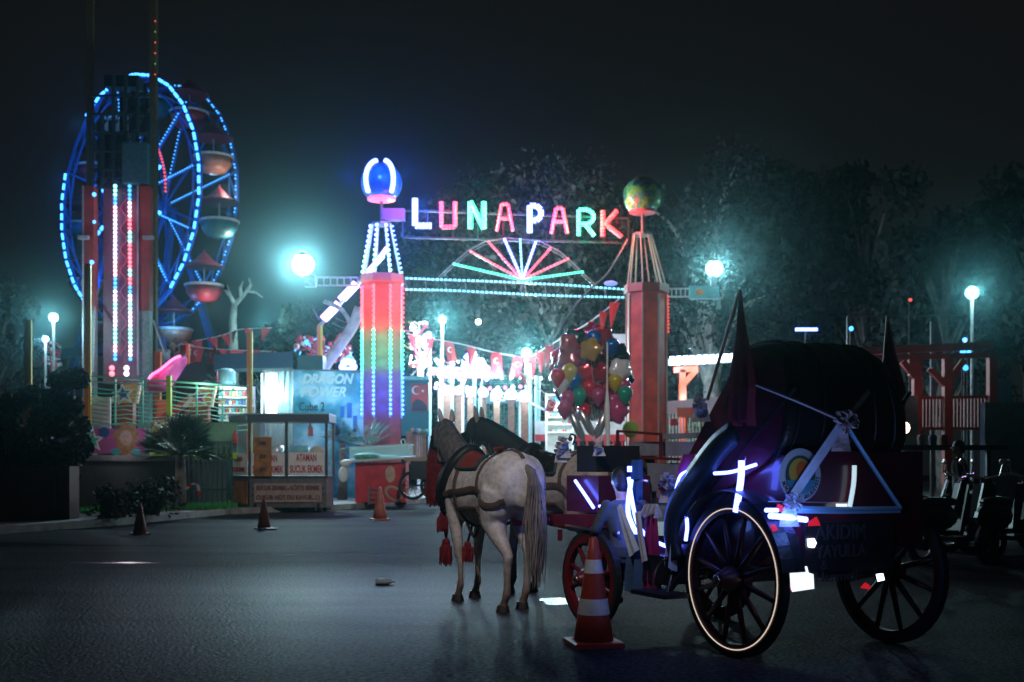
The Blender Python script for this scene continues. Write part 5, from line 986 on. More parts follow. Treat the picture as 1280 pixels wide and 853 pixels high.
# red pergola far right
rpg = thing('red_pergola', 'dim red timber pergola with slatted railing at the far right', 'pergola', G(1160, 30)); RD = mat('dark_red_timber', (.22, .03, .022), .6, var=.3, scale=3); d = 30
def rr2(px, py, dd=0): return P(px, py, 30 + dd)
for a, b_, w in (((1065, 440), (1240, 432), .2), ((1068, 448), (1240, 444), .14), ((1140, 440), (1140, 470), .18), ((1173, 470), (1160, 462), .1)):
    mb = MB(); mb.bar(rr2(*a), rr2(*b_), w); part('beam', mb, RD, rpg)
for x in (1074, 1146, 1184, 1240): mb = MB(); mb.bar(G(x, 30), rr2(x, 444), .22); part('post', mb, RD, rpg)
for a, b_ in (((1163, 462), (1184, 484)), ((1205, 450), (1187, 476)), ((1128, 452), (1145, 474))): mb = MB(); mb.bar(rr2(*a), rr2(*b_), .15); part('brace', mb, RD, rpg)
mb = MB()
for i in range(24): mb.bar(rr2(1137 + i * 4.3, 498, .1), rr2(1137 + i * 4.3, 536, .1), .055, .03)
mb.bar(rr2(1135, 498, .05), rr2(1240, 496, .05), .08); mb.bar(rr2(1135, 536, .05), rr2(1240, 536, .05), .08); part('slatted_railing', mb, RD, rpg)
light(rr2(1170, 486, -1.2), (1., .25, .25), 7, .2); light(rr2(1100, 470, 1), (1., .3, .5), 14, .2)
TW_ = mat('teal_wall', (.05, .16, .17), .7, var=.2)
mb = MB(); mb.box(P(1135, 519, 29.2) , (.42, .3, 1.)); mb.bar(P(1135, 540, 29.2), G(1135, 29.2), .3); solo('teal_pillar', mb, TW_, 'short teal pillar left of the red slatted railing', 'pillar', base=G(1135, 29.2))
mb = MB(); a, b_ = P(1232, 580, 29), P(1330, 503, 29); mb.box(((a.x + b_.x) / 2, 29.2, b_.z / 2), (b_.x - a.x, .3, b_.z)); solo('teal_wall_block', mb, TW_, 'teal wall at the right edge beside the red pergola', 'wall', base=G(1232, 29))
mb = MB(); mb.box(P(1253, 490, 31), (.45, .2, .7)); mb.bar(P(1253, 495, 31), G(1253, 31), .1); solo('blue_container', mb, mat('dim_blue', (.05, .25, .35), .5), 'small blue container above the teal wall at right', 'container', base=G(1253, 31))
mb = MB(); mb.bar(G(1165, 36), P(1165, 402, 36), .1); mb.bar(P(1060, 396, 36), P(1205, 394, 36), .06); mb.bar(P(1060, 396, 36), G(1060, 36), .08); solo('overhead_gantry', mb, GREY, 'thin overhead bar between posts behind the red pergola', 'frame', base=G(1165, 36))
for i, (x, y, w, h, m_, lab) in enumerate(((1008, 412, .33, .045, LBW, 'small blue white lit sign over the carriage hood'), (1064, 411, .07, .07, LBF, 'tiny blue light right of the lit sign'), (1138, 375, .06, .05, LRD, 'tiny red light high between the dark trees'), (1204, 440, .10, .05, LBF, 'small blue lit sign under the right street lamp'), (1211, 440, .06, .06, LBF, 'tiny blue light right of the small lit sign'), (1207, 460, .09, .09, LBD, 'tiny pale blue light below the small lit sign'), (1130, 535, .13, .13, WARM, 'warm glowing lamp behind the carriage hood'))):
    p = P(x, y, 34 if i < 6 else 24); mb = MB(); mb.box(p, (w * 2, .08, h * 2)) if w > .3 else mb.ball(p, (w, .05, h), 10, 6); t = solo('sign_light', mb, m_, lab, 'light', base=p); mb = MB(); mb.bar(p + V((0, .08, 0)), V((p.x, p.y + .08, 0)), .035); part('pole', mb, DK, t)
light(P(1008, 415, 33.5), (.3, .6, 1.), 3, .1)
light(P(1130, 535, 23.5), (1., .5, .3), 4, .1)
mb = MB(); q = [P(1085, 455, 26), P(1098, 470, 26), P(1103, 482, 26), P(1092, 484, 26), P(1086, 475, 26)]; mb.prism(q, (0, .03, 0)); solo('pink_cloth', mb, mat('pink_cloth', (.55, .10, .25), .6), 'pink cloth hanging right behind the carriage hood', 'cloth', base=q[0]); light(P(1090, 470, 25), (.9, .4, .8), 7, .1)
# parked scooters in the dark right
sc0 = thing('scooter', 'black scooter nearest the carriage among the dark parked scooters', 'scooter', G(1160, 15.5), 'black scooters parked at the right', .25)
MBK = mat('black_gloss', (.010, .010, .011), .4)
mb = MB(); mb.ball((-.42, 0, .58), (.42, .16, .19), 14, 8); mb.box((.12, 0, .30), (.55, .26, .06)); mb.prism([(.38, -.17, .30), (.42, -.17, .30), (.60, -.13, .98), (.56, -.13, .98)], (0, .32, 0)); mb.tube([(.45, 0, .5), (.6, 0, 1.0), (.55, 0, 1.05)], .07, 8); part('body', mb, MBK, sc0, world=False)
mb = MB(); mb.ball((-.34, 0, .77), (.38, .14, .07), 12, 6); part('seat', mb, BLK, sc0, world=False)
for x in (-.6, .68): mb = MB(); mb.tube([V((x + .21 * math.cos(a), 0, .25 + .21 * math.sin(a))) for a in [j * PI / 9 for j in range(18)]], .055, 7, closed=True); mb.lathe([(.08, -.05), (.08, .05)], (x, 0, .25), 10, Matrix.Rotation(PI / 2, 3, 'X')); part('wheel', mb, BLK, sc0, world=False)
mb = MB(); mb.tube([(.52, -.32, 1.12), (.55, 0, 1.05), (.52, .32, 1.12)], .02, 6); part('handlebar', mb, MATS['chrome'], sc0, world=False)
for s_ in (-1, 1): mb = MB(); mb.tube([(.5, .26 * s_, 1.1), (.5, .3 * s_, 1.25)], .01, 5); mb.ball((.49, .31 * s_, 1.28), (.015, .06, .04), 8, 6); part('mirror', mb, MATS['chrome'], sc0, world=False)
mb = MB(); mb.ball((.66, 0, .95), (.05, .09, .08), 10, 7); part('headlight', mb, MATS['chrome'], sc0, True, world=False)
for i, (x, d, r, lab) in enumerate(((1195, 14.2, .5, 'black scooter second from the carriage in the dark'), (1235, 16, .1, 'black scooter third from the carriage in the dark'), (1262, 14.5, .7, 'black scooter at the right edge of the picture'), (1140, 18.5, -.3, 'black scooter farthest back behind the first one'))): dup(sc0, G(x, d), r, lab)
mb = MB(); mb.box(P(1170, 552, 17.6) + V((0, 0, -.1)), (2.0, .6, .08)); [mb.bar(P(x, 556, 17.6), G(x, 17.6), .06) for x in (1100, 1235)]; t = solo('dark_table', mb, BLK, 'long dark table behind the parked scooters', 'table', base=G(1170, 17.6))
for x, c, lab in ((1152, (.5, .5, .5), 'small pale jar on the dark table'), (1180, (.5, .12, .04), 'small orange and blue tin on the dark table'), (1166, (.3, .3, .32), 'grey cup on the dark table')): mb = MB(); p = P(x, 552, 17.6) + V((0, 0, -.06)); mb.lathe([(.06, 0), (.07, .12), (.05, .16), (.03, .17)], p, 10); solo('jar', mb, mat('jar_%d' % x, c, .3), lab, 'jar', base=p)
# ================================================================ HORSES
def coat(name, base, low, dark, top=None):
    m = bpy.data.materials.new(name); m.use_nodes = True; nt = m.node_tree; b = nt.nodes['Principled BSDF']; N = nt.nodes; L = nt.links
    tc = N.new('ShaderNodeTexCoord'); sx = N.new('ShaderNodeSeparateXYZ'); L.new(tc.outputs['Object'], sx.inputs[0])
    nz = N.new('ShaderNodeTexNoise'); nz.inputs['Scale'].default_value = 4.5; nz.inputs['Detail'].default_value = 6; L.new(tc.outputs['Object'], nz.inputs[0])
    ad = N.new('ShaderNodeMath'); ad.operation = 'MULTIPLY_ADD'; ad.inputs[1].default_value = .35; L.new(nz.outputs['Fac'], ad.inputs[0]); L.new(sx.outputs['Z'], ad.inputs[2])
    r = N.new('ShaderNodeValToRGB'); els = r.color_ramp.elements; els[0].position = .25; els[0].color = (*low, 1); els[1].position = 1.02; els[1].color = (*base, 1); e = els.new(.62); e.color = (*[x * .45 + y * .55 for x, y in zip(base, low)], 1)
    L.new(ad.outputs[0], r.inputs[0]); v = N.new('ShaderNodeTexNoise'); v.inputs['Scale'].default_value = 22; v.inputs['Detail'].default_value = 4; L.new(tc.outputs['Object'], v.inputs[0])
    r2 = N.new('ShaderNodeValToRGB'); r2.color_ramp.elements[0].position = .35; r2.color_ramp.elements[0].color = (*[.72] * 3, 1); r2.color_ramp.elements[1].position = .6; r2.color_ramp.elements[1].color = (1, 1, 1, 1); L.new(v.outputs['Fac'], r2.inputs[0])
    mx = N.new('ShaderNodeMix'); mx.data_type = 'RGBA'; mx.blend_type = 'MULTIPLY'; mx.inputs[0].default_value = 1; L.new(r.outputs[0], mx.inputs[6]); L.new(r2.outputs[0], mx.inputs[7]); L.new(mx.outputs[2], b.inputs['Base Color']); b.inputs['Roughness'].default_value = .55
    n3 = N.new('ShaderNodeTexNoise'); n3.inputs['Scale'].default_value = 160; L.new(tc.outputs['Object'], n3.inputs[0]); bp = N.new('ShaderNodeBump'); bp.inputs['Strength'].default_value = .25; bp.inputs['Distance'].default_value = .004; L.new(n3.outputs['Fac'], bp.inputs['Height']); L.new(bp.outputs[0], b.inputs['Normal'])
    return m
LEA = mat('harness_leather', (.13, .085, .07), .5, var=.3, bump=.3); LEB = mat('harness_black', (.016, .013, .013), .5, var=.3); TAS = mat('red_wool', (.22, .012, .02), .8, var=.35, scale=20, bump=.6, bscale=60); HOOF = mat('hoof', (.03, .025, .022), .5)
REDF = mat('red_felt', (.30, .035, .03), .85, var=.2, bump=.3)
def oring(c, d, w, h, n=20):
    d = V(d).normalized(); sd = V((-d.y, d.x, 0)).normalized(); up = d.cross(sd); up = up if up.z > 0 else -up
    return [V(c) + sd * (w * math.cos(j * 2 * PI / n)) + up * (h * math.sin(j * 2 * PI / n) * (1.0 if math.sin(j * 2 * PI / n) > 0 else 1.0)) for j in range(n)]
def horse(loc, rz, lab, coatm, manem, tailm, bend=0., legs=None, sc=1., shag=0):
    t = thing('horse', lab, 'horse', loc, 'carriage horses', rz); t.scale = (sc, sc * .92, sc); b = MB()
    tor = [(-.85, 1.08, .06, .09), (-.80, 1.10, .17, .20), (-.70, 1.125, .245, .255), (-.56, 1.13, .28, .28), (-.40, 1.12, .275, .275), (-.2, 1.06, .265, .29), (.02, 1.03, .275, .315), (.22, 1.04, .265, .32), (.38, 1.07, .23, .30), (.50, 1.08, .185, .25), (.58, 1.07, .12, .17), (.62, 1.07, .05, .08)]
    b.loft([oring((x, 0, z), (1, 0, 0), w, h) for x, z, w, h in tor])
    for s_ in (-1, 1): b.ball((-.58, .135 * s_, 1.12), (.24, .15, .25), 14, 10); b.ball((.36, .11 * s_, 1.0), (.17, .14, .27), 12, 8)
    nk = [(.30, 0, 1.14, .17, .27), (.46, 0, 1.22, .13, .235), (.62, .0, 1.36, .105, .185), (.78, .3, 1.49, .085, .145), (.90, .65, 1.58, .075, .12), (.99, 1, 1.63, .07, .10)]
    pts = [V((x, bend * y, z)) for x, y, z, w, h in nk]; b.loft([oring(pts[i], (pts[min(i + 1, 5)] - pts[max(i - 1, 0)]), nk[i][3], nk[i][4]) for i in range(6)])
    hb = V((.96, bend, 1.62)); hd = V((.52, bend * 1.6, -.80)).normalized()
    hs = [(-.03, .075, .07), (.05, .09, .11), (.15, .085, .125), (.27, .065, .095), (.40, .05, .072), (.48, .052, .068), (.53, .035, .045)]
    b.loft([oring(hb + hd * u, (hd.x, hd.y, hd.z), w, h, 14) for u, w, h in hs])
    fw = hd.cross(V((-hd.y, hd.x, 0)).normalized()); fw = fw if fw.x > 0 else -fw
    for s_ in (-1, 1):
        sd = V((-hd.y, hd.x, 0)).normalized() * s_; b.ball(hb + hd * .16 + sd * .075 + fw * .04, .024, 8, 6); b.ball(hb + hd * .50 + sd * .035 + fw * .04, .022, 8, 6)
        e = hb + sd * .05 + V((-.01, 0, .06)); b.tube([e, e + V((.0, .015 * s_, .07)), e + V((.02, .02 * s_, .15)), e + V((.025, .02 * s_, .185))], [.026, .036, .022, .006], 8)
    lg = legs or {}
    for s_ in (-1, 1):
        dx = lg.get(('f', s_), 0); f = [(.36, .13, 1.0, .13), (.35, .15, .82, .095), (.38 + dx * .3, .15, .68, .066), (.40 + dx * .8, .145, .50, .050), (.405 + dx * .8, .145, .45, .050), (.395 + dx, .14, .38, .034), (.39 + dx, .14, .22, .031), (.39 + dx, .14, .165, .041), (.43 + dx, .14, .09, .034), (.455 + dx, .14, .05, .05)]
        b.tube([(x, y * s_, z) for x, y, z, r in f], [r for *_, r in f], 12)
        dx = lg.get(('h', s_), 0); f = [(-.56, .13, 1.05, .2), (-.50, .16, .88, .165), (-.47 + dx * .2, .165, .76, .125), (-.56 + dx * .4, .16, .64, .08), (-.66 + dx * .8, .15, .54, .056), (-.70 + dx, .15, .48, .052), (-.685 + dx, .15, .40, .040), (-.67 + dx, .145, .24, .035), (-.665 + dx, .145, .17, .043), (-.62 + dx, .145, .09, .036), (-.595 + dx, .145, .05, .052)]
        b.tube([(x, y * s_, z) for x, y, z, r in f], [r for *_, r in f], 12)
    me = organic(b, 'body', coatm, .017, 7, .5); body = put('body', me, t, world=False); bv = bvh_of(me)
    for s_ in (-1, 1):
        for k, x0 in (('f', .46), ('h', -.59)): mb = MB(); x = x0 + lg.get((k, s_), 0); mb.lathe([(.066, 0), (.062, .02), (.050, .065)], (x, (.14 if k == 'f' else .145) * s_, .002), 12, Matrix.Shear('XZ', 3, (-.25, 0)) if False else None); part('hoof', mb, HOOF, t, world=False)
    rr = random.Random(int(loc[0] * 100) + 5)
    # mane: many strands falling on the near side
    mb = MB(); crest = smooth_path([pts[i] + V((-.02, 0, nk[i][4] * .93)) for i in range(1, 6)] + [hb + V((.06, 0, .10))], 9)
    for i, c in enumerate(crest):
        for k in range(7):
            s_ = 1 if rr.random() < .8 else -1; L_ = rr.uniform(.16, .28); d = V((rr.uniform(-.05, .04), .5 * s_, -.8)); p0 = c + V((rr.uniform(-.02, .02), 0, .01)); q = []
            for u in (0, .25, .5, .75, 1):
                w = p0 + V((d.x * u * L_, s_ * .11 * math.sin(u * 1.7), -L_ * u ** 1.5)); cc, nn, _, dist = bv.find_nearest(w)
                if (w - cc).dot(nn) < .01: w = cc + nn * .012
                q.append(w)
            mb.tube(q, [.012, .014, .012, .008, .002], 4, cap=False)
    part('mane', mb, manem, t, world=False)
    # tail
    mb = MB(); rt = V((-.845, 0, 1.22)); mb.tube([rt + V((.05, 0, .04)), rt + V((-.03, 0, 0)), rt + V((-.07, 0, -.12)), rt + V((-.08, 0, -.3))], [.03, .045, .045, .02], 8)
    for i in range(230):
        a = rr.random() * 6.28; u0 = rr.uniform(0, .3); L_ = rr.uniform(.5, 1.0); sp = rr.uniform(.015, .075); q = []
        for u in (0, .12, .3, .55, .8, 1.):
            ww = sp * (.5 + 1.1 * math.sin(min(1, u * 1.1) * PI * .62)) * (1 if u < .9 else .8); q.append(rt + V((-.05 - .05 * min(1, u * 5) + ww * math.cos(a) * .6, ww * math.sin(a) + .02 * math.sin(3 * u + i), -u0 * .9 * (1 - u) - u * L_)))
        mb.tube(q, [.006, .007, .007, .006, .004, .001], 3, cap=False)
    part('tail', mb, tailm, t, world=False)
    # harness
    hn = MB(); Lf = 1
    for s_ in (1, -1):
        strap(hn, bv, [(.56, .10 * s_, .98), (.40, .28 * s_, 1.0), (.1, .30 * s_, .98), (-.25, .29 * s_, .93), (-.6, .30 * s_, .88), (-.80, .2 * s_, .90), (-.86, .02 * s_, .92)], .055, k=8) if False else None
        strap(hn, bv, [(.62, .0, 1.02), (.54, .18 * s_, 1.0), (.38, .27 * s_, 1.01), (.1, .32 * s_, 1.03), (-.22, .32 * s_, 1.06), (-.36, .32 * s_, 1.03), (-.6, .34 * s_, .92), (-.78, .24 * s_, .93)], .055, k=8)
        strap(hn, bv, [(-.48, 0.0, 1.45), (-.42, .16 * s_, 1.38), (-.34, .28 * s_, 1.2), (-.34, .31 * s_, 1.02)], .035, k=8)
        strap(hn, bv, [(.18, 0, 1.42), (.16, .18 * s_, 1.33), (.14, .29 * s_, 1.1), (.13, .29 * s_, .9), (.12, .18 * s_, .75), (.12, 0, .7)], .055, k=8)
        strap(hn, bv, [(.14, .3 * s_, .84), (-.1, .3 * s_, .86), (-.35, .32 * s_, .78)], .04, k=6)
    strap(hn, bv, [(.2, .02, 1.40), (-.1, .02, 1.40), (-.5, .02, 1.46), (-.78, .02, 1.36)], .035, k=8)
    part('harness', hn, LEA, t, world=False)
    mb = MB(); 
    for k_ in range(2):   # neck collar, dark padded
        ring = []
        for j in range(24):
            a = j / 24 * 2 * PI; c0 = V((.44 + .0 * k_, 0, 1.16)); p = c0 + V((.20 * math.sin(a) * .0 - .0 + .17 * -math.sin(a), .34 * math.cos(a), .36 * math.sin(a))); cc, nn, _, _ = bv.find_nearest(p); ring.append(cc + nn * (.025 + .0 * k_) + V((.07 * k_, 0, 0)))
        mb.tube(ring, .05 - .012 * k_, 8, closed=True)
    part('collar', mb, LEB, t, True, world=False)
    # saddle pad
    mb = MB(); rows = []
    for i in range(9):
        x = -.12 + .42 * i / 8; r = []
        for j in range(13):
            a = (j / 12 - .5) * 2 * (.95 if shag == 0 else 1.25); p = V((x - .10 * abs(a), .34 * math.sin(a), 1.08 + .36 * math.cos(a))); cc, nn, _, _ = bv.find_nearest(p); r.append(cc + nn * (.02 + (.012 * math.sin(i * 2.1 + j) if shag else 0)))
        rows.append(r)
    mb.loft(rows, closed=False, cap=False); part('saddle_pad', mb, REDF if not shag else LEB, t, world=False)
    mb = MB(); [mb.tube(rows[i], .016, 6) for i in (0, 8)]; mb.tube([r[0] for r in rows], .014, 6); mb.tube([r[-1] for r in rows], .014, 6); part('pad_trim', mb, mat('trim_dark_teal', (.03, .07, .08), .7), t, world=False)
    # bridle with blinkers and bit
    mb = MB(); sd = V((-hd.y, hd.x, 0)).normalized()
    for u, r1, r2 in ((.02, .09, .12), (.33, .07, .095)): mb.tube([hb + hd * u + sd * (r1 * math.cos(a)) + fw * (r2 * math.sin(a)) for a in [j * PI / 8 for j in range(16)]], .011, 5, closed=True)
    for s_ in (-1, 1): mb.tube([hb + sd * .085 * s_, hb + hd * .2 + sd * .095 * s_, hb + hd * .44 + sd * .062 * s_], .012, 5); mb.box(hb + hd * .15 + sd * .115 * s_ + fw * .03, (.10, .012, .12), rz=0)
    part('bridle', mb, LEB, t, world=False)
    return t, bv, hb, hd
hR = math.radians(118)
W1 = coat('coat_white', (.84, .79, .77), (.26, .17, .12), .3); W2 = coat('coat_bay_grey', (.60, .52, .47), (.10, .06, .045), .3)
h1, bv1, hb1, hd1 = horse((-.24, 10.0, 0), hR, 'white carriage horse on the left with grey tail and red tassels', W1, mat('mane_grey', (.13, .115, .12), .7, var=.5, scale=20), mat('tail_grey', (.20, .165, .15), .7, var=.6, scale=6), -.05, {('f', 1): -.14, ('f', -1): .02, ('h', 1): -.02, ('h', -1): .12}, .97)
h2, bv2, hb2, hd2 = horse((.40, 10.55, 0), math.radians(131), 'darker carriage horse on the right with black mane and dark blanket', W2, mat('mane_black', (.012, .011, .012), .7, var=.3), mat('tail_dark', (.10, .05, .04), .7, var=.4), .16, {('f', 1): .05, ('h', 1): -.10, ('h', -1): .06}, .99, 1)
def tassel(par, p, L, r, m=TAS, n=60, name='tassel'):
    mb = MB(); mb.ball(V(p) + V((0, 0, -.02)), r * .6, 8, 6); rr = random.Random(int(p[0] * 999))
    for i in range(n): a = rr.random() * 6.28; k = r * rr.random() ** .5; mb.tube([V(p), V(p) + V((k * .8 * math.cos(a), k * .8 * math.sin(a), -L * .3)), V(p) + V((k * math.cos(a), k * math.sin(a), -L * rr.uniform(.75, 1)))], [.006, .014, .004], 4, cap=False)
    part(name, mb, m, par, world=False)
# long red fringe hanging over the face
mb = MB(); rr = random.Random(8)
for i in range(170):
    a = rr.random() * 6.28; k = .085 * rr.random() ** .5; p0 = hb1 + V((.09, .02, .05)); sp = V((k * math.cos(a), k * math.sin(a), 0))
    mb.tube([p0, p0 + V((.08, 0, -.05)) + sp * .6, p0 + V((.12, .0, -.35)) + sp * 1.1, p0 + V((.13, 0, -.70 - .12 * rr.random())) + sp * 1.35], [.010, .014, .014, .006], 4, cap=False)
part('face_fringe', mb, TAS, h1, world=False)
ch = MB(); 
for p, L_, z0 in (((.62, .16, .82), .20, 1.0), ((.66, .10, .55), .26, 1.0), ((.14, .12, .56), .19, .74)):
    ch.tube([V((p[0] - .06, p[1] * .8, z0)), V(p)], .012, 5); tassel(h1, p, L_, .075 if L_ > .2 else .06)
for a, b_ in (((.56, .12, .98), (.66, .1, .58)), ((.52, .18, .98), (.62, .16, .84)), ((.50, -.1, .9), (.64, .0, .6))): ch.tube(smooth_path([a, V(a).lerp(V(b_), .5) + V((.03, .02, -.05)), b_], 3), .013, 5)
for s_ in (-1, 1): ch.tube(smooth_path([(.12, .14 * s_, .74), (.0, .12 * s_, .62), (-.12, .14 * s_, .72), (-.25, .16 * s_, .76)], 4), .016, 5)
part('hanging_strap', ch, LEB, h1, world=False)
mb = MB(); cc = V((-.50, .04, 1.43)); mb.loft([[cc + V((-.02 + .1 * u, .06 - .09 * u + .02 * math.sin(9 * u), .0 - .03 * u)), cc + V((.07 + .1 * u, .10 - .09 * u, -.02 - .03 * u))] for u in [i / 8 for i in range(-4, 9)]], closed=False, cap=False); part('red_ribbon', mb, mat('red_ribbon', (.6, .03, .03), .5), h1, world=False)
# ================================================================ CARRIAGE
FI = math.radians(27); h_ = V((-math.sin(FI), math.cos(FI), 0)); l_ = V((-math.cos(FI), -math.sin(FI), 0)); O = V((2.037, 7.536, 0))
car = thing('carriage', 'black and maroon horse carriage with raised hood, ribbons and blue light tubes', 'carriage', O, None, FI + PI / 2)
def C(px, py, ax, v):                   # carriage coordinates of a photo pixel on the plane ax = v
    dr = V(((px - CX) / F, 1, (HY - py) / F)); o = V((0, 0, H)) - O; n = h_ if ax == 'x' else l_
    s = (v - o.dot(n)) / dr.dot(n); w = o + dr * s; return V((w.dot(h_), w.dot(l_), w.z))
MARC = mat('maroon_lacquer', (.10, .008, .022), .3, var=.2, scale=3, coat=.4); LEH = mat('hood_leather', (.010, .010, .012), .42, var=.3, scale=6, bump=.25, bscale=40); WRED = mat('wheel_red', (.15, .012, .018), .35, var=.2); TYRE = mat('tyre_rubber', (.015, .015, .016), .7); IVR = mat('ivory_line', (.75, .62, .5), .4)
def cart(name, mb, m, par=car, smooth=False, label=None): return part(name, mb, m, par, smooth, world=False, label=label)
def cwheel(c, R, n, steer=0., line=True):
    M = Matrix.Rotation(steer, 3, 'Z'); c = V(c); cir = lambda r, y, k=40: [c + M @ V((r * math.cos(2 * PI * j / k), y, r * math.sin(2 * PI * j / k))) for j in range(k)]
    mb = MB(); mb.loft([[a, b, d_, e] for a, b, d_, e in zip(cir(R - .035, -.03), cir(R, -.024), cir(R, .024), cir(R - .035, .03))], wrap=True, cap=False); w = cart('wheel', mb, TYRE, smooth=False)
    mb = MB(); mb.loft([[a, b, d_, e] for a, b, d_, e in zip(cir(R - .085, -.026), cir(R - .035, -.028), cir(R - .035, .028), cir(R - .085, .026))], wrap=True, cap=False); cart('rim', mb, WRED, w)
    if line: mb = MB(); mb.tube(cir(R - .055, .031, 60), .0038, 5, closed=True); cart('rim_line', mb, emi('reflective_line_glow', (1., .82, .66), .75) , w)  # rim line emission stands in for lamplight reflected by it
    for i in range(n):
        a = 2 * PI * (i + .5) / n; mb = MB(); u = lambda r, y: c + M @ V((r * math.cos(a), y, r * math.sin(a))); mb.tube([u(.06, .0), u(R * .3, 0), u(R - .075, 0)], [.026, .021, .016], 8); cart('spoke', mb, WRED, w, True)
    mb = MB(); X = M @ Matrix.Rotation(-PI / 2, 3, 'X'); mb.lathe([(.075, -.09), (.085, -.05), (.085, .05), (.06, .09), (.045, .13), (.035, .14)], c, 16, X); cart('hub', mb, WRED, w, True)
    mb = MB(); mb.lathe([(.036, .14), (.03, .155), (.005, .16)], c, 12, X); cart('hub_cap', mb, CHROME, w, True); return w
WREDF = WRED; WRED = mat('wheel_shaded_red', (.05, .004, .008), .4, var=.2); cwheel((0, .675, .508), .508, 12); cwheel((0, -.675, .508), .508, 12, line=False); WRED = WREDF; cwheel((1.58, .80, .37), .37, 10, .06, False); cwheel((1.58, -.42, .37), .37, 10, .06, False)  # rear wheels: darker copy of the red with shade in the colour
mb = MB(); mb.tube([(0, -.66, .508), (0, .66, .508)], .028, 8); cart('axle', mb, DK); mb = MB(); mb.tube([(1.58, -.42, .37), (1.58, .78, .37)], .026, 8); cart('axle', mb, DK)
mb = MB(); mb.bar((-.2, .2, .55), (1.7, .2, .50), .05, .09); mb.bar((-.2, -.2, .55), (1.7, -.2, .50), .05, .09)
for y in (-.42, .42): mb.tube([(-.28, y, .66), (-.2, y, .58), (0, y, .55), (.2, y, .58), (.3, y, .66)], .022, 6)
cart('chassis', mb, DK)
# tub: side profile lofted across the width
prof = [(-.30, .72), (-.34, 1.0), (-.40, 1.22), (-.36, 1.30), (-.28, 1.31), (.25, 1.12), (.42, 1.05), (.52, .98), (.60, .74), (.80, .66), (1.25, .64), (1.30, .70), (1.30, .52), (.75, .50), (.40, .55), (-.1, .60)]
mb = MB(); mb.loft([[V((x * (1 if abs(y) < .5 else .985), y, z)) for x, z in prof] for y in (-.56, -.52, 0, .52, .56)]); cart('tub', mb, MARC)
# deck plate and driver's box
mb = MB(); mb.prism([(1.2, -.45, .66), (2.25, -.40, .70), (2.25, .62, .70), (1.2, .62, .66)], (0, 0, .05)); cart('front_floor', mb, DK)
a = C(716, 590, 'y', .5); b_ = C(748, 557, 'y', .5); xs = sorted((a.x, b_.x)); 
mb = MB(); mb.box(((xs[0] + xs[1]) / 2, .28, (a.z + b_.z) / 2), (xs[1] - xs[0] - .1, .42, b_.z - a.z)); cart('dash_box', mb, LEB, label='black padded dash box')
mb = MB(); mb.box(((xs[0] + xs[1]) / 2, .28, a.z - .18), (xs[1] - xs[0] + .1, .5, .30)); cart('box_base', mb, MARC)
# grey seats with red rails
mb = MB(); q0, q1 = C(786, 566, 'y', -.1), C(866, 545, 'y', -.1)
SG = mat('grey_seat', (.26, .27, .33), .6, var=.15, bump=.3)
def seatbox(px0, py0, px1, py1, y, m, nm, dep=.08):
    a, b = C(px0, py1, 'y', y), C(px1, py0, 'y', y); mb = MB(); mb.box(((a.x + b.x) / 2, y - dep / 2, (a.z + b.z) / 2), (abs(b.x - a.x), dep, abs(b.z - a.z))); return cart(nm, mb, m)
seatbox(786, 552, 828, 570, -.15, SG, 'seat_cushion', .3); seatbox(830, 552, 875, 570, -.15, SG, 'seat_cushion', .3); seatbox(808, 579, 862, 622, -.10, SG, 'seat_panel', .06); seatbox(828, 541, 870, 549, -.30, SG, 'back_cushion')
mb = MB()
for a, b in (((772, 539), (826, 543)), ((826, 543), (826, 574)), ((798, 572), (862, 575)), ((772, 539), (772, 560)), ((748, 590), (800, 596))): mb.bar(C(*a, 'y', -.08), C(*b, 'y', -.08), .022)
cart('red_rail', mb, WRED)
seatbox(748, 566, 782, 595, 0, mat('seat_brown', (.13, .07, .05), .6, var=.3), 'driver_seat', .3)
# hood
hp = [(-.30, 1.28), (-.38, 1.40), (-.40, 1.58), (-.36, 1.78), (-.27, 1.94), (-.12, 2.03), (.08, 2.05), (.22, 2.02), (.26, 1.96)]
def hy(s): return math.copysign(min(1, abs(s)), s)
cx_, cz_ = .1, 1.45; ys = [-.60, -.595, -.56, -.46, -.2, 0, .2, .46, .56, .595, .60]; sc2 = [.90, .94, .975, .995, 1.005, 1.01, 1.005, .995, .975, .94, .90]
wz = lambda y, z: y * (.80 if y < 0 else 1) * (1 - .26 * max(0, (z - 1.25) / .8) ** 1.5)
mb = MB(); mb.loft([[V((cx_ + (x - cx_) * k, wz(y, cz_ + (z - cz_) * k), cz_ + (z - cz_) * k)) for x, z in smooth_path([V((x, z, 0)) for x, z in hp], 3) and [(p.x, p.y) for p in smooth_path([V((x, z, 0)) for x, z in hp], 3)]] for y, k in zip(ys, sc2)], closed=False, cap=False)
hood = cart('hood', mb, LEH, smooth=True)
for y in (-.42, -.2, .05, .3, .52):
    mb = MB(); mb.tube([V((cx_ + (p.x - cx_) * 1.012, wz(y, p.y), cz_ + (p.y - cz_) * 1.012)) for p in smooth_path([V((x, z, 0)) for x, z in hp], 3)], .009, 5); cart('seam', mb, LEB, hood)
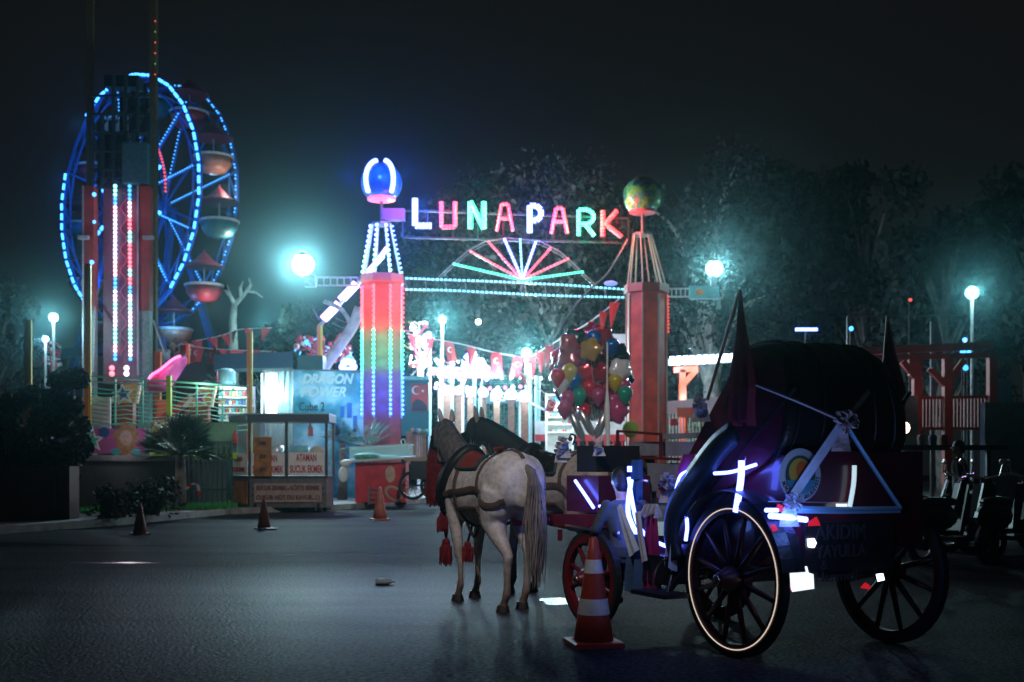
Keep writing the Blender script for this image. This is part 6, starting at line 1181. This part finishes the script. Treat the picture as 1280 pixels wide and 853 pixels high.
for s_ in (-1, 1):
    mb = MB(); pts = [V((cx_ + (x - cx_) * .9, .595 * s_, cz_ + (z - cz_) * .9)) for x, z in [(p.x, p.y) for p in smooth_path([V((x, z, 0)) for x, z in hp], 3)]]; fr = [V((.30, .595 * s_, 1.80)), V((.48, .6 * s_, 1.50)), V((.72, .61 * s_, 1.15)), V((.80, .61 * s_, 1.02))]; lo = [V((.45, .6 * s_, .98)), V((.1, .6 * s_, 1.12)), V((-.2, .6 * s_, 1.25))]
    mb.prism(pts + fr + lo, (0, -.015 * s_, 0)); mb.v = [(a, wz(b, c), c) for a, b, c in mb.v]; cart('hood_side', mb, mat('hood_maroon', (.14, .012, .035), .45, var=.3, scale=4) if s_ > 0 else LEH, hood)
for s_ in (-1, 1):
  for tp_ in ((-.42, 1.72), (-.1, 1.95), (.2, 1.92)): mb = MB(); mb.bar((.42, .618 * s_, 1.0), (tp_[0], wz(.61 * s_, tp_[1]), tp_[1]), .03, .012); cart('hood_bow', mb, LEB, hood)
# curved elbow flap in front of the rear wheel
mb = MB(); fl_ = smooth_path([C(918, 541, 'y', .66), C(895, 562, 'y', .67), C(868, 600, 'y', .68), C(846, 635, 'y', .68), C(840, 668, 'y', .68), C(846, 700, 'y', .68)], 5); rows = []
for i, p in enumerate(fl_):
    w = .085 + .03 * math.sin(PI * i / (len(fl_) - 1)); t_ = (fl_[min(i + 1, len(fl_) - 1)] - fl_[max(0, i - 1)]).normalized(); n = V((t_.z, 0, -t_.x)); rows.append([p + n * w, p + n * w * .4 + V((0, .035, 0)), p - n * w * .4 + V((0, .035, 0)), p - n * w, p - n * w * .5 + V((0, -.03, 0)), p + n * w * .5 + V((0, -.03, 0))])
mb.loft(rows); cart('leather_flap', mb, mat('flap_leather', (.014, .022, .028), .5, var=.4, scale=5, bump=.3, bscale=12), smooth=True)
# mudguards
mb = MB(); rows = []
for i in range(19):
    a = math.radians(20 + i * 8.4); r = .57; rows.append([V((r * math.cos(a), .58, .508 + r * math.sin(a))), V(((r + .015) * math.cos(a), .67, .508 + (r + .015) * math.sin(a))), V((r * math.cos(a), .76, .508 + r * math.sin(a))), V(((r - .012) * math.cos(a), .67, .508 + (r - .012) * math.sin(a)))])
mb.loft(rows); cart('mudguard', mb, LEH)
# rear panel, emblem
EM = C(1000, 594, 'x', -.43); MR = Matrix.Translation(EM) @ Matrix.Rotation(-PI / 2, 4, 'Z') @ RX
def disc(r0, r1, z, n=36, sx=1.): return [[MR @ V((r0 * math.cos(2 * PI * j / n) * sx, r0 * math.sin(2 * PI * j / n), z)), MR @ V((r1 * math.cos(2 * PI * j / n) * sx, r1 * math.sin(2 * PI * j / n), z))] for j in range(n)]
mb = MB(); mb.box((-.405, 0, 1.02), (.03, 1.10, .62)); rp_ = cart('rear_panel', mb, MARC)
mb = MB(); mb.m = 0; mb.loft(disc(0.0001, .165, .002), wrap=True, closed=False, cap=False); mb.m = 1; mb.loft(disc(.0001, .12, .006), wrap=True, closed=False, cap=False)
mb.m = 2; mb.add([MR @ V((.085 * math.cos(a) - .01, .02 + .085 * math.sin(a), .009)) for a in [j * PI / 12 for j in range(24)]], [tuple(range(24))])
mb.m = 3; mb.add([MR @ V((.05 * math.cos(a) + .008, .03 + .055 * math.sin(a), .012)) for a in [j * PI / 12 for j in range(24)]], [tuple(range(24))])
mb.m = 4; mb.add([MR @ V((.12 * math.cos(a), .12 * math.sin(a), .013)) for a in [math.radians(195 + j * 150 / 14) for j in range(15)]], [tuple(range(15))])
mb.m = 5
for i, chh in enumerate('BÜYÜKŞEHİR BELEDİYESİ'):
    a = math.radians(200 + i * 7.6) ; mb.text(chh, MR @ Matrix.Translation((.142 * math.cos(a), .142 * math.sin(a), .006)) @ Matrix.Rotation(a + PI / 2, 4, 'Z'), .034, .002, .001) if chh != ' ' else None
mb.m = 0; mb.text('B', MR @ Matrix.Translation((0, -.075, .018)), .05, .002)
cart('emblem', mb, [mat('emblem_white', (.42, .46, .48), .5), mat('emblem_dark', (.03, .08, .06), .5), mat('emblem_yellow', (.50, .34, .04), .5), mat('emblem_orange', (.55, .12, .02), .5), mat('emblem_teal', (.05, .22, .28), .5), mat('emblem_ink', (.03, .03, .05), .5)], rp_)
# lower name board
a, b = C(1005, 716, 'x', -.44), C(1115, 650, 'x', -.44); mb = MB(); mb.box((-.44, (a.y + b.y) / 2, (a.z + b.z) / 2), (.025, abs(a.y - b.y), abs(b.z - a.z))); nb = cart('name_board', mb, mat('board_black', (.018, .014, .015), .5, var=.2))
mb = MB(); yc = (a.y + b.y) / 2; TR_ = lambda z, dy=0: Matrix.Translation((-.458, yc + dy, z)) @ Matrix.Rotation(-PI / 2, 4, 'Z') @ RX
zt_ = b.z; mb.text('AKIDIM', TR_(zt_ - .07, .08), .13, .004, .002, width=.42); mb.text('YAYULLA', TR_(zt_ - .19, .08), .11, .004, .002, width=.42); mb.text('&', TR_(zt_ - .27, .22), .09, .004); mb.text('Hermell', TR_(zt_ - .345, .12), .09, .004, .001, width=.34); cart('lettering', mb, mat('board_text', (.065, .05, .05), .5), nb)
# ribbons
TUL = mat('white_tulle', (.62, .70, .85), .7, var=.1, bump=.3); TULW = mat('white_satin', (.62, .60, .62), .6, var=.12, bump=.4, bscale=25)
def ribbon(pts, w, m, nm='ribbon', par=car, k=6, out=V((-1, .2, 0))):
    q = smooth_path(pts, k); rows = []
    for i, p in enumerate(q):
        t_ = (q[min(i + 1, len(q) - 1)] - q[max(0, i - 1)]).normalized(); s_ = t_.cross(out).normalized() * (w if not callable(w) else w(i / (len(q) - 1))) / 2; rows.append([p - s_, p - s_ * .3 + out * .012, p + s_ * .4 - out * .002, p + s_])
    mb = MB(); mb.loft(rows, closed=False, cap=False); return cart(nm, mb, m, par)
bow = C(1055, 527, 'x', -.52)
ribbon([bow, C(1020, 578, 'x', -.50), C(983, 633, 'x', -.47)], .06, TUL); ribbon([bow, C(1090, 582, 'x', -.50), C(1126, 636, 'x', -.47)], .032, mat('blue_lit_tulle', (.28, .58, .78), .7)); ribbon([C(985, 637, 'x', -.47), C(1055, 638, 'x', -.47), C(1126, 637, 'x', -.47)], .045, MATS['blue_lit_tulle'])  # white ribbons in blue: the tubes' light put into the colour
ribbon([bow, C(1000, 503, 'x', -.56), C(944, 481, 'x', -.52)], lambda u: .025 - .01 * u, mat('dim_satin', (.45, .40, .40), .7)); ribbon([bow, C(1070, 510, 'x', -.54), C(1086, 489, 'x', -.48)], .035, MATS['dim_satin'])
def bowmesh(p, r, m, tails=1, par=car, nm='bow', out=V((-1, .2, 0))):
    mb = MB(); rr = random.Random(int(abs(p[1]) * 1000)); sd = out.cross(V((0, 0, 1))).normalized()
    mb.ball(p + out * .02, r * .22, 8, 6)
    for k in range(8):
        a = k * PI / 4 + rr.uniform(-.3, .3); d = (sd * math.cos(a) + V((0, 0, 1)) * math.sin(a)); n = d.cross(out).normalized(); lp = [p, p + d * r * .5 + out * .04 + n * r * .2, p + d * r * rr.uniform(.8, 1.05) + out * .02, p + d * r * .5 - n * r * .25 + out * .03, p]; q = smooth_path(lp, 4)
        mb.loft([[c - out * .02, c + out * .03] for c in q], closed=False, cap=False)
    for k in range(tails):
        s_ = (k - (tails - 1) / 2) * r * .5; q = smooth_path([p, p + V((0, 0, -r * .9)) + sd * (s_ + .02), p + V((0, 0, -r * 2.2)) + sd * (s_ * 1.5 + .02)], 4); mb.loft([[c - sd * .03 * (1 + i / 6), c + out * .02 * math.sin(i), c + sd * .03 * (1 + i / 6)] for i, c in enumerate(q)], closed=False, cap=False)
    return cart(nm, mb, m, par)
bowmesh(bow, .085, mat('dusty_satin', (.62, .50, .50), .7, bump=.4)); bowmesh(C(990, 627, 'x', -.47), .07, TULW)
L3 = V((-.2, 1, 0)).normalized()
bowmesh(C(879, 505, 'y', .66), .055, TULW, 2, out=L3); bowmesh(C(707, 553, 'y', .56), .06, TULW, 2, out=L3); bowmesh(C(703, 562, 'y', .56), .05, TULW, 2, out=L3); bowmesh(C(751, 560, 'y', .5), .03, TULW, 2, out=L3); bowmesh(C(838, 602, 'y', .62), .07, TULW, 2, out=L3); bowmesh(C(834, 608, 'y', .60), .05, mat('pink_satin', (.6, .05, .16), .6), 1, out=L3)
# cloth drapes at the entrance
def drape(px0, px1, py0, py1, y, m, nm, folds=5, flare=1.1):
    mb = MB(); rows = []
    for i in range(17):
        u = i / 16; r = []
        for j in range(9): v_ = j / 8; xm = (px0 + px1) / 2; px = xm + (px0 + (px1 - px0) * u - xm) * (.75 + (flare - .75) * v_); py = py0 + (py1 - py0) * v_ + 3 * math.sin(u * 9) * v_; c = C(px, py, 'y', y); r.append(c + V((0, .02 * math.sin(u * PI * folds + .3 * j) * (.4 + v_), 0)))
        rows.append(r)
    mb.loft(rows, closed=False, cap=False); return cart(nm, mb, m)
drape(806, 823, 640, 738, .70, mat('magenta_satin', (.42, .02, .16), .45, var=.25), 'pink_drape'); drape(803, 825, 630, 645, .73, TULW, 'ruffle', 7, 1.); drape(848, 882, 568, 600, .64, MATS['magenta_satin'], 'lit_satin_patch', 3, .9); ribbon([C(774, 632, 'y', .78), C(781, 655, 'y', .78), C(793, 692, 'y', .78)], lambda u: .05 + .07 * u, TUL, 'tulle_sash', out=L3); ribbon([C(797, 640, 'y', .77), C(800, 665, 'y', .77), C(806, 702, 'y', .77)], .06, TULW, 'satin_sash', out=L3); drape(784, 801, 668, 738, .74, DEN, 'denim_cloth', 3, 1.1); drape(787, 806, 575, 665, .42, mat('navy_cloth', (.02, .09, .22), .6, var=.2), 'blue_drape', 4, 1.2); drape(834, 843, 660, 712, .70, TUL, 'white_drape', 3)  # magenta piece at the hood side is tube light put in as cloth
# step with handrails
mb = MB(); a = C(796, 739, 'y', .86); b = C(838, 741, 'y', .86); mb.box(((a.x + b.x) / 2, .80, a.z), (abs(b.x - a.x), .22, .03)); mb.bar(((a.x + b.x) / 2, .75, a.z), ((a.x + b.x) / 2, .55, .56), .04); cart('step', mb, DK)
mb = MB(); mb.tube(smooth_path([C(815, 738, 'y', .84), C(820, 714, 'y', .82), C(827, 702, 'y', .80), C(834, 699, 'y', .78)], 4), .009, 6); mb.tube([C(834, 741, 'y', .84), C(839, 719, 'y', .80)], .009, 6); cart('handrail', mb, CHROME); mb = MB(); mb.tube(smooth_path([C(789, 601, 'y', .55), C(806, 601, 'y', .55), C(813, 606, 'y', .55), C(813, 628, 'y', .55)], 4), .009, 6); mb.tube([C(707, 657, 'y', .85), C(742, 662, 'y', .85)], .01, 6); mb.tube([C(766, 666, 'y', .75), C(773, 666, 'y', .75)], .012, 6); cart('handrail', mb, CHROME)
# front mudguard and beams
mb = MB(); mb.bar(C(690, 650, 'y', .60), C(790, 652, 'y', .60), .05, .10); mb.bar(C(745, 660, 'y', .5), C(745, 735, 'y', .45), .12, .3); mb.bar(C(700, 662, 'y', .8), C(700, 676, 'y', .8), .03); cart('front_beam', mb, WRED)
mb = MB(); mb.box((1.35, .2, .56), (1.0, .7, .18)); mb.box((.95, .62, .5), (.5, .2, .2)); cart('underbody', mb, DK)
# shaft pole towards the horses
p0, p1 = C(690, 650, 'y', .60), C(641, 653, 'y', .88); mb = MB(); n_ = 13; mb.tube([p0.lerp(p1, i / 12) for i in range(13)], [.032 + (.008 if i % 3 == 1 else 0) for i in range(13)], 10); cart('shaft', mb, mat('red_lacquer', (.45, .02, .05), .25, coat=.5), smooth=True)
mb = MB(); mb.tube([(1.6, .0, .55), (2.6, .25, .68), (4.4, .35, .80)], .035, 8); cart('pole', mb, MATS['wheel_red'])
mb = MB(); mb.tube([C(674, 657, 'y', .7), C(672, 668, 'y', .7), C(669, 675, 'y', .7)], .006, 4); mb.tube([C(675, 657, 'y', .7), C(676, 668, 'y', .7), C(674, 676, 'y', .7)], .006, 4); mb.ball(C(676, 643, 'y', .7), .02, 8, 6); cart('shaft_tie', mb, LEB)
# whip hook and grab rings
mb = MB(); mb.tube(smooth_path([C(716, 556, 'y', .5), C(719, 546, 'y', .5), C(714, 543, 'y', .5), C(711, 549, 'y', .5)], 4), .008, 6); cart('hook', mb, BLK); mb = MB(); mb.ball(C(713, 549, 'y', .5), .02, 8, 6); cart('red_knob', mb, TAS)
# LED tubes
def CW0(c): return O + h_ * c.x + l_ * c.y + V((0, 0, c.z))
def neon(pts, y, r=.013, par=car, m=LBW, ax='y', li=None, nm='light_tube'):
    mb = MB(); q = smooth_path([C(*p, ax, y) for p in pts], 5); mb.tube(q, r * .8, 8); o = cart(nm, mb, m, par)
    if li:
        c = O + h_ * 0; w = q[len(q) // 2] + (V((0, .14, 0)) if ax == 'y' else V((-.14, 0, 0))); W = O + h_ * w.x + l_ * w.y + V((0, 0, w.z)); light(W, (.12, .25, 1.), li * .5, .04)
    return o
neon([(719, 601), (730, 617), (742, 635)], .58, .016, li=3.5); neon([(749, 633), (764, 631)], .58, .013); neon([(779, 588), (779, 605), (780, 624)], .58, .022, li=2.); neon([(787, 583), (787, 590)], .62, .022)
neon([(786, 597), (790, 625), (797, 655), (812, 673), (835, 684)], .62, .018, li=.5); neon([(789, 600), (785, 640), (796, 668)], .66, .022, li=.4); neon([(845, 612), (850, 596), (858, 590), (868, 589)], .68, .014, li=.7); neon([(850, 596), (850, 607)], .68, .013)
neon([(893, 592), (915, 590), (945, 581)], .68, .014, li=1.); neon([(927, 576), (926, 600), (920, 640)], .70, .026, li=1.5); neon([(858, 646), (859, 660), (857, 676)], .74, .015, li=1.)
neon([(957, 638), (972, 638)], -.46, .016, ax='x', li=1.); neon([(962, 645), (985, 647), (1008, 650)], -.46, .022, ax='x', li=3.5)
light(CW0(C(1030, 615, 'x', -.95)), (.3, .45, 1.), 4., .05); neon([(1068, 582), (1067, 605), (1062, 634)], -.46, .018, m=mat('cool_reflector_glow', (.7, .85, .85), .4, emis=(.7, .95, .95), es=.7), ax='x', nm='reflective_strip')  # strip is no lamp: its emission stands in for reflected light
def refl(poly, m, v, ax='x', nm='reflector', th=-.006):
    mb = MB(); mb.prism([C(*p, ax, v) for p in poly], (th, 0, 0)); cart(nm, mb, m)
RW = mat('reflector_white_glow', (.75, .78, .8), .4, emis=(.8, .9, 1.), es=1.3); RRD = mat('reflector_red_glow', (.6, .01, .02), .35, emis=(1., .02, .04), es=.45); LB2 = emi('tail_white_blue', (.6, .7, 1.), 5)  # white and red reflectors: low emission imitates light thrown back
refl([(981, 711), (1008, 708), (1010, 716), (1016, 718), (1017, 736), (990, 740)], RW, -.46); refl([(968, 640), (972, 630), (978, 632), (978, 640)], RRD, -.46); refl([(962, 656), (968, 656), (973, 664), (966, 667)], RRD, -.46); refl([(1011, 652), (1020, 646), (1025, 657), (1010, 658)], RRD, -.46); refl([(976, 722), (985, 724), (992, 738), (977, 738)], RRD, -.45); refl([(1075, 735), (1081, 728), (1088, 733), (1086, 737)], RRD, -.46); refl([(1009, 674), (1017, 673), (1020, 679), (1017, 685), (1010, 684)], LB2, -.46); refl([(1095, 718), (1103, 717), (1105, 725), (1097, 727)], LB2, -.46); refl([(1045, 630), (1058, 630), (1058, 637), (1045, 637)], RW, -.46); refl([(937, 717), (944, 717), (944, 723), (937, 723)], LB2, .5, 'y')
mb = MB(); mb.bar(C(960, 627, 'x', -.44), C(1060, 629, 'x', -.44), .006); cart('trim_wire', mb, GALV); mb = MB(); mb.tube(smooth_path([C(932, 570, 'y', .62), C(931, 575, 'y', .62), C(928, 580, 'y', .62)], 3), .007, 5); cart('door_hook', mb, CHROME)
# flags stand on the hood
FLM = mat('dark_flag', (.34, .022, .055), .65, var=.25, scale=5)
for pl0, pl1, y, ax, pts, lab in (((884, 500), (925, 362), .64, 'y', [(926, 362), (936, 400), (944, 440), (942, 470), (936, 530), (920, 500), (915, 440), (921, 390)], 'dark red flag on a tall stick at the left of the carriage hood'), ((1100, 520), (1110, 395), -.50, 'y', [(1110, 398), (1124, 430), (1130, 475), (1132, 528), (1112, 530), (1102, 520), (1104, 440)], 'dark red flag on a stick at the right of the carriage hood')):
    def WC(p): c = C(*p, ax, y); return O + h_ * c.x + l_ * c.y + V((0, 0, c.z))
    t = thing('hood_flag', lab, 'flag', WC(pl0)); mb = MB(); mb.tube([WC(pl0), WC(pl1)], .013, 6); part('stick', mb, mat('wood_stick', (.3, .16, .09), .6), t)
    mb = MB(); top = WC(pts[0]); rows = []
    L0, R0 = min(p[0] for p in pts), max(p[0] for p in pts); yb = max(p[1] for p in pts)
    for i in range(12):
        v_ = i / 11; py = pts[0][1] + (yb - pts[0][1]) * v_; wl = pts[0][0] + (L0 - pts[0][0]) * min(1, v_ * 1.6); wr = pts[0][0] + (R0 - pts[0][0]) * min(1, v_ * 1.5) * (1 if v_ < .75 else .9); rows.append([WC((wl + (wr - wl) * j / 8, py + 3 * math.sin(j) * v_)) + l_ * (.03 * math.sin(j * 1.9 + v_) * (.3 + v_)) for j in range(9)])
    mb.loft(rows, closed=False, cap=False); part('cloth', mb, FLM, t)
def CW(c): return O + h_ * c.x + l_ * c.y + V((0, 0, c.z))
# person sitting on the front side of the carriage
pe = CW(C(784, 690, 'y', .62)); pd = V((-.34, .94, 0)).normalized()
kk = 1.42 / 1.75; person((pe.x, pe.y, pe.z - .45 * kk), math.atan2(-pd.x, pd.y), 1.42, 'dark haired person in pale blue shirt and jeans sitting on the carriage side', sh('lit_blue', (.07, .09, .11)), DEN, 'sit', .013, hold={1: [(.20, .02, .62), (.10, .15, .50)], -1: [(-.27, .10, .66), (-.22, .36, .56)]}, fine=True)
# ================================================================ LIGHT over the horses, AIR, CAMERA
sp = bpy.data.lights.new('street_light', 'SPOT'); sp.energy = 620; sp.spot_size = math.radians(40); sp.spot_blend = 1.; sp.color = (1., .92, .9); sp.shadow_soft_size = .25; so = bpy.data.objects.new('street_light', sp); COL.objects.link(so); so.location = (-1.2, 4.2, 5.6)
so.rotation_euler = (V((.2, 9.8, .9)) - V(so.location)).to_track_quat('-Z', 'Y').to_euler()
spot((0., 15, 9.), (-.8, 30, 1.5), (1., .93, .9), 2600, 72, .3, 1.)
w = bpy.data.worlds.new('World'); S.world = w; w.use_nodes = True; bg = w.node_tree.nodes['Background']; bg.inputs[0].default_value = (.0056, .0058, .0064, 1); bg.inputs[1].default_value = .9
hz = bpy.data.materials.new('haze'); hz.use_nodes = True; nt = hz.node_tree; nt.nodes.remove(nt.nodes['Principled BSDF']); pv = nt.nodes.new('ShaderNodeVolumePrincipled'); pv.inputs['Color'].default_value = (.45, .92, 1., 1); pv.inputs['Density'].default_value = .00072; pv.inputs['Anisotropy'].default_value = .955
nt.links.new(pv.outputs[0], nt.nodes['Material Output'].inputs['Volume'])
mb = MB(); mb.box((0, 55, 14.5), (250, 140, 31)); struct('haze', mb, hz, 'stuff')
cam = bpy.data.cameras.new('camera'); co = bpy.data.objects.new('camera', cam); COL.objects.link(co); S.camera = co; co.location = (0, 0, H); co.rotation_euler = (PI / 2, 0, 0)
cam.sensor_width = 36; cam.lens = F / 1280 * 36; cam.shift_y = (HY - 426.5) / 1280; cam.clip_end = 400; cam.clip_start = .1
cam.dof.use_dof = True; cam.dof.focus_distance = 9.5; cam.dof.aperture_fstop = 2.4
S.view_settings.view_transform = 'Standard'; S.view_settings.look = 'None'; S.view_settings.exposure = 0; S.view_settings.gamma = 1
c = S.cycles; c.max_bounces = 6; c.diffuse_bounces = 2; c.glossy_bounces = 2; c.transmission_bounces = 3; c.volume_bounces = 0; c.transparent_max_bounces = 8; c.caustics_reflective = False; c.caustics_refractive = False; c.sample_clamp_indirect = 4; c.use_denoising = True; c.use_light_tree = True
